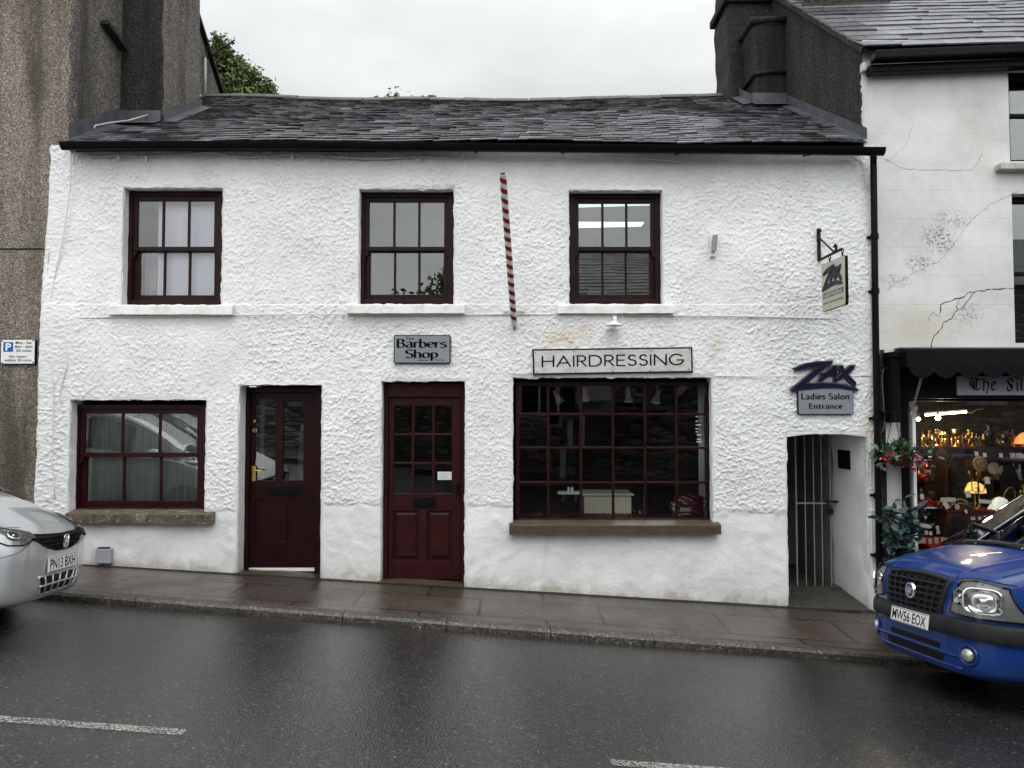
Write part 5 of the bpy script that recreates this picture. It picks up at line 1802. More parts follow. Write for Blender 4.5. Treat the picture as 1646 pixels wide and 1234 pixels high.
# ------------------------------------------------------------------ trees beyond the roof
def leaf_tree(loc, h, crown, label, n_leaf, lsz, seed, group=None, twiggy=False):
    rs = random.Random(seed)
    root = empty('leafy_tree', loc)
    tag(root, label, 'tree', group)
    mb = MB()
    base = V(loc)
    top = V((base.x, base.y, base.z + h * .62))
    mb.tube([base + V((0, 0, -.3)), base + (top - base) * .5 + V((.1, 0, 0)), top], [h * .03, h * .022, h * .014], 10)
    tips = []
    for c, r in crown:
        c = V(c)
        s = base + (top - base) * rs.uniform(.6, 1)
        m_ = (s + c) / 2 + V((rs.uniform(-.3, .3), rs.uniform(-.3, .3), .3))
        mb.tube([s, m_, c], [h * .010, h * .007, .012], 7)
        for _ in range(7):
            e = c + V((rs.gauss(0, 1), rs.gauss(0, 1), rs.gauss(.2, .8))).normalized() * r * rs.uniform(.5, 1.02)
            mb.tube([c, (c + e) / 2 + V((0, 0, .06)), e], [.014, .009, .004], 5, False)
            tips.append((e, r))
    mb.build('trunk', M_BARK, root, smooth='all')
    lf = MB()
    per = n_leaf // max(1, len(tips))
    for e, r in tips:
        for _ in range(per):
            p = e + V((rs.gauss(0, 1), rs.gauss(0, 1), rs.gauss(0, .8))) * r * .24
            s = lsz * rs.uniform(.6, 1.3)
            d = V((rs.gauss(0, 1), rs.gauss(0, 1), rs.gauss(-.2, .7))).normalized()
            q = d.cross(V((rs.gauss(0, 1), rs.gauss(0, 1), rs.gauss(0, 1)))).normalized()
            u = d.cross(q)
            lf.add([p - d * s * .5, p + q * s * .28 + u * s * .07, p + d * s * .5, p - q * s * .28 + u * s * .07], [(0, 1, 2), (0, 2, 3)])
    lf.build('crown', M_LEAF, root)
TY = 13.0
def tp(px, py, dy=0): return P(px, py, TY + dy)
cr_ = [(tp(342, 92), .5), (tp(352, 112), .6), (tp(372, 128), .6), (tp(350, 140, .6), .8), (tp(395, 142), .55), (tp(414, 156), .55), (tp(330, 118, 1), .8), (tp(434, 160, .4), .3), (tp(300, 130, 1), 1.0), (tp(385, 168, .8), .8), (tp(340, 175, 1.), 1.1), (tp(380, 112, .3), .35)]
g = tp(340, 165)
leaf_tree((g.x, g.y, .5), 9.5, cr_, 'broad green tree rising behind the sooty stack and the slate ridge', 17000, .125, 5)
for (px, cr2, lab, sd) in ((628, [(630, 160, .26), (608, 162, .14), (638, 163, .2), (630, 175, .6)], 'sparse treetop just showing over the slate ridge above the barbers sign', 8),
                           (691, [(690, 163, .2), (696, 164, .14), (685, 172, .5)], 'smallest tuft of treetop over the slate ridge, nearer the barber pole', 9)):
    g = P(px, 165, 17)
    leaf_tree((g.x, g.y, .4), 8.4, [(P(a, b, 17), r) for a, b, r in cr2], lab, 420, .11, sd)

# ------------------------------------------------------------------ antiques shopfront
sf = tag(empty('shopfront', P(1560, 930, 0)), 'black wooden shopfront with awning and fascia below the cracked white wall', 'shopfront')
M_FASC = plain('black_shopfront_paint', (.0055, .006, .0065), .5, var=.3, spec=.06)
YG = .10                                       # plane of the glass
ztop, zfas0 = P(0, 562, -.05).z, P(0, 640, .0).z
xs0 = P(1449.5, 700, 0).x
xend = 10.4
mb = MB()
mb.box(xs0, xend, -.02, .30, zfas0, ztop - .006)
mb.build('fascia', M_FASC, sf)
mb = MB()
a = rect(1434, 565, 1449.5, 679, -.16)
mb.box(a[0], a[1], -.16, .03, a[2], a[3]); mb.box(a[0] - .01, a[1] + .01, -.18, .03, a[3] - .06, a[3])
mb.build('awning_cheek', M_FASC, sf, bevel=.006)
# awning rolled back under a sloping hood with a scalloped valance
aw = MB()
z1_, z0_ = P(0, 563.5, -.1).z, P(0, 590, -.42).z
xa = P(1449, 600, -.2).x + .01
aw.hexa([(xa, -.30, z0_ - .0), (xend, -.30, z0_), (xend, -.02, z0_ + .04), (xa, -.02, z0_ + .04), (xa, -.285, z1_), (xend, -.285, z1_), (xend, -.02, z1_ + .01), (xa, -.02, z1_ + .01)])
aw.build('awning_hood', M_FASC, sf, bevel=.008)
va = MB()
pitch = .245
xx = xa + .02; rows_t, rows_b = [], []
while xx < xend:
    for k in range(13):
        t = k / 12
        rows_t.append((xx + pitch * t, -.305 - .010 * sin(t * pi), z0_ + .015)); rows_b.append((xx + pitch * t, -.315 - .012 * sin(t * pi), z0_ - .035 - .075 * sin(pi * t) ** .8))
    xx += pitch
va.grid([rows_t, rows_b]); va.grid([[(x, y + .008, z) for x, y, z in rows_t], [(x, y + .008, z) for x, y, z in rows_b]])
va.build('valance', plain('black_canvas', (.006, .006, .0065), .85, var=.25, spec=.05), sf, smooth='all')
st_ = MB(); st_.box(xa, xend, -.18, -.02, z1_ + .012, z1_ + .03); st_.build('lead_cap', M_LEAD, sf, bevel=.004)
# name board, cut off by the edge of the picture
nb = MB(); a = rect(1538.5, 604.5, 1760, 635, -.045); nb.box(a[0], a[1], -.045, -.022, a[2], a[3])
board = nb.build('name_board', plain('pale_name_board', (.30, .31, .325), .6, var=.1), sf, bevel=.002)
# black-letter strokes, drawn in the pixel space of a close view (x from 1400, y from 540, scale 3.248)
BL = [  # The
 [(522, 262), (517, 240), (524, 222), (548, 219), (560, 228), (578, 224)], [(532, 228), (528, 255), (538, 276), (560, 280), (572, 268)], [(552, 226), (550, 272)], [(540, 232), (541, 270)],
 [(590, 216), (588, 286)], [(590, 244), (604, 236), (614, 246), (612, 272), (604, 298), (598, 300)],
 [(632, 262), (652, 246), (642, 236), (630, 246), (630, 274), (640, 284), (656, 274)],
 # Sil
 [(738, 224), (722, 220), (712, 232), (722, 250), (738, 260), (738, 278), (724, 287), (710, 278)], [(738, 224), (741, 240)], [(714, 262), (712, 280)], [(716, 236), (736, 272)],
 [(764, 240), (763, 278), (770, 284)], [(760, 222), (768, 226)], [(786, 216), (785, 278), (792, 285)]]
bt = MB()
nbv = V((3.6, 0, 3.2)) / 3.248 / 151 * 1.0
for st in BL:
    pts = [P(1400 + x / 3.248, 540 + y / 3.248, -.0475) for x, y in st]
    for p, q in zip(pts, pts[1:]):
        bt.add([p - nbv, q - nbv, q + nbv, p + nbv], [(0, 1, 2, 3)])
        d = (q - p).normalized(); t_ = V((-d.z, 0, d.x)) * .0052
        bt.add([p - t_, q - t_, q + t_, p + t_], [(0, 1, 2, 3)])
bt.build('lettering', M_INK, board)
# posts, stall riser and the glass
mb = MB()
a = rect(1449.5, 640, 1464, 900, .0)
mb.box(a[0], a[1], -.01, .30, -1.2, zfas0 - .002)
zst = P(0, 905, .0).z
mb.box(a[1], xend, .0, .28, -1.2, zst)
mb.box(a[1] + .0, xend, .04, .16, zfas0 - .03, zfas0 - .003)
mb.build('frame', M_FASC, sf, bevel=.004)
mb = MB()
wp0, wp1 = P(1465.5, 650, -.01), P(1471.5, 900, -.01)
mb.box(wp0.x, wp0.x + .034, -.02, .08, zst + .0, P(0, 663, 0).z)
mb.build('white_post', M_WHITEP, sf, bevel=.004)
mb = MB(); mb.box(a[1], xend, YG, YG + .008, zst, zfas0 - .03); mb.build('glass', M_SHOPGLASSR, sf)
rm = MB()
xr0 = a[1] - .02
BK = 2.1
zfl = zst - .25
rm.box(xr0, xend, BK, BK + .05, zfl, 3.0); rm.box(xr0 - .03, xr0, .3, BK + .05, zfl, 3.0); rm.box(xend, xend + .05, .1, BK + .05, zfl, 3.0)
rm.box(xr0 - .03, xend, .30, BK + .05, zfas0 + .02, zfas0 + .06); rm.box(xr0 - .03, xend, .28, BK + .05, zfl - .05, zfl)
rm.build('shop_interior', plain('brown_shop_interior', (.07, .055, .045), .8, var=.4, sc=3), sf)
# awning cords tied off at the white post
mb = MB()
for s in (0, 3.2):
    mb.tube([P(1484 + s, 592, -.25), P(1467.5 + s * .6, 652, -.05)], .0042, 5)
for k in range(7):
    p = P(1467 + random.uniform(-2, 3), 650 + k * 3, -.03)
    mb.tube([p + V((.03 * cos(2 * pi * i / 8 + k), -.01 + .015 * sin(2 * pi * i / 8), .03 * sin(2 * pi * i / 8 + k) )) for i in range(8)], .0045, 5, False)
tag(mb.build('awning_cord', plain('grey_cord', (.34, .33, .31), .8)), 'pair of pale awning cords knotted at the white shopfront post', 'cord')
cable('wall_cable', [(1412, 588, -.02), (1424, 592, -.06), (1436, 586, -.05), (1444, 585, -.1)], .010, M_BLACKM, 'black cables crossing from the downpipe to the awning box', -.04)
cable('wall_cable', [(1432, 578, .03), (1422, 590, .03), (1418, 605, .03), (1419, 630, .03), (1421, 655, .03), (1422, 680, .03), (1418, 695, .03)], .006, M_CABLEG, 'grey cable dangling down the narrow white pier beside the downpipe', .03)

# ------------------------------------------------------------------ inside the antiques shop
def ghost(px, py, Y): return P(px, py, Y)
def lamp_obj(name, builder, label, cat): pass
# tube light
root = empty('tube_light', P(1520, 668, 1.5)); tag(root, 'glowing fluorescent tube hung across the antiques shop', 'light')
mb = MB(); mb.tube([P(1487, 666.5, 1.4), P(1553.5, 661.5, 1.2)], .016, 10); mb.build('tube', emitter('tube_glow', (1, .90, .74), 22.), root, smooth='all')
mb = MB(); mb.bar(P(1486, 664, 1.4), P(1554, 659, 1.2), .05, .02); mb.tube([P(1554, 662, 1.2), P(1562, 664, 1.2), P(1570, 658, 1.2), P(1580, 657, 1.2)], .005, 5); mb.build('batten', plain('cream_batten', (.4, .37, .3), .6), root)
for (px, py, Y, r, lab, es) in ((1507.5, 671.5, .9, .030, 'round glowing bulb under the fluorescent tube', 90.), (1476, 673.5, .38, .020, 'small glowing spotlight beside the white shopfront post', 60.)):
    root = empty('hanging_bulb', P(px, py, Y)); tag(root, lab, 'light')
    pd_ = bpy.data.lights.new('bulb_light', 'POINT'); pd_.energy = 13; pd_.color = (1, .80, .56); pd_.shadow_soft_size = .05
    po_ = bpy.data.objects.new('bulb_light', pd_); COL.objects.link(po_); po_.location = P(px, py, Y) - V((0, .10, .06))
    c = P(px, py, Y)
    mb = MB(); mb.lathe([(.002, -r), (r * .7, -r * .7), (r, 0), (r * .7, r * .7), (r * .3, r * 1.1)], c, 14); mb.build('bulb', emitter('bulb_glow', (1, .88, .70), es), root, smooth='all')
    mb = MB(); mb.tube([c + V((0, 0, r)), c + V((0, 0, r + .04))], .014, 8); mb.tube([c + V((0, 0, r + .04)), c + V((0, 0, .32))], .004, 5); mb.build('fitting', M_BLACKM, root)

M_WOODD = plain('dark_polished_wood', (.06, .028, .014), .35, var=.4, sc=8)
M_WOODM = plain('mid_brown_wood', (.16, .075, .03), .4, var=.35, sc=8)
M_COPPER = plain('worn_copper', (.45, .20, .10), .32, 1., var=.3)
M_RED = plain('red_cloth', (.30, .018, .022), .8, var=.2)
M_WINE = plain('wine_velvet', (.13, .012, .03), .8, var=.25)
M_CREAM = plain('cream_card', (.60, .57, .48), .7, var=.08)
M_TAGW = plain('white_card', (.74, .74, .74), .7, var=.05)
M_FUR = plain('shaggy_dark_fur', (.035, .03, .027), .9, var=.5, sc=30)
# shelf
def shelf(l, r, py, Y0, Y1, label):
    mb = MB(); a, b_ = P(l, py, Y0), P(r, py, Y0)
    mb.box(a.x, b_.x, Y0, Y1, a.z - .03, a.z)
    for t in np.linspace(a.x + .15, b_.x - .15, 4):
        mb.prism([(t, Y1, a.z - .031), (t, Y0 + .06, a.z - .031), (t, Y1, a.z - .2)], (.03, 0, 0))
    tag(mb.build('shelf', M_WOODD, bevel=.003), label, 'shelf')
    return a.z
SHY = .75
sz = shelf(1470, 1760, 718, SHY, SHY + .3, 'dark wooden upper shelf crowded with brass ornaments')
DES = [
 [(.030, 0), (.034, .01), (.012, .025), (.010, .09), (.020, .10), (.014, .115), (.022, .13), (.02, .135)],
 [(.034, 0), (.036, .01), (.016, .02), (.026, .06), (.034, .10), (.018, .14), (.022, .16)],
 [(.026, 0), (.018, .012), (.012, .03), (.022, .06), (.026, .085), (.012, .11), (.007, .135), (.011, .15), (.002, .163)],
 [(.024, 0), (.026, .07), (.022, .085), (.009, .10), (.009, .12), (.012, .125)],
 [(.036, 0), (.010, .015), (.008, .06), (.034, .09), (.036, .12), (.032, .122)],
 [(.022, 0), (.028, .02), (.030, .045), (.020, .07), (.012, .075), (.018, .09), (.020, .11), (.010, .125), (.002, .13)]]
def ornament(px, Y, z, hpx, mat, design, label, group, name='ornament'):
    c = P(px, 700, Y); c.z = z
    s = hpx / F * (Y + 8.2) / DES[design][-1][1]
    w = min(s, 1.15)
    root = empty(name, c); tag(root, label, 'ornament', group)
    d = DES[design]; k = len(d) // 2
    mb = MB(); mb.lathe([(r * w, h * s) for r, h in d[:k + 1]], c, 14); mb.build('base', mat, root, smooth=60)
    mb = MB(); mb.lathe([(r * w, h * s) for r, h in d[k:]], c, 14)
    if design in (2, 5):
        for sg in (-1, 1):
            mb.tube([c + V((sg * .012 * w, 0, .11 * s)), c + V((sg * .035 * w, 0, .10 * s)), c + V((sg * .03 * w, 0, .07 * s))], .005, 6)
    mb.build('body', mat, root, smooth=60)
rs = random.Random(4)
row = 0
for px in [1482, 1487.5, 1493, 1498.5, 1504, 1509.5, 1514, 1519, 1530, 1536, 1541, 1548, 1553, 1557.5, 1563, 1569, 1575, 1581, 1606, 1612, 1620, 1627]:
    mat = rs.choice([M_BRASS, M_BRASS, M_BRASSD, M_COPPER, M_SILVERM, M_WOODD])
    ornament(px, SHY + rs.uniform(.07, .2), sz, rs.uniform(15, 29), mat, rs.randrange(6), 'small metal ornament in the row on the dark upper shelf of the antiques shop', 'ornaments on the upper shelf')
# dark tall figure, plaque and box on the shelf
c = P(1591, 700, SHY + .12); c.z = sz
mb = MB(); mb.lathe([(.055, 0), (.06, .02), (.035, .04), (.05, .11), (.058, .16), (.03, .19), (.026, .2), (.034, .225), (.028, .25), (.002, .262)], c, 16)
tag(mb.build('figurine', plain('dark_bronze', (.02, .022, .028), .3, .6), smooth=60), 'dark bronze figurine standing tallest on the upper shelf', 'figurine')
def card(px, py, w, h, Y, mat, label, tilt=0., group=None, name='price_tag', cat='tag'):
    c = P(px, py, Y); W2, H2 = w / F * (Y + 8.2) / 2, h / F * (Y + 8.2) / 2
    a, b_ = V((cos(tilt) * W2, 0, sin(tilt) * W2)), V((-sin(tilt) * H2, .15 * H2, cos(tilt) * H2))
    mb = MB(); mb.obox(c, a, V((0, .0015, 0)), b_)
    tag(mb.build(name, mat), label, cat, group)
# shelf-side lamp with an orange shade
root = empty('table_lamp', P(1648, 716, .8)); tag(root, 'orange glass table lamp glowing at the end of the upper shelf', 'lamp')
c = P(1648, 716, .82); c.z = sz
mb = MB(); mb.lathe([(.05, 0), (.05, .012), (.012, .02), (.012, .05)], c, 14); mb.build('base', M_BRASSD, root, smooth=50)
mb = MB(); mb.lathe([(.105, .03), (.11, .045), (.085, .11), (.05, .15), (.02, .165)], c, 20); mb.build('lamp_shade', emitter('orange_glow', (1.0, .33, .09), 1.2), root, smooth='all')
sz3 = shelf(1470, 1700, 772, 1.35, 1.6, 'dim back shelf of silver and copper pieces behind the furs')
for k in range(19):
    ornament(1480 + k * 8.7 + rs.uniform(-2, 2), 1.35 + rs.uniform(.05, .18), sz3, rs.uniform(13, 30), rs.choice([M_SILVERM, M_COPPER, M_BRASSD, M_BRASS, M_CREAM, M_TAGW]), rs.randrange(6), 'dim piece in the crowded row on the back shelf behind the furs', 'pieces on the back shelf')
for k, (px, py, r_) in enumerate(((1596, 752, .07), (1612, 756, .06), (1490, 742, .055), (1556, 744, .06))):
    c = P(px, py, .95)
    root = empty('display_plate', c); tag(root, ('pale display plate by the straw hat', 'pale display plate under the short shelf', 'copper display plate by the white post', 'copper display plate between the fur stole and the straw hat')[k], 'plate')
    mt = (M_CREAM, M_TAGW, M_COPPER, M_COPPER)[k]
    mb = MB(); mb.lathe([(r_, -.012), (r_ * .7, .0), (.001, .002)], c, 24, 'y'); mb.build('dish', mt, root, smooth=50)
    mb = MB(); mb.tube([c + V((r_ * .45, .02, -r_ - .01)), c + V((0, .03, r_ * .4)), c + V((-r_ * .45, .02, -r_ - .01))], .004, 5); mb.build('stand', M_BRASSD, root)
# second shelf, lower right
sz2 = shelf(1612, 1760, 738, .7, 1.0, 'short dark shelf below the orange lamp')
for px, h in ((1628, 8), (1638, 9)):
    card(px, 732, h, 8, .8, M_TAGW, 'white display card standing on the short shelf below the orange lamp', 0, 'cards on the short shelf')
for px, py in ((1570, 729), (1583, 731), (1609, 731.5), (1643, 733)):
    card(px, py, 5.5, 6.5, .45, M_TAGW, 'small bright price tag hanging in the middle row of the antiques window', rs.uniform(-.2, .2), 'price tags in the middle row')
EXTRA = []
# shaggy furs on stands
def fur(px, py, w, h, Y, label, col, seed):
    rr_ = random.Random(seed)
    c = P(px, py, Y); k = (Y + 8.2) / F
    W2, H2 = w * k / 2, h * k / 2
    root = empty('fur_stole', c - V((0, 0, H2))); tag(root, label, 'fur')
    mb = MB(); rows = []
    for i in range(19):
        t = i / 18
        r = W2 * (.18 + .9 * sin(pi * min(1, .12 + t * .86)) ** .6) * (1.0 - .25 * t)
        rows.append([c + V((r * cos(a) * (1 + .12 * sin(3 * a + i)), r * .6 * sin(a), -H2 + 2 * H2 * t)) for a in [2 * pi * q / 22 for q in range(22)]])
    mb.grid(rows, closed=True); mb.add(rows[-1], [tuple(range(22))])
    mb.build('body', col, root, smooth='all')
    mb = MB()
    for _ in range(1500):
        i = rr_.randrange(19); a = rr_.uniform(pi, 2 * pi)
        r0 = rows[i]; p = r0[int(a / 2 / pi * 22) % 22] + V((rr_.uniform(-.015, .015), 0, rr_.uniform(-.015, .015)))
        d = V((cos(a) * .5, sin(a) * .6, -1.2 + rr_.gauss(0, .5))).normalized() * rr_.uniform(.02, .045)
        s = V((.0016, 0, .0006))
        mb.add([p - s, p + s, p + d], [(0, 1, 2)])
    mb.build('hair', M_FUR if col is M_FUR else plain('brown_fur_hair', (.06, .04, .028), .9, var=.4), root)
fur(1513, 750, 30, 56, .75, 'dark brown round-topped fur hat and stole in the middle of the antiques window', plain('brown_fur', (.05, .034, .024), .9, var=.4), 3)
fur(1537, 764, 34, 64, .62, 'shaggy grey-black fur stole beside the round straw hat', M_FUR, 4)
fur(1622, 770, 26, 50, .8, 'black fur hat on a dark stand behind the white glass lamp', M_FUR, 6)
for px, py, m_, ds_ in ((1516, 812, M_BRASS, 3), (1530, 816, M_SILVERM, 5), (1548, 815, M_BRASS, 0), (1564, 816, M_SILVERM, 1), (1592, 815, M_BRASS, 2), (1599, 816, M_COPPER, 4)):
    EXTRA.append((px, m_, ds_))
# straw hat
root = empty('straw_hat', P(1575, 757, .6)); tag(root, 'round beige straw hat leaning in the antiques window', 'hat')
c = P(1575, 745, .6)
mb = MB(); mb.lathe([(.085, .0), (.082, -.012), (.05, -.02), (.04, -.045), (.002, -.05)], c, 30, 'y'); mb.build('crown', plain('straw', (.26, .20, .12), .8, var=.25, sc=40), root, smooth=50)
mb = MB(); mb.lathe([(.052, -.018), (.052, -.03), (.048, -.032)], c, 30, 'y'); mb.build('band', M_BRASSD, root)
# wooden chest as display stand, with what stands on it
CY_ = .42
root = empty('display_chest', P(1560, 850, CY_ + .2)); tag(root, 'low brown wooden chest under the brass letter racks', 'chest')
mb = MB(); a, b_ = P(1521, 820, CY_), P(1614, 852, CY_)
mb.box(a.x, b_.x, CY_, CY_ + .45, zfl, a.z - .025); mb.build('body', M_WOODM, root, bevel=.006)
mb = MB(); mb.box(a.x - .02, b_.x + .02, CY_ - .02, CY_ + .47, a.z - .025, a.z); mb.build('top', M_WINE, root, bevel=.004)
ctop = a.z
def racks(px, label):
    c = P(px, 818, CY_ + .06); c.z = ctop
    root = empty('letter_rack', c); tag(root, label, 'letter rack')
    mb = MB()
    for rr_, w in ((.108, .007), (.058, .005)):
        mb.tube([c + V((rr_ * cos(t), 0, .01 + rr_ * sin(t))) for t in np.linspace(0, pi, 22)], w, 8)
    for t in np.linspace(.15, pi - .15, 8):
        mb.tube([c + V((.058 * cos(t), 0, .01 + .058 * sin(t))), c + V((.108 * cos(t), 0, .01 + .108 * sin(t)))], .0045, 6)
    mb.build('fan', plain('aged_ivory', (.42, .37, .27), .45, var=.2), root, smooth='all')
    mb = MB(); mb.box(c.x - .115, c.x + .115, c.y - .025, c.y + .03, c.z, c.z + .015); mb.build('base', M_WOODD, root, bevel=.002)
for px, m_, ds_ in EXTRA:
    ornament(px, CY_ + .20, ctop, rs.uniform(11, 19), m_, ds_, 'small metal piece among those crowded on top of the brown chest', 'pieces on the brown chest')
racks(1521.5, 'pale half-round letter rack beside the red draped cloth')
racks(1543.5, 'pale half-round letter rack in front of the glowing shell lamp')
card(1524, 803, 24, 6.5, CY_ + .0, M_CREAM, 'long cream card lying across the letter racks', 0, None, 'display_card', 'card')
for px, py, w, h, t, lab in ((1521, 812, 7, 11, .5, 'tilted white card leaning before the letter racks'), (1556, 794, 8, 10, .15, 'white tag hanging before the glowing shell lamp'),
                             (1587, 772, 8, 11, .05, 'large white tag hanging from the brass candelabrum'), (1584, 806, 19, 6, -.1, 'wide cream card beside the foot of the candelabrum'),
                             (1553, 822, 4, 6, .3, 'small white tag dangling over the edge of the brown chest'), (1482, 798, 6, 8, 0, 'white tag above the red cloth by the white post')):
    card(px, py, w, h, CY_ - .03, M_TAGW, lab, t)
root = empty('mantel_clock', P(1537, 818, CY_)); tag(root, 'small round cream clock on the brown chest', 'clock')
c = P(1537.5, 812, CY_); r_ = .033; c.z = ctop + r_ + .004
mb = MB(); mb.lathe([(r_, .012), (r_, -.012), (r_ * .9, -.016), (.001, -.012)], c, 20, 'y'); mb.build('case', M_BRASSD, root, smooth=40)
mb = MB(); mb.lathe([(r_ * .84, -.0165), (.001, -.0175)], c, 20, 'y'); mb.build('face', M_CREAM, root)
root = empty('glass_lantern', P(1557, 818, CY_)); tag(root, 'little glass box lantern on the brown chest', 'lantern')
c = P(1558, 812, CY_); c.z = ctop
mb = MB(); mb.box(c.x - .03, c.x + .03, c.y - .03, c.y + .03, c.z, c.z + .008); mb.box(c.x - .032, c.x + .032, c.y - .032, c.y + .032, c.z + .072, c.z + .082)
for sx_ in (-.027, .027):
    for sy_ in (-.027, .027):
        mb.box(c.x + sx_ - .003, c.x + sx_ + .003, c.y + sy_ - .003, c.y + sy_ + .003, c.z + .008, c.z + .072)
mb.build('frame', M_SILVERM, root)
mb = MB(); mb.box(c.x - .024, c.x + .024, c.y - .024, c.y + .024, c.z + .01, c.z + .07); mb.build('glass', M_CLEAR, root)
# candelabrum and glowing shell lamp
root = empty('candelabrum', P(1573, 818, CY_)); tag(root, 'tall brass candelabrum on the brown chest', 'candelabrum')
c = P(1573, 800, CY_ + .03); c.z = ctop
zt_ = P(1573, 764, CY_ + .03).z - ctop
mb = MB(); mb.lathe([(.05, 0), (.052, .012), (.02, .03), (.012, .05), (.018, .08), (.009, .11), (.009, zt_ * .6), (.016, zt_ * .63), (.009, zt_ * .67), (.011, zt_ * .9), (.022, zt_ * .93), (.022, zt_)], c, 14); mb.build('stem', M_BRASS, root, smooth=60)
mb = MB()
for s in (-1, 1):
    mb.tube([c + V((0, 0, zt_ * .62)), c + V((s * .03, 0, zt_ * .5)), c + V((s * .068, 0, zt_ * .6)), c + V((s * .075, 0, zt_ * .85))], .006, 7)
    mb.lathe([(.010, 0), (.024, .01), (.022, .03)], c + V((s * .075, 0, zt_ * .85)), 12)
mb.build('arms', M_BRASS, root, smooth=60)
root = empty('shell_lamp', P(1566, 790, CY_ + .2)); tag(root, 'domed shell lamp glowing yellow behind the candelabrum', 'lamp')
c = P(1566, 790, CY_ + .16)
mb = MB(); mb.lathe([(.118, -.01), (.12, .0), (.112, .04), (.085, .08), (.045, .105), (.004, .112)], c, 24)
m = Mat('shell_glow', (.6, .4, .15), .5, emit=(1., .62, .18), es=1.)
m.i('Emission Strength', m.ramp(m.vor(20), [(0., .2), (.5, 1.4)]))
mb.build('lamp_shade', m.m, root, smooth='all')
mb = MB(); mb.lathe([(.05, ctop - c.z), (.05, ctop - c.z + .01), (.01, ctop - c.z + .02), (.01, -.01), (.11, -.008)], c, 14); mb.build('stand', M_BRASS, root, smooth=60)
# white glass lamp on a swan neck
root = empty('swan_neck_lamp', P(1630, 830, .45)); tag(root, 'white glass lamp shade tilted on a thin brass swan neck above the blue van', 'lamp')
c = P(1607.5, 812, .42); k = (.42 + 8.2) / F
ax_ = V((.42, 0, .9)).normalized()
qx = V((.9, 0, -.42)).normalized(); qy = V((0, 1, 0))
mb = MB(); rows = []
for r, h in ((14, -12), (13.6, -6), (12.5, 2), (10.5, 8), (6.5, 12), (2.5, 13)):
    rows.append([c + ax_ * h * k + (qx * cos(a) * (1 + (.05 * cos(8 * a) if h < -8 else 0)) + qy * sin(a)) * r * k for a in [2 * pi * i / 28 for i in range(28)]])
mb.grid(rows, closed=True); mb.add(rows[-1], [tuple(range(28))])
m = Mat('white_glass_glow', (.75, .78, .74), .3, emit=(.86, 1., .90), es=.5)
mb.build('lamp_shade', m.m, root, smooth=60)
mb = MB(); mb.tube([P(1613, 800, .43), P(1616, 790, .44), P(1622, 783, .45), P(1629, 784, .45), P(1632, 793, .46), P(1633, 815, .46), P(1633, 845, .46)], .007, 8)
g_ = P(1633, 846, .46); mb.lathe([(.05, -.02), (.05, 0), (.01, .015)], g_, 12)
mb.build('neck', M_BRASS, root, smooth='all')
mb = MB(); mb.box(g_.x - .2, g_.x + 1.2, .3, .9, zfl, g_.z - .021)
tag(mb.build('display_plinth', M_WOODD, bevel=.005), 'dark display plinth carrying the white glass lamp', 'plinth')
# brass things at the right edge
for px, h, ds_ in ((1638, 34, 2), (1644, 42, 0), (1650, 38, 1)):
    ornament(px, .62, P(1640, 822, .6).z, h, M_BRASS, ds_, 'tall brass ornament crowded at the picture edge behind the white glass lamp', 'brass ornaments at the edge', 'candlestick')
mb = MB(); q = P(1640, 822, .6); mb.box(q.x - .12, q.x + .5, .52, .85, zfl, q.z - .001); tag(mb.build('display_plinth', M_WOODD, bevel=.005), 'dark stand carrying the tall brass ornaments at the picture edge', 'plinth')
# red cloths, pads and trays at the near left
def cloth(pts, Y, mat, label, thick=.012):
    mb = MB(); rows = []
    (l, t, r, b_) = pts
    for j in range(8):
        v = j / 7
        rows.append([P(l + (r - l) * u, t + (b_ - t) * v + 3 * sin(u * 9 + j), Y + .02 * sin(u * 14 + v * 3)) for u in [i / 20 for i in range(21)]])
    mb.grid(rows)
    o = mb.build('draped_cloth', mat, smooth='all'); so = o.modifiers.new('thick', 'SOLIDIFY'); so.thickness = thick
    tag(o, label, 'cloth')
cloth((1470, 803, 1508, 817), .45, M_RED, 'red draped cloth beside the white shopfront post')
cloth((1470, 764, 1489, 771), .4, M_RED, 'bright red box cloth high beside the white post')
root = empty('jewellery_tray', P(1502, 880, .3)); tag(root, 'red velvet jewellery tray set with white cards low in the window', 'tray')
mb = MB(); p0, p1 = P(1474, 862, .45), P(1532, 862, .45); z_ = P(1500, 878, .2).z
mb.hexa([(p0.x, .2, z_ - .05), (p1.x, .2, z_ - .05), (p1.x, .45, z_ - .05), (p0.x, .45, z_ - .05), (p0.x, .2, z_), (p1.x, .2, z_), (p1.x, .45, p0.z), (p0.x, .45, p0.z)]); mb.build('pad', M_RED, root, bevel=.01)
for px in (1478, 1484.5, 1495, 1505.5, 1515, 1521):
    card(px, 869 + rs.uniform(-1, 1), rs.uniform(5, 8), rs.uniform(7.5, 9.5), .19, M_CREAM, 'cream card of jewellery standing on the red velvet tray', rs.uniform(-.1, .1), 'cards on the red tray', 'display_card', 'card')
for px, py in ((1489, 856), (1496, 857), (1508, 855), (1507, 848)):
    card(px, py, 5, 6, .35, M_TAGW, 'small white tag standing just behind the red velvet tray', rs.uniform(-.1, .1), 'tags behind the red tray')
for px, py, w, h, lab in ((1565, 825, 11, 10, 'framed wine-red notice hanging on the front of the brown chest'), (1564, 833, 7, 5, 'white tag hanging below the wine-red notice')):
    card(px, py, w, h, .36, M_WINE if 'wine-red notice hanging' in lab else M_TAGW, lab, .1, None, 'notice', 'notice')
for px, py, t in ((1575, 833, .2), (1584, 831, 0), (1581, 840, .5)):
    card(px, py, 5, 5, .34, M_TAGW, 'white tag in the cluster low beside the windscreen of the blue van', t, 'tags beside the van windscreen')
fur(1540, 850, 32, 44, .3, 'black fur muff low in the antiques window beside the red tray', M_FUR, 12)
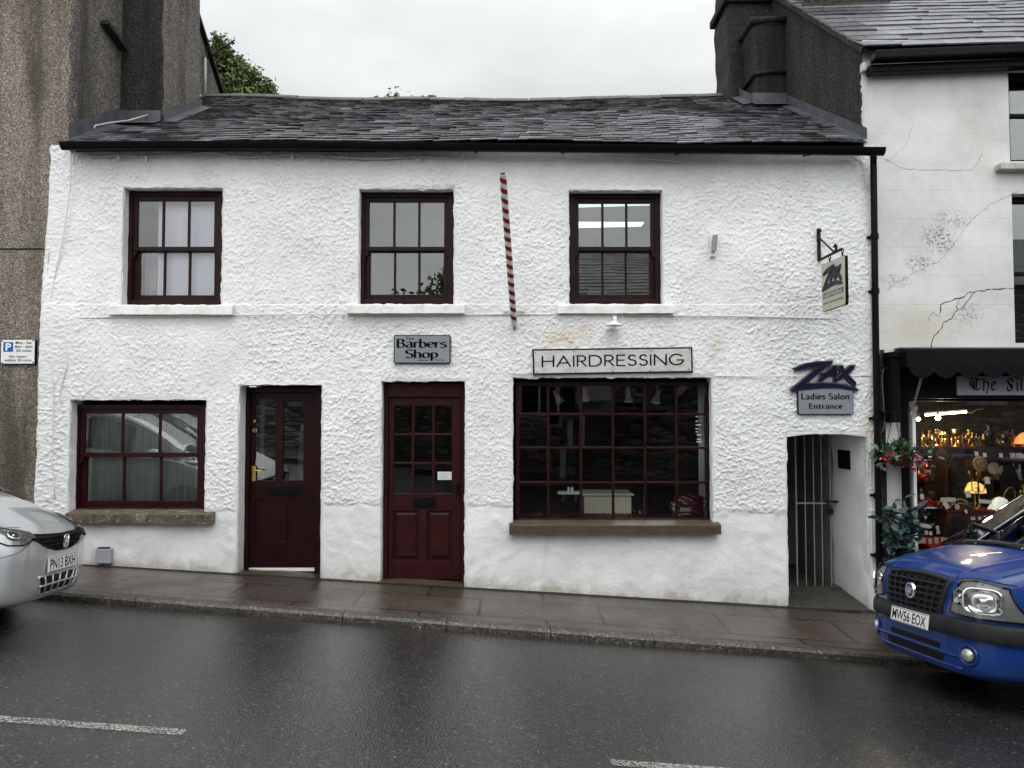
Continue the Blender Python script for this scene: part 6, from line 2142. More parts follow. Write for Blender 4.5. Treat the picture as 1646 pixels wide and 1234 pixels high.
cloth((1556, 845, 1567, 858), .22, M_CREAM, 'crumpled pale cloth tucked beside the black fur muff')
cloth((1568, 838, 1600, 852), .3, M_WINE, 'wine velvet cloth draped under the notices')
for px, py in ((1546, 866), (1551, 863)):
    card(px, py, 6, 10, .2, M_CREAM, 'pale card at the foot of the black fur muff', rs.uniform(-.2, .2), 'cards below the fur muff', 'display_card', 'card')
mb = MB(); p = P(1490, 886, .2)
mb.box(p.x - .08, p.x + .09, .16, .3, p.z - .05, p.z)
tag(mb.build('gingham_box', plain('pink_checked_cloth', (.5, .15, .17), .8, var=.6, sc=60), bevel=.01), 'red and white checked box lowest in the antiques window', 'box')
for k, (px, py, h, mt) in enumerate(((1476, 752, 22, M_COPPER), (1482, 754, 26, M_WOODM), (1489, 750, 20, M_COPPER), (1478, 790, 16, M_BRASSD), (1495, 800, 18, M_WOODM), (1484, 830, 26, M_SILVERM), (1499, 838, 22, M_WOODD))):
    z_ = P(px, py + h * .45, .55).z
    ornament(px, .55, z_, h, mt, k % 6, 'dim curio among the clutter just inside the white shopfront post', 'curios beside the white post', 'curio')
mb = MB()
for py in (762, 798, 842, 851):
    a, b_ = P(1470, py + (1 if py < 840 else 0), .5), P(1503, py, .5)
    mb.box(a.x, b_.x, .48, .7, a.z - .012, a.z)
mb.box(P(1503, 0, .5).x, P(1503, 0, .5).x + .02, .48, .7, zfl, P(0, 740, .5).z)
tag(mb.build('display_rack', M_WOODD), 'narrow dark display rack just inside the white post', 'rack')

# ------------------------------------------------------------------ basket and plant outside
def leaves(mb, pts, sz_, rs_, spread=.03, lobes=1, up=.2):
    for p in pts:
        for _ in range(lobes):
            d = V((rs_.gauss(0, 1), rs_.gauss(-.3, .8), rs_.gauss(up, .6))).normalized()
            q = d.cross(V((rs_.gauss(0, .4), rs_.gauss(0, .4), 1))).normalized()
            n = d.cross(q)
            s = sz_ * rs_.uniform(.7, 1.25)
            o = p + V((rs_.gauss(0, 1), rs_.gauss(0, 1), rs_.gauss(0, 1))) * spread
            mb.add([o, o + d * s * .35 + q * s * .26 - n * s * .06, o + d * s * .75 + q * s * .22 - n * s * .05, o + d * s, o + d * s * .75 - q * s * .22 - n * s * .05, o + d * s * .35 - q * s * .26 - n * s * .06, o + d * s * .5 + n * s * .03],
                   [(0, 1, 6), (1, 2, 6), (2, 3, 6), (3, 4, 6), (4, 5, 6), (5, 0, 6)])
rs2 = random.Random(21)
HB = -.16
root = empty('hanging_basket', P(1445, 748, HB)); tag(root, 'wicker hanging basket of pink flowers beside the black downpipe', 'hanging basket')
c = P(1445.5, 748, HB)
mb = MB(); rows = []
for r, h in ((.03, 0), (.07, .005), (.105, .03), (.135, .075), (.142, .11), (.132, .112)):
    rows.append([c + V((r * cos(a), r * sin(a), h + .004 * sin(12 * a))) for a in [2 * pi * i / 40 for i in range(40)]])
mb.grid(rows, closed=True)
for h in np.linspace(.02, .105, 6):
    r = np.interp(h, [0, .005, .03, .075, .11], [.03, .07, .105, .135, .142])
    mb.tube([c + V(((r + .003) * cos(a), (r + .003) * sin(a), h + .004 * sin(12 * a + h * 90))) for a in [2 * pi * i / 48 for i in range(49)]], .007, 6, False)
mb.build('basket', M_WICKER, root, smooth='all')
mb = MB(); mb.lathe([(.002, .09), (.13, .095), (.128, .105), (.002, .115)], c, 20); mb.build('soil', plain('dark_soil', (.02, .015, .01), .95), root)
hook = P(1436, 662, HB)
mb = MB()
for a in (0.4, 2.5, 4.6):
    mb.tube([c + V((.135 * cos(a), .135 * sin(a), .11)), hook], .0035, 5)
mb.tube([hook, hook + V((0, .12, .01)), hook + V((0, .19, .0))], .008, 6); mb.box(hook.x - .05, hook.x + .03, -.03, .04, hook.z - .015, hook.z + .012)
mb.build('hanger', M_BLACKM, root)
pts = []
for _ in range(260):
    a = rs2.uniform(0, 2 * pi); r = abs(rs2.gauss(0, .12)); pts.append(c + V((r * cos(a) * 1.25, r * sin(a), .13 + rs2.uniform(-.02, .10) - r * .25)))
for _ in range(60):
    a = rs2.uniform(0, 2 * pi); pts.append(c + V((.2 * cos(a) * rs2.uniform(.8, 1.15), .17 * sin(a), .07 + rs2.uniform(-.08, .06))))
mb = MB(); leaves(mb, pts, .085, rs2, .02)
mb.build('foliage', M_LEAFB, root)
for _ in range(26):
    a = rs2.uniform(pi * .9, 2.1 * pi); r = rs2.uniform(.08, .23)
    f_ = c + V((r * cos(a) * 1.1, r * sin(a) - .02, .15 + rs2.uniform(-.14, .09) - r * .25))
    mb = MB(); leaves(mb, [f_] * 6, .046, rs2, .0, 1, -.4); mb.build('flower', M_PETAL, root)
PT = -.20
root = empty('potted_plant', P(1451, 935, PT)); tag(root, 'blue-green leafy plant in a dark pot against the narrow white pier', 'potted plant')
zpot = pav_z(P(1451, 930, PT).x, PT)
cpx = P(1450, 905, PT)
c = V((cpx.x, PT, zpot))
hp = P(1450, 897, PT).z - zpot
mb = MB(); mb.lathe([(.12, 0), (.13, .02), (.17, hp * .9), (.185, hp * .9), (.185, hp), (.165, hp), (.16, hp - .03), (.002, hp - .035)], c, 24)
mb.build('pot', plain('dark_plastic_pot', (.03, .032, .036), .5), root, smooth=40)
st_ = MB(); pts = []
ht = P(1450, 800, PT).z
for k in range(9):
    a = rs2.uniform(0, 2 * pi); b0_ = c + V((.05 * cos(a), .05 * sin(a), hp - .04))
    tp_ = V((c.x + rs2.uniform(-.16, .14), c.y + rs2.uniform(-.12, .06), ht - rs2.uniform(.0, .35)))
    md = (b0_ + tp_) / 2 + V((rs2.uniform(-.05, .05), rs2.uniform(-.05, .05), 0))
    st_.tube([b0_, md, tp_], [.008, .006, .003], 6)
    for t in np.linspace(.3, 1, 11):
        p = b0_ * (1 - t) ** 2 + md * 2 * t * (1 - t) + tp_ * t * t
        for _ in range(3):
            dd = V((rs2.uniform(-.09, .09), rs2.uniform(-.08, .04), rs2.uniform(-.03, .05)))
            st_.tube([p, p + dd], .0025, 4); pts.append(p + dd)
st_.build('stems', M_BARK, root)
mb = MB(); leaves(mb, pts, .125, rs2, .02, 1, .0)
mb.build('foliage', M_LEAFP, root)

# ------------------------------------------------------------------ inside the hairdresser's
def spot(px, py, Y, tilt, lab):
    c = P(px, py, Y)
    root = empty('ceiling_spotlight', c); tag(root, lab, 'spotlight')
    d = V((sin(tilt), -.35, -cos(tilt))).normalized(); a = d.cross(V((0, 1, 0))).normalized(); b_ = a.cross(d)
    mb = MB(); rows = []
    for t, r in ((-.075, .022), (-.03, .03), (.0, .03), (.012, .03), (.085, .052)):
        rows.append([c + d * t + (a * cos(2 * pi * k / 18) + b_ * sin(2 * pi * k / 18)) * r for k in range(18)])
    mb.grid(rows, closed=True); mb.add(rows[0], [tuple(range(18))]); mb.build('lamp_shade', plain('white_spot', (.80, .80, .78), .4, var=.02), root, smooth=50)
    mb = MB(); mb.tube([c, c + V((0, .03, .12))], .008, 6); mb.build('arm', M_WHITEP, root)
spot(895.5, 636, .75, .45, 'white ceiling spotlight tilted in the second top pane of the hairdressing window')
spot(941, 632, .85, 0., 'white ceiling spotlight pointing straight down in the third top pane')
spot(1010, 634, .8, .0, 'white flared ceiling spotlight in the fourth top pane')
spot(1057, 636, .8, -.4, 'white ceiling spotlight tilted in the fifth top pane')
root = empty('reception_desk', P(980, 845, .9)); tag(root, 'cream panelled reception desk behind the lower panes of the hairdressing window', 'desk')
a = rect(939, 793.5, 1018, 880, .7)
mb = MB(); mb.box(a[0], a[1] - .02, .7, 1.2, -.2, a[3] - .02); mb.build('body', plain('cream_desk_paint', (.66, .64, .52), .6, var=.05), root, bevel=.004)
mb = MB(); mb.box(a[0] - .02, a[1] + .01, .68, 1.22, a[3] - .02, a[3]); mb.build('top', plain('cream_desk_top', (.62, .60, .48), .5, var=.05), root, bevel=.004)
root = empty('wall_shelf', P(915, 794, .8)); tag(root, 'small white shelf in the second column of the hairdressing window', 'shelf')
a = rect(897, 791, 934, 794.5, .8)
mb = MB(); mb.box(a[0], a[1], .8, 1.0, a[2], a[3]); mb.build('board', M_WHITEP, root, bevel=.002)
mb = MB(); mb.prism([(a[0] + .06, .98, a[2] - .001), (a[0] + .06, .83, a[2] - .001), (a[0] + .06, .98, a[2] - .1)], (.02, 0, 0)); mb.prism([(a[1] - .06, .98, a[2] - .001), (a[1] - .06, .83, a[2] - .001), (a[1] - .06, .98, a[2] - .1)], (.02, 0, 0)); mb.build('brackets', M_WHITEP, root)
for px, lab in ((914, 'white bottle on the small shelf, nearer the barbers door'), (919.5, 'white bottle on the small shelf, nearer the reception desk')):
    root = empty('shampoo_bottle', P(px, 788, .88)); tag(root, lab, 'bottle')
    c = P(px, 790, .88); c.z = a[3]
    mb = MB(); mb.lathe([(.014, 0), (.016, .004), (.016, .045), (.006, .055)], c, 14); mb.build('body', M_WHITEP, root, smooth=50)
    mb = MB(); mb.lathe([(.008, .055), (.008, .072), (.002, .074)], c, 12); mb.build('cap', M_BLACK, root, smooth=50)
# glossy red salon bag standing on the sill inside
root = empty('salon_bag', P(1108, 830, .5)); tag(root, 'shiny dark red salon bag slumped in the last bottom pane', 'bag')
mb = MB(); rows = []
c0 = P(1107, 829, .42)
for j in range(15):
    v = j / 14
    z = c0.z + .235 * v
    w = .19 * (1 - .16 * v ** 3); dth = .09 * (1 - .55 * v)
    rows.append([(c0.x + (w * (1 + .05 * sin(5 * a + j * .9))) * max(-1, min(1, 1.25 * cos(a))) + .02 * sin(j * .7), .45 + dth * sin(a) * (1 + .22 * sin(6 * a + j)), z - .03 * cos(a) ** 2 * v + .008 * sin(9 * a + 2 * j)) for a in [2 * pi * i / 48 for i in range(48)]])
mb.grid(rows, closed=True); mb.add(rows[-1], [tuple(range(48))])
mb.build('body', plain('glossy_red_plastic', (.09, .006, .018), .12, var=.3, coat=1.), root, smooth='all')
mb = MB(); a = rect(1093, 811, 1111, 828, .355); mb.add([(a[0], .345, a[2]), (a[1], .345, a[2]), (a[1], .37, a[3]), (a[0], .37, a[3])], [(0, 1, 2, 3)]); mb.build('label_panel', plain('dark_label', (.03, .012, .016), .4), root)
mb = MB()
for q in ((1093, 815.5, 1111, 822), (1095, 825, 1109, 827)):
    a2 = rect(*q, .345); mb.box(a2[0], a2[1], .338, .342, a2[2], a2[3])
mb.build('label_band', plain('grey_label_band', (.35, .35, .36), .5), root)
# tinsel along the inner sill
mb = MB()
rs3 = random.Random(2)
zt_ = P(0, 829.5, .33).z
xa_, xb_ = P(842, 830, .33).x, P(1012, 830, .33).x
for k in range(700):
    t = k / 700; x = xa_ + (xb_ - xa_) * t
    p = V((x, .33 + .01 * sin(t * 60), zt_ + .012 + .006 * sin(t * 45)))
    d = V((rs3.gauss(0, 1), rs3.gauss(0, 1), rs3.gauss(0, 1))).normalized() * .024
    s = V((.0016, 0, .0016)); mb.add([p - s, p + s, p + d + s, p + d - s], [(0, 1, 2, 3)])
tag(mb.build('tinsel_garland', plain('red_tinsel', (.35, .04, .06), .25, .6, var=.8, sc=30)), 'thin red tinsel garland along the inner sill of the hairdressing window', 'garland')
mb = MB(); sa_, sb_ = P(830, 831, .3), P(1144, 831, .3)
mb.box(sa_.x, sb_.x, .245, .62, sa_.z - .06, sa_.z)
mb.build('window_board', M_MAROON, shop_win)
# white vertical strip of blind, and small white lettering on the glass
mb = MB(); a = rect(1122, 618, 1134, 828, .42)
for k in range(3):
    w = (a[1] - a[0]) / 3; mb.box(a[0] + w * k, a[0] + w * (k + .86), .42 + .006 * k, .426 + .006 * k, a[2], a[3])
tag(mb.build('vertical_blind', plain('grey_white_blind', (.50, .50, .47), .8, var=.05)), 'drawn-back white vertical blind at the edge of the hairdressing window', 'blind')
mb = MB(); yy = SY + .040
for k, (l, r, py) in enumerate(((1118, 1122, 669.5), (1125, 1128, 669.5), (1118, 1122, 677), (1125.5, 1128, 676), (1118.5, 1128, 683), (1118, 1122, 689), (1118.5, 1122, 694), (1124, 1126, 690), (1120, 1128, 699), (1120, 1128, 706), (1119.5, 1129, 710))):
    a = rect(l, py - 1.1, r, py + 1.1, yy)
    n_ = max(2, int((r - l) / 1.6))
    for i in range(n_):
        w = (a[1] - a[0]) / n_; mb.box(a[0] + w * i, a[0] + w * (i + .62), yy - .001, yy, a[2] + (a[3] - a[2]) * (.0 if i % 2 else .3), a[3])
mb.build('window_lettering', M_SIGNWHITE, shop_win)
root = empty('salon_chair', P(1060, 850, 1.8)); tag(root, 'black salon chair dim behind the fifth column of panes', 'chair')
c = P(1062, 790, 1.7)
mb = MB(); mb.box(c.x - .26, c.x + .26, 1.5, 2.0, c.z - .5, c.z - .38); mb.build('seat', M_BLACK, root, bevel=.03)
mb = MB(); mb.box(c.x - .25, c.x + .25, 1.98, 2.08, c.z - .4, c.z + .12); mb.build('backrest', M_BLACK, root, bevel=.04)
mb = MB(); mb.lathe([(.28, -.2), (.28, -.17), (.04, -.15), (.04, c.z - .5)], (c.x, 1.75, 0), 18); mb.build('pedestal', M_SILVERM, root, smooth=40)
mb = MB()
for s in (-1, 1):
    mb.tube([(c.x + s * .27, 2., c.z - .2), (c.x + s * .3, 1.75, c.z - .17), (c.x + s * .3, 1.55, c.z - .2), (c.x + s * .27, 1.55, c.z - .4)], .016, 8)
mb.build('armrests', M_SILVERM, root, smooth='all')
# inside the house door: pale door edge seen through the right-hand light
root = empty('hanging_coat', P(488, 780, .9)); tag(root, 'dim pale coat hanging in the hall behind the house door', 'coat')
c = P(487, 700, .8)
mb = MB(); rows = []
for j in range(12):
    v = j / 11; w = .05 + .05 * v ** .5
    rows.append([(c.x + .04 + w * cos(a) * (1 + .12 * sin(4 * a)), .8 + .05 * sin(a), c.z + .15 - .75 * v) for a in [2 * pi * i / 20 for i in range(20)]])
mb.grid(rows, closed=True); mb.add(rows[0], [tuple(range(20))]); mb.build('coat', plain('grey_coat', (.30, .29, .26), .9), root, smooth='all')
mb = MB(); mb.tube([(c.x + .04, .85, c.z + .16), (c.x + .04, .8, c.z + .22), (c.x + .04, .78, c.z + .15)], .01, 8); mb.build('hook', M_BRASSD, root)

# ------------------------------------------------------------------ cars
def pchip(xs, ys, q):
    xs, ys = np.array(xs, float), np.array(ys, float)
    if xs[0] > xs[-1]: xs, ys = xs[::-1], ys[::-1]
    h = np.diff(xs); d = np.diff(ys) / h
    m = np.zeros_like(xs); m[0], m[-1] = d[0], d[-1]
    for i in range(1, len(xs) - 1):
        if d[i - 1] * d[i] > 0:
            w1, w2 = 2 * h[i] + h[i - 1], h[i] + 2 * h[i - 1]
            m[i] = (w1 + w2) / (w1 / d[i - 1] + w2 / d[i])
    q = np.clip(q, xs[0], xs[-1]); i = np.clip(np.searchsorted(xs, q) - 1, 0, len(xs) - 2)
    t = (q - xs[i]) / h[i]
    return (2 * t**3 - 3 * t**2 + 1) * ys[i] + (t**3 - 2 * t**2 + t) * h[i] * m[i] + (-2 * t**3 + 3 * t**2) * ys[i + 1] + (t**3 - t**2) * h[i] * m[i + 1]

def crom(pts, n):
    ex = [tuple(2 * a - b for a, b in zip(pts[0], pts[1]))] + list(pts) + [tuple(2 * a - b for a, b in zip(pts[-1], pts[-2]))]
    out = []
    for i in range(1, len(ex) - 2):
        for k in range(n):
            t = k / n
            out.append(tuple(.5 * (2 * b + (c - a) * t + (2 * a - 5 * b + 4 * c - d) * t * t + (3 * b - a - 3 * c + d) * t ** 3) for a, b, c, d in zip(ex[i - 1], ex[i], ex[i + 1], ex[i + 2])))
    out.append(tuple(pts[-1]))
    return out

class Car:
    def __init__(s, root, st, L, paint, wheels, wr, drop=0.):
        s.drop = drop
        s.root, s.paint, s.wr = root, paint, wr
        st = np.array(st)
        q = np.concatenate([np.linspace(0, .5, 44) ** 1.6 / .5 ** .6, np.linspace(.52, 1.3, 30), np.linspace(1.35, L - .1, 56), np.linspace(L - .08, L, 6)])
        xs = -q
        col = [pchip(st[:, 0], st[:, k], xs) for k in range(1, 6)]
        rows = []
        for i, x in enumerate(xs):
            W, zl, zsh, ws, zt = [c[i] for c in col]
            h = zsh - zl
            cp = [(0, zl), (.62 * W, zl), (.90 * W, zl + .05 * h), (.985 * W, zl + .20 * h), (W, zl + .52 * h), (.985 * W, zl + .80 * h), ((ws + .975 * W) / 2, zsh - .03 * h), (ws * .965, zsh + .18 * (zt - zsh)), (.66 * ws, zsh + .68 * (zt - zsh)), (.33 * ws, zsh + .93 * (zt - zsh)), (0, zt)]
            half = crom(cp, 5)
            rows.append([V((x, y, z)) for y, z in half] + [V((x, -y, z)) for y, z in half[-2:0:-1]])
        mb = MB(); n = len(rows[0])
        s.rows = rows
        vs = [p for r in rows for p in r]
        fs, deck = [], []
        for i in range(len(rows) - 1):
            for j in range(n):
                f = (i * n + j, i * n + (j + 1) % n, (i + 1) * n + (j + 1) % n, (i + 1) * n + j)
                c = (vs[f[0]] + vs[f[1]] + vs[f[2]] + vs[f[3]]) / 4
                if any((c.x - wx) ** 2 + (c.z - wr) ** 2 < (wr + .055) ** 2 and abs(c.y) > .5 for wx in wheels):
                    continue
                (deck if c.x < -.95 and abs(c.y) < .78 and c.z > np.interp(-c.x, -st[:, 0], st[:, 3]) - .02 else fs).append(f)
        cap0, cap1 = tuple(range(n)), tuple((len(rows) - 1) * n + k for k in range(n))
        mb.add(vs, fs + [cap0, cap1])
        dk = MB(); dk.add(vs, deck); dk.build('cabin_floor', M_BLACKM, root, local=True)
        s.body = mb.build('body', paint, root, smooth=42, local=True)
        tri = MB(); tri.grid(rows, closed=True); tri.add(rows[0], [cap0])
        s.bvh = BVHTree.FromPolygons([V(p) for p in tri.v], tri.f)
        # floor, wheels and arch lips
        fl = MB(); fl.box(-L + .35, -.25, -.50, .50, st[4][2] - .01, st[4][2] + .25); fl.box(-L + .3, -.3, -.60, .60, st[4][2] + .14, st[4][2] + .5)
        fl.build('underbody', M_BLACKM, root, local=True)
        for wx in wheels:
            for sd in (1, -1):
                W = float(np.interp(-wx, -st[:, 0], st[:, 1]))
                c = (wx, sd * (W - .13), wr + s.drop)
                w = MB(); w.lathe([(wr * .66, -.09), (wr * .93, -.095), (wr, -.07), (wr, .07), (wr * .93, .095), (wr * .66, .09)], c, 36, 'y')
                wh = w.build('wheel', plain('black_rubber', (.018, .018, .018), .8), root, smooth=40, local=True)
                r_ = MB(); r_.lathe([(wr * .66, .0), (wr * .64, sd * .085), (wr * .58, sd * .05), (wr * .2, sd * .06), (wr * .16, sd * .085), (.002, sd * .085)], c, 30, 'y')
                for k in range(7):
                    a = 2 * pi * k / 7
                    p = V((c[0], c[1] + sd * .072, c[2])); d = V((cos(a), 0, sin(a)))
                    r_.bar(p + d * wr * .14, p + d * wr * .62, .045, .02, (0, 1, 0))
                r_.build('rim', plain('alloy_grey', (.35, .35, .36), .35, .8), wh, smooth=40, local=True)
                a_ = MB(); a_.tube([s.side(wx + (wr + .055) * cos(t), max(.19, wr + (wr + .055) * sin(t)), sd, .004) for t in np.linspace(-.15, pi + .15, 30)], .012, 6)
                a_.build('wheel_arch', paint, root, smooth='all', local=True)
    def front(s, y, z, off=0.0):
        h = s.bvh.ray_cast(V((2, y, z)), V((-1, 0, 0)))
        if h[0] is None:
            h = s.bvh.find_nearest(V((-.3, y, z)))
        nrm = h[1] if h[1].x > 0 or abs(h[1].x) < .05 else -h[1]
        c = V((-1.2, 0, .5))
        if (h[0] - c).dot(nrm) < 0: nrm = -nrm
        return h[0] + nrm * off
    def side(s, x, z, sd, off=0.0):
        h = s.bvh.ray_cast(V((x, 3 * sd, z)), V((0, -sd, 0)))
        if h[0] is None: h = s.bvh.find_nearest(V((x, .8 * sd, z)))
        n = h[1] if h[1].y * sd > 0 else -h[1]
        return h[0] + n * off
    def top(s, x, y, off=0.0):
        h = s.bvh.ray_cast(V((x, y, 3)), V((0, 0, -1)))
        if h[0] is None: h = s.bvh.find_nearest(V((x, y, 1)))
        n = h[1] if h[1].z > 0 else -h[1]
        return h[0] + n * off
    def polar(s, th, z, off=0.0, cx=-1.0):
        d = V((cos(th), sin(th), 0))
        h = s.bvh.ray_cast(V((cx, 0, z)) + d * 3, -d)
        if h[0] is None: h = s.bvh.find_nearest(V((cx, 0, z)) + d)
        n = h[1] if h[1].dot(d) > 0 else -h[1]
        return h[0] + n * off
    def patch(s, mb, top, bot, nu, nv, off, fn=None, skirt=True, mi=0, depth=.02, mirror=1):
        """surface between two polylines of (y, z), laid on the body"""
        fn = fn or s.front
        def along(pl, t):
            ds = [0]
            for a, b in zip(pl, pl[1:]): ds.append(ds[-1] + math.hypot(b[0] - a[0], b[1] - a[1]))
            k = t * ds[-1]
            return (np.interp(k, ds, [p[0] for p in pl]), np.interp(k, ds, [p[1] for p in pl]))
        rows = []
        for j in range(nv + 1):
            v = j / nv; r = []
            for i in range(nu + 1):
                a, b = along(top, i / nu), along(bot, i / nu)
                r.append(fn(mirror * (a[0] + (b[0] - a[0]) * v) if fn == s.front else a[0] + (b[0] - a[0]) * v, a[1] + (b[1] - a[1]) * v, off))
            rows.append(r)
        mb.grid(rows, mi)
        if skirt:
            edge = rows[0] + [r[-1] for r in rows[1:]] + rows[-1][-2::-1] + [r[0] for r in rows[-2:0:-1]]
            c = sum(edge, V()) / len(edge)
            inn = []
            for p in edge:
                h = s.bvh.find_nearest(p); n = (p - h[0])
                inn.append(h[0] - (n.normalized() if n.length > 1e-5 else V((1, 0, 0))) * depth * .3)
            m_ = len(edge)
            mb.add(edge + inn, [(k, (k + 1) % m_, m_ + (k + 1) % m_, m_ + k) for k in range(m_)], mi)
        return rows
    def line(s, mb, pts, r, fn=None, off=0.0, n=10):
        fn = fn or s.top
        P3 = []
        for a, b in zip(pts, pts[1:]):
            for k in range(n):
                t = k / n; P3.append(fn(a[0] + (b[0] - a[0]) * t, a[1] + (b[1] - a[1]) * t, off))
        P3.append(fn(pts[-1][0], pts[-1][1], off))
        mb.tube(P3, r, 6)
    def each(s, name, mat, items):
        for pts, r, fn, off, n in items:
            m_ = MB(); s.line(m_, pts, r, fn, off, n); m_.build(name, mat, s.root, smooth='all', local=True)
    def plate(s, text, z, w=.52, h=.111, tilt=.12, dx=.012, y=0.):
        x = s.front(y, z).x + dx
        u = V((-sin(tilt), 0, cos(tilt))); n = V((cos(tilt), 0, sin(tilt))); r = V((0, -1, 0))   # reading left to right as one faces the car
        r = V((0, 1, 0))
        c = V((x, y, z))
        mb = MB(); mb.obox(c, r * w / 2, n * .005, u * h / 2)
        pl = mb.build('number_plate', plain('white_plate', (.78, .78, .76), .35, var=.04), s.root, local=True, bevel=.003)
        mb = MB()
        put2d(mb, text_shape(text, .016), c + n * .0062 - r * w * .455 - u * h * .35, r, u, w * .91, h * .70)
        mb.build('lettering', M_INK, pl, local=True)
        mb = MB(); e = .004
        for a, b, k, l in ((r * w / 2, u * e / 2, 0, 1), (r * w / 2, u * e / 2, 0, -1)):
            mb.obox(c + n * .0052 + u * (h / 2 - .006) * l, a * .985, n * .001, b)
        mb.build('border', M_INK, pl, local=True)
        return pl
    def cabin(s, st, ws_top, wrear, pillar=.06):
        """greenhouse: stations (x, half width at the belt, belt height, half width at the roof, roof height)"""
        st = np.array(st)
        xs = np.linspace(st[0, 0], st[-1, 0], 60)
        col = [pchip(st[:, 0], st[:, k], xs) for k in range(1, 5)]
        rows = []
        for i, x in enumerate(xs):
            wb, zb, wt, zt = [c[i] for c in col]
            h = max(zt - zb, .01)
            cp = [(wb, zb), (wb * .7 + wt * .3, zb + .32 * h), (wb * .35 + wt * .65, zb + .68 * h), (wt, zb + .90 * h), (wt * .86, zb + .985 * h), (wt * .45, zt), (0, zt + .008)]
            half = crom(cp, 4)
            rows.append([V((x, y, z)) for y, z in half] + [V((x, -y, z)) for y, z in half[-2::-1]])
        n = len(rows[0]); J = 12
        parts = {'roof': MB(), 'windscreen': MB(), 'side_window': MB(), 'rear_window': MB(), 'front_pillar': MB(), 'front_pillar_': MB()}
        for i in range(len(rows) - 1):
            for j in range(n - 1):
                jj = min(j, n - 2 - j)
                x = (xs[i] + xs[i + 1]) / 2
                q = [rows[i][j], rows[i][j + 1], rows[i + 1][j + 1], rows[i + 1][j]]
                if x > ws_top and jj >= J - 1 - (0 if x > ws_top else 0):
                    k = 'windscreen' if jj >= J else 'front_pillar' if j < n / 2 else 'front_pillar_'
                elif x < wrear and jj >= J:
                    k = 'rear_window'
                elif jj < 10 and xs[-1] + .25 < x < ws_top + .25 and not any(abs(x - p) < pillar for p in (ws_top - .75, ws_top - 1.65)) and 0 < jj:
                    k = 'side_window'
                else:
                    k = 'roof'
                parts[k].add(q, [(0, 1, 2, 3)])
        for k, m in parts.items():
            if m.f:
                o = m.build(k.rstrip('_'), s.paint if k == 'roof' else M_TRIM if k.startswith('front_pillar') else M_CARGLASS, s.root, smooth='all', local=True)
                w = o.modifiers.new('weld', 'WELD'); w.merge_threshold = .0005
        inn = MB()
        x0, x1 = ws_top + .1, xs[-1] + .5
        inn.box(x1, x0 + .55, -.62, .62, .5, st[2, 2] - .06)
        for sy in (-.36, .36):
            inn.box(ws_top - .75, ws_top - .55, sy - .22, sy + .22, .6, st[3, 4] - .35); inn.box(ws_top - .74, ws_top - .60, sy - .11, sy + .11, st[3, 4] - .33, st[3, 4] - .12)
        inn.build('seats', plain('dark_car_interior', (.02, .02, .022), .8), s.root, local=True, bevel=.03)

def car_pose(x, y, heading):
    n = V((-(road_z(x + 1, y) - road_z(x - 1, y)) / 2, -(road_z(x, y + 1) - road_z(x, y - 1)) / 2, 1)).normalized()
    f = V((cos(heading), sin(heading), 0)); f = (f - n * f.dot(n)).normalized()
    l = n.cross(f)
    return Matrix((f, l, n)).transposed()

M_SILVER = Mat('silver_metallic_paint', (.40, .41, .43), .32, .55, coat=1.)
M_SILVER.i('Base Color', M_SILVER.ramp(M_SILVER.noise(900, 2), [(.3, (.46, .47, .485)), (.7, (.60, .61, .63))]))
M_SILVER = M_SILVER.m
mbl = Mat('blue_car_paint', (.003, .024, .17), .35, .0, coat=.6, spec=.2)
mbl.i('Base Color', mbl.ramp(mbl.noise(4, 4), [(.3, (.0026, .027, .155)), (.7, (.0034, .034, .19))]))
mbl.i('Coat Roughness', .05)
M_BLUE = mbl.m
M_TRIM = plain('black_bumper_plastic', (.022, .023, .025), .5, var=.2, sc=20, bump=.1)
M_CHROME = plain('chrome', (.75, .75, .76), .08, 1., var=.03)
M_LAMPIN = plain('silver_lamp_reflector', (.55, .56, .56), .22, .9, var=.15, sc=60)
M_HONEY = plain('fine_black_mesh', (.006, .006, .007), .5)

# ---- silver hatchback, nose at the left edge of the picture
SX, SY_, SH = -3.46, -2.36, R(10)
rot = car_pose(SX, SY_, SH)
root = tag(empty('parked_car', V((SX, SY_, road_z(SX, SY_))), rot), 'silver hatchback with number plate PN13 BXH parked at the kerb', 'car')
st = [(0.0, .34, .285, .56, .30, .60), (-.03, .545, .225, .625, .47, .665), (-.08, .65, .20, .66, .565, .715), (-.16, .725, .185, .695, .645, .765), (-.30, .785, .18, .745, .70, .83),
      (-.50, .82, .18, .81, .745, .905), (-.75, .842, .18, .88, .77, .975), (-1.0, .848, .18, .935, .785, 1.02), (-1.5, .848, .18, .955, .80, .99), (-3.2, .848, .18, .975, .80, 1.0), (-3.7, .82, .22, .96, .76, .98), (-3.9, .72, .32, .88, .62, .9)]
car = Car(root, st, 3.9, M_SILVER, (-.78, -3.28), .30)
car.cabin([(-.72, .74, .93, .62, .955), (-1.0, .775, .94, .63, 1.10), (-1.4, .785, .95, .61, 1.30), (-1.85, .79, .955, .60, 1.455), (-2.4, .79, .96, .60, 1.515), (-3.1, .785, .97, .585, 1.49), (-3.5, .77, .975, .56, 1.36), (-3.85, .70, .95, .54, 1.0)], -1.85, -3.3)
car.plate('PN13 BXH', .465)
g = MB(); top = [(-.50, .685), (-.30, .672), (0, .665), (.30, .672), (.50, .685)]; bot = [(-.46, .655), (-.28, .585), (-.12, .556), (0, .553), (.12, .556), (.28, .585), (.46, .655)]
rows = car.patch(g, top, bot, 40, 8, .006)
gr_ = g.build('grille', M_HONEY, root, smooth='all', local=True)
g = MB()
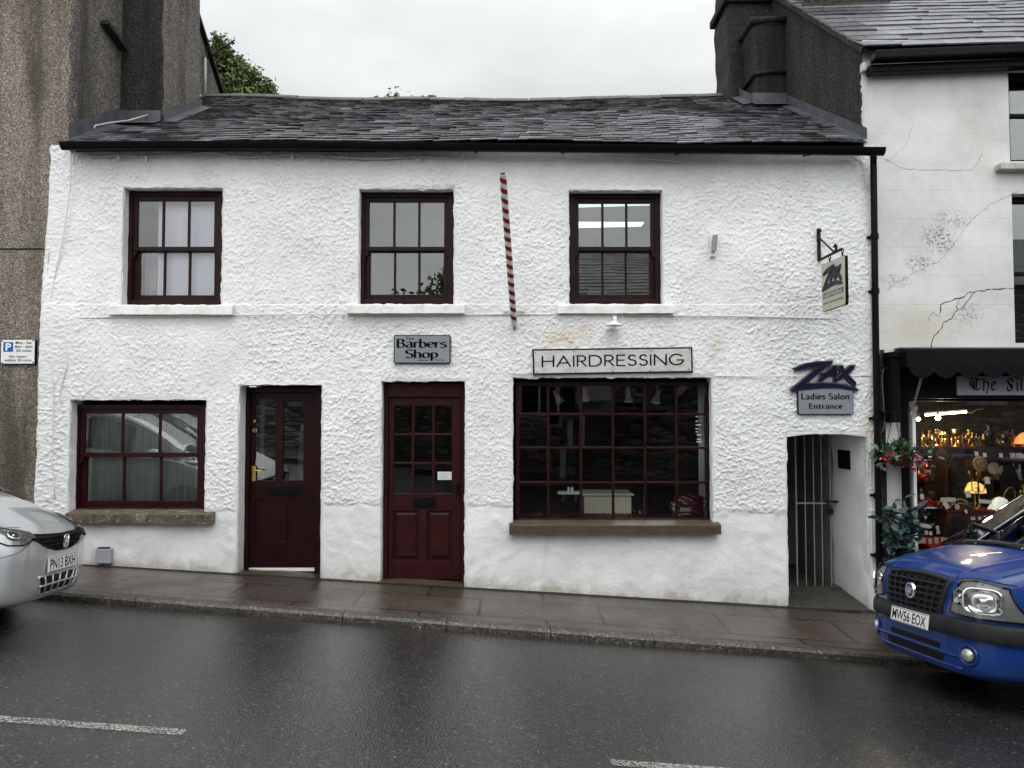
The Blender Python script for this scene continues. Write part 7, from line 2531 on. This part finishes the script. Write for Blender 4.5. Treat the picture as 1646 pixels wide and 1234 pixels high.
for k in range(-16, 17):
    for sl in (.045, -.045):
        pts = []
        for t in np.linspace(0, 1, 7):
            y = k * .032 + sl * (t - .5) * 1.6; z = .555 + .118 * t
            zb = np.interp(abs(y), [0, .12, .28, .46], [.556, .558, .588, .655]); ztp = np.interp(abs(y), [0, .3, .5], [.663, .670, .683])
            if zb + .004 < z < ztp - .004 and abs(y) < .46: pts.append(car.front(y, z, .010))
        if len(pts) > 1: g.tube(pts, .0028, 4)
for j in range(1, 4):
    g.tube([car.front(y, .575 + .027 * j, .011) for y in np.linspace(-.30 - .04 * j, .30 + .04 * j, 30)], .003, 4)
g.build('grille_mesh', M_BLACK, gr_, local=True)
g = MB(); car.line(g, [(-.50, .690), (-.30, .678), (0, .671), (.30, .678), (.50, .690)], .007, car.front, .004); g.build('grille_surround', M_BLACK, gr_, smooth='all', local=True)
# badge: an upright letter form inside a rounded chrome frame
b = MB(); c = car.front(0, .612, .022)
def bp_(y, z): return c + V((0, y, z))
for s in (-1, 1):
    b.prism([bp_(s * .012 - s * .0, -.036), bp_(s * .030, -.036), bp_(s * .036, .038), bp_(s * .024, .038), bp_(s * .016, .0)], (.008, 0, 0))
b.prism([bp_(-.018, -.004), bp_(.018, -.004), bp_(.019, .006), bp_(-.019, .006)], (.007, 0, 0))
fr_ = [(.046 * cos(a) * (1 + .12 * sin(a)), .048 * sin(a)) for a in [2 * pi * k / 28 for k in range(29)]]
b.tube([bp_(math.copysign(abs(y / .046) ** .6, y) * .046, math.copysign(abs(z / .048) ** .6, z) * .048) for y, z in fr_], .0045, 6, False)
b.build('badge', M_CHROME, root, local=True, bevel=.001)
for s in (1, -1):
    hb = MB(); car.patch(hb, [(.42, .690), (.54, .715), (.64, .742), (.725, .772)], [(.43, .662), (.56, .628), (.66, .630), (.755, .69)], 26, 10, .003, mirror=s)
    hl_ = hb.build('headlight', M_LAMPIN, root, smooth='all', local=True)
    hb = MB()
    for y, z, r_ in ((.60, .685, .042), (.69, .72, .035)):
        p = car.front(s * y, z, .006); nn = (car.front(s * y, z, .02) - p).normalized()
        a = nn.cross(V((0, 0, 1))).normalized(); bb = a.cross(nn)
        rr = []
        for r2, h in ((1., .004), (.92, .010), (.55, .004), (.3, .006), (.05, .012)):
            rr.append([p + nn * h + (a * cos(2 * pi * k / 20) * 1.25 + bb * sin(2 * pi * k / 20)) * r_ * r2 for k in range(20)])
        hb.grid(rr, closed=True)
    hb.build('reflector', M_CHROME, hl_, smooth='all', local=True)
    hb = MB(); car.patch(hb, [(.415, .692), (.54, .718), (.64, .745), (.728, .776)], [(.425, .658), (.56, .623), (.66, .625), (.76, .688)], 26, 10, .016, mirror=s)
    hb.build('lens', M_CLEAR, hl_, smooth='all', local=True)
    hb = MB(); car.line(hb, [(s * a, b_) for a, b_ in [(.415, .692), (.54, .718), (.64, .745), (.728, .776), (.76, .688), (.66, .625), (.56, .623), (.425, .658), (.415, .692)]], .0045, car.front, .004); hb.build('lamp_seal', M_BLACKM, hl_, smooth='all', local=True)
    mrb = MB(); m0_ = V((-1.12, s * .80, 1.0))
    mrb.tube([m0_, m0_ + V((.02, s * .08, .03))], .03, 8)
    rows = []
    for t, r_ in ((0, .03), (.03, .075), (.10, .085), (.15, .06), (.17, .01)):
        rows.append([m0_ + V((.06 - t, s * (.17 + .095 * cos(a) * r_ / .085), .055 + r_ * .8 * sin(a))) for a in [2 * pi * k / 18 for k in range(18)]])
    mrb.grid(rows, closed=True)
    mrb.build('wing_mirror', M_SILVER, root, smooth=50, local=True)
g = MB(); car.patch(g, [(-.36, .385), (.36, .385)], [(-.30, .262), (.30, .262)], 24, 6, .004)
li = g.build('lower_intake', M_HONEY, root, smooth='all', local=True)
g = MB()
for y in np.linspace(-.24, .24, 5):
    g.tube([car.front(y * 1.15, .384, .008), car.front(y, .323, .010), car.front(y * .95, .264, .008)], .008, 6)
g.tube([car.front(y, .322, .012) for y in np.linspace(-.345, .345, 24)], .008, 6)
g.build('intake_bars', M_SILVER, li, smooth='all', local=True)
g = MB(); car.line(g, [(-.36, .388), (.36, .388)], .008, car.front, .002, 24); car.line(g, [(-.36, .388), (-.30, .26)], .008, car.front, .002); car.line(g, [(.36, .388), (.30, .26)], .008, car.front, .002); car.line(g, [(-.30, .26), (.30, .26)], .008, car.front, .002, 24)
g.build('intake_surround', M_SILVER, li, smooth='all', local=True)
it = []
for s in (-1, 1):                                # shut lines of bonnet, bumper and doors
    it.append(([(-.145, s * .44), (-.20, s * .60), (-.42, s * .70), (-.72, s * .745)], .0035, car.top, -.001, 10))
    it.append(([(s * .47, .655), (s * .60, .58), (s * .70, .545)], .0030, car.front, -.001, 10))
    for xx in (-1.22, -2.18, -3.0):
        it.append(([(xx, .93), (xx + .01, .55), (xx + .03, .26)], .0035, lambda x, z, o, s=s: car.side(x, z, s, o), -.001, 10))
car.each('shut_line', M_BLACKM, it)
it = []
for s in (-1, 1):
    it.append(([(-.12, s * .20), (-.45, s * .34), (-.80, s * .42)], .040, car.top, -.0345, 14))
    it.append(([(-1.1, .78), (-2.2, .84), (-3.5, .88)], .014, lambda x, z, o, s=s: car.side(x, z, s, o), -.009, 14))
car.each('body_crease', M_SILVER, it)
g = MB(); g.tube([V((-.80, y, car.top(-.80, y).z + .006)) for y in np.linspace(-.68, .68, 20)], .022, 6)
g.build('scuttle', M_TRIM, root, smooth='all', local=True)
for y0, y1, in ((-.55, .05), (.05, .62)):
    g = MB(); g.tube([V((-.80, y0, 1.01)), V((-.90, (y0 + y1) / 2, 1.065)), V((-.93, y1, 1.075))], .009, 6); g.build('wiper', M_TRIM, root, smooth='all', local=True)

# ---- blue van, nose at the right edge of the picture
BXX, BYY, BH = 3.03, -2.32, R(180 + 1.5)
rot = car_pose(BXX, BYY, BH)
root = tag(empty('parked_van', V((BXX, BYY, road_z(BXX, BYY))), rot), 'blue van with black grille and number plate MW56 EOX parked at the kerb', 'van')
st = [(0.0, .42, .285, .66, .38, .70), (-.025, .60, .235, .77, .55, .82), (-.07, .70, .215, .835, .65, .895), (-.14, .765, .205, .885, .71, .95), (-.27, .815, .20, .935, .745, 1.0),
      (-.50, .845, .20, 1.005, .775, 1.075), (-.80, .858, .20, 1.075, .795, 1.145), (-1.05, .86, .20, 1.12, .80, 1.18), (-1.5, .86, .20, 1.15, .81, 1.19), (-3.9, .86, .20, 1.16, .81, 1.19), (-4.1, .845, .25, 1.15, .80, 1.18), (-4.2, .80, .32, 1.12, .76, 1.15)]
car = Car(root, st, 4.2, M_BLUE, (-.80, -3.4), .31)
car.cabin([(-.62, .74, 1.08, .66, 1.11), (-.85, .79, 1.12, .66, 1.27), (-1.25, .80, 1.13, .66, 1.55), (-1.6, .81, 1.14, .67, 1.75), (-2.2, .82, 1.15, .70, 1.83), (-3.0, .82, 1.16, .71, 1.85), (-3.8, .82, 1.16, .70, 1.83), (-4.15, .80, 1.15, .68, 1.72)], -1.58, -4.05)
car.plate('MW56 EOX', .525, dx=.04, tilt=.10)
g = MB(); car.patch(g, [(-.395, .835), (0, .852), (.395, .835)], [(-.335, .60), (0, .595), (.335, .60)], 34, 10, .004)
gr_ = g.build('grille', M_HONEY, root, smooth='all', local=True)
g = MB()
for k in range(5):
    z = .635 + .044 * k; w = np.interp(z, [.6, .84], [.345, .405])
    rows = []
    for y in np.linspace(-w, w, 40):
        c = car.front(y, z, .0)
        rows.append([c + V((.004, 0, -.010)), c + V((.030, 0, -.004)), c + V((.030, 0, .004)), c + V((.004, 0, .008))])
    g.grid(rows)
for y in np.linspace(-.36, .36, 9):
    z0_, z1_ = .606, .838
    pts = [car.front(y * np.interp(z, [.6, .84], [.9, 1.08]), z, .010) for z in np.linspace(z0_, z1_, 9)]
    for p, q in zip(pts, pts[1:]): g.bar(p, q, .007, .02, (0, 0, 1))
g.build('grille_slats', M_TRIM, gr_, smooth=30, local=True)
g = MB()
fr_ = [(-.41, .842), (-.22, .858), (0, .864), (.22, .858), (.41, .842), (.345, .588), (.0, .582), (-.345, .588), (-.41, .842)]
car.line(g, fr_, .017, car.front, .006, 10); g.build('grille_surround', M_TRIM, gr_, smooth='all', local=True)
b = MB(); c = car.front(0, .722, .034)
b.lathe([(.060, -.03), (.062, .0), (.056, .010), (.051, .010), (.051, .004)], c, 30, 'x')
bd = b.build('badge', M_CHROME, root, smooth=40, local=True)
b = MB(); b.lathe([(.0505, .000), (.0505, .006), (.03, .009), (.001, .010)], c, 30, 'x'); b.build('badge_disc', plain('badge_blue', (.01, .03, .16), .25, coat=1.), bd, smooth='all', local=True)
b = MB(); put2d(b, text_shape('FIAT', .0), c + V((.012, -.037, -.018)), (0, 1, 0), (0, 0, 1), .074, .036); b.build('lettering', M_CHROME, bd, local=True)
for s in (1, -1):
    T_ = [(.515, .852), (.60, .868), (.70, .868), (.775, .845)]; B_ = [(.460, .642), (.56, .632), (.70, .628), (.832, .632)]
    hb = MB(); car.patch(hb, T_, B_, 22, 10, .002, mirror=s)
    hl_ = hb.build('headlight', plain('grey_lamp_housing', (.34, .345, .345), .35, .1, var=.1, sc=30), root, smooth='all', local=True)
    hb = MB()
    for y, z, r_, ry in ((.552, .755, .046, .056), (.705, .745, .118, .084)):
        p = car.front(s * y, z, .004); q0 = car.front(s * (y - .05), z, 0); q1 = car.front(s * (y + .05), z, 0)
        a = (q1 - q0).normalized(); bb = V((0, 0, 1)); bb = (bb - a * bb.dot(a)).normalized(); nn = a.cross(bb)
        if nn.x < 0: nn = -nn
        rr = []
        for r2, h in ((1.06, .0), (1.06, .013), (.98, .014), (.90, .004), (.5, -.002), (.36, .006), (.28, .014), (.02, .018)):
            rr.append([p + nn * h + a * (math.copysign(abs(cos(t)) ** (.8 if r_ < .06 else .55), cos(t)) * r_ * r2) + bb * (math.copysign(abs(sin(t)) ** (.8 if r_ < .06 else .55), sin(t)) * ry * r2) for t in [2 * pi * k / 28 for k in range(28)]])
        hb.grid(rr, closed=True)
    hb.build('reflector', M_CHROME, hl_, smooth=50, local=True)
    hb = MB(); car.patch(hb, T_, B_, 22, 10, .024, mirror=s); hb.build('lens', M_CLEAR, hl_, smooth='all', local=True)
    hb = MB(); car.line(hb, [(s * a, b_) for a, b_ in T_ + B_[::-1] + T_[:1]], .006, car.front, .008); hb.build('lamp_seal', M_BLACKM, hl_, smooth='all', local=True)
    # fog lamp in its recess
    p = car.front(s * .62, .375, 0); q = car.front(s * .66, .375, 0) - car.front(s * .58, .375, 0); a = q.normalized(); bb = V((0, 0, 1)); nn = a.cross(bb)
    if nn.x < 0: nn = -nn
    def ring(lst):
        rr = []
        for r_, h in lst: rr.append([p + nn * h + (a * cos(2 * pi * k / 24) + bb * sin(2 * pi * k / 24)) * r_ for k in range(24)])
        m_ = MB(); m_.grid(rr, closed=True); return m_
    fg = ring([(.075, .0), (.072, .010), (.062, .012), (.052, .002)]).build('fog_lamp', M_BLUE, root, smooth='all', local=True)
    ring([(.058, .003), (.05, .006), (.0, .005)]).build('recess', M_BLACKM, fg, smooth='all', local=True)
    ring([(.044, .004), (.043, .018), (.03, .026), (.001, .03)]).build('lens', plain('fog_lens', (.5, .52, .5), .1, .6, coat=1.), fg, smooth='all', local=True)
    mrb = MB(); m0_ = V((-1.55, s * .82, 1.13)); rows = []
    for t, r_ in ((0, .04), (.03, .10), (.10, .11), (.15, .09), (.17, .01)):
        rows.append([m0_ + V((.06 - t, s * (.15 + .09 * cos(a) * r_ / .11), .09 + r_ * sin(a))) for a in [2 * pi * k / 18 for k in range(18)]])
    mrb.grid(rows, closed=True); mrb.tube([m0_, m0_ + V((0, s * .1, .03))], .03, 8)
    mrb.build('wing_mirror', M_TRIM, root, smooth=50, local=True)
# black bumper moulding wrapping round the corners
g = MB(); ths = np.linspace(-.96, .96, 70); rows = []
for th in ths:
    dip = .0
    zt_ = .604
    rows.append([car.polar(th, .480, .0), car.polar(th, .482, .022), car.polar(th, .500, .034), car.polar(th, .580, .031), car.polar(th, zt_, .016), car.polar(th, zt_ + .004, 0)])
g.grid(rows); g.add(rows[0], [tuple(range(6))]); g.add(rows[-1], [tuple(range(6))])
g.build('bumper_moulding', M_TRIM, root, smooth=50, local=True)
g = MB(); car.patch(g, [(-.34, .405), (.34, .405)], [(-.34, .365), (.34, .365)], 24, 3, .002, skirt=False); car.patch(g, [(-.40, .335), (.40, .335)], [(-.37, .285), (.37, .285)], 24, 3, .002, skirt=False)
li = g.build('lower_intake', M_HONEY, root, smooth='all', local=True)
g = MB()
car.line(g, [(-.60, .350), (.60, .350)], .012, car.front, .004, 30); car.line(g, [(-.56, .272), (.56, .272)], .011, car.front, .0, 30)
g.build('intake_lips', M_BLUE, li, smooth='all', local=True)
it = []
for s in (-1, 1):
    it.append(([(s * .445, .862), (s * .47, .872), (s * .58, .885), (s * .70, .887), (s * .785, .868)], .0045, car.front, -.001, 10))
    it.append(([(-.20, s * .735), (-.5, s * .765), (-.82, s * .785)], .0045, car.top, -.001, 10))
    it.append(([(s * .44, .862), (s * .405, .60)], .003, car.front, -.001, 10))
    for xx in (-1.25, -2.2):
        it.append(([(xx, 1.05), (xx + .01, .6), (xx + .03, .28)], .0045, lambda x, z, o, s=s: car.side(x, z, s, o), -.001, 10))
it.append(([(-.445, .864), (-.2, .882), (0, .888), (.2, .882), (.445, .864)], .0045, car.front, -.001, 10))
car.each('shut_line', M_BLACKM, it)
car.each('bonnet_crease', M_BLUE, [([(-.07, s * .43), (-.35, s * .50), (-.75, s * .56)], .030, car.top, -.023, 16) for s in (-1, 1)])
g = MB(); g.tube([V((-.66, y, car.top(-.66, y).z + .004)) for y in np.linspace(-.72, .72, 24)], .030, 8); g.build('scuttle', M_TRIM, root, smooth='all', local=True)
for y0, y1 in ((.60, .02), (-.02, -.62)):
    g = MB(); g.tube([V((-.68, y0, 1.15)), V((-.75, y0 - .12, 1.215)), V((-.78, (y0 + y1) / 2, 1.24)), V((-.84, y1, 1.275))], .011, 6); g.build('wiper', M_TRIM, root, smooth='all', local=True)

# ------------------------------------------------------------------ across the street: what the panes and the wet road reflect
oz = road_z(0, far_y) + .1
oh = tag(empty('stone_house', (3, -13, oz)), 'rubble stone house across the street, seen only in the shop panes', 'building')
M_OSTONE = M_RUBBLE
M_OPALE = plain('pale_grey_render', (.62, .62, .60), .9, var=.15, sc=3)
mb = MB()
wl_ = [(-.9, -.1), (.9, 2.1), (3.4, 4.6), (5.6, 6.6)]
fy = -10.3
zs0, zs1 = oz + .95, oz + 2.2
ze_ = 4.9
mb.box(-.7, 6.4, fy - .4, fy, -1.2, zs0); mb.box(-.7, 6.4, fy - .4, fy, zs1, ze_)
ops = [(.2, 1.2), (2.6, 3.6), (4.8, 5.8)]
e = -.7
for a, b in ops + [(6.4, 6.4)]:
    mb.box(e, a, fy - .4, fy, zs0, zs1); e = b
mb.box(-.7, 6.4, -16, -15.7, -1.2, ze_)
for x in (-.7, 6.1):
    mb.prism([(x, fy - .4, -1.2), (x, fy - .4, ze_), (x, -13.1, 6.5), (x, -15.7, ze_), (x, -15.7, -1.2)], (.3, 0, 0))
mb.build('wall', M_OSTONE, oh)
mb = MB()
slates(mb, (-.85, fy + .25, ze_ - .08), (6.55, fy + .25, ze_ - .08), (-.85, -13.1, 6.55), (6.55, -13.1, 6.55), .26, .2, .3, .55, .014)
mb.add([(-.85, -13.1, 6.5), (6.55, -13.1, 6.5), (6.55, -16.1, ze_), (-.85, -16.1, ze_)], [(0, 1, 2, 3)])
mb.build('roof', M_SLATE, oh)
for a, b in ops:
    w = frame_mb(a, b, zs0, zs1, .07, fy - .18, fy - .1); w.box((a + b) / 2 - .03, (a + b) / 2 + .03, fy - .17, fy - .11, zs0 + .07, zs1 - .07)
    wo_ = w.build('window', M_WHITEP, oh)
    mb = MB(); mb.box(a + .06, b - .06, fy - .16, fy - .155, zs0 + .06, zs1 - .06); mb.build('pane', plain('dark_pane', (.02, .02, .02), .05), wo_)
mb = MB(); mb.box(1.2, 3.5, fy + .004, fy + .03, 2.46, 3.6); mb.build('pale_reflection_patch', M_OPALE, oh)  # pale patch added so the shop panes mirror a bright area
mb = MB(); slates(mb, (1.1, fy + 1.0, 2.02), (3.6, fy + 1.0, 2.02), (1.1, fy + .02, 2.46), (3.6, fy + .02, 2.46), .16, .14, .2, .35, .012); mb.box(1.15, 3.55, fy + .95, fy + 1.03, 1.9, 2.01)
mb.build('lean_to_roof', M_SLATE, oh)
mb = MB()
for x in (1.25, 3.35):
    mb.box(x, x + .12, fy + .86, fy + .98, oz - .1, 1.95)
mb.bar((3.7, fy + .12, 2.05), (4.6, fy + .12, 2.95), .06, .16); mb.bar((4.6, fy + .12, 2.95), (5.5, fy + .12, 2.05), .06, .16)
mb.build('porch_timber', M_OPALE, oh)
mb = MB(); mb.box(-.9, 6.6, fy + .24, fy + .34, ze_ - .2, ze_ - .09); mb.build('gutter', M_BLACK, oh)
gw = MB()
gw.hexa([(-16, fy - .35, -1), (-.72, fy - .35, -1), (-.72, fy, -1), (-16, fy, -1), (-16, fy - .35, 2.9), (-.72, fy - .35, 2.15), (-.72, fy, 2.15), (-16, fy, 2.9)])
for k in range(52):
    x = -16 + k * .29; t = (x + 16) / 15.28
    gw.box(x, x + .27, fy - .38, fy + .03, 2.9 - .75 * t, 2.9 - .75 * t + random.uniform(.12, .2))
tag(gw.build('garden_wall', M_RUBBLE), 'dark rubble garden wall across the street, reflected in the nine-light door', 'wall')
leaf_tree((-2.9, -19, .5), 6.5, [((-2.4, -19, 6.2), .9), ((-3.2, -18.5, 5.5), .9), ((-1.8, -19, 5.4), 1.0), ((-4.2, -19, 4.9), .9), ((-2.9, -18.6, 4.4), 1.4)], 'dark bushy tree across the street, reflected in the upper panes', 2600, .22, 31)
h2 = tag(empty('stone_house', (10.5, -13, oz - .5)), 'second rubble stone house farther down across the street', 'building')
mb = MB(); mb.box(7.6, 16, -16, -10.6, -2, 5.2); mb.build('wall', M_OSTONE, h2)
mb = MB(); mb.prism([(7.4, -10.3, 5.2), (7.4, -13.3, 7.0), (7.4, -16.3, 5.2)], (8.8, 0, 0)); mb.build('roof', M_SLATE, h2)
mb = MB()
for x in (8.6, 11.2, 13.8):
    mb = frame_mb(x, x + 1, 2.2, 3.6, .07, -10.62, -10.55); mb.box(x + .07, x + .93, -10.6, -10.59, 2.27, 3.53); mb.build('window', M_WHITEP, h2)
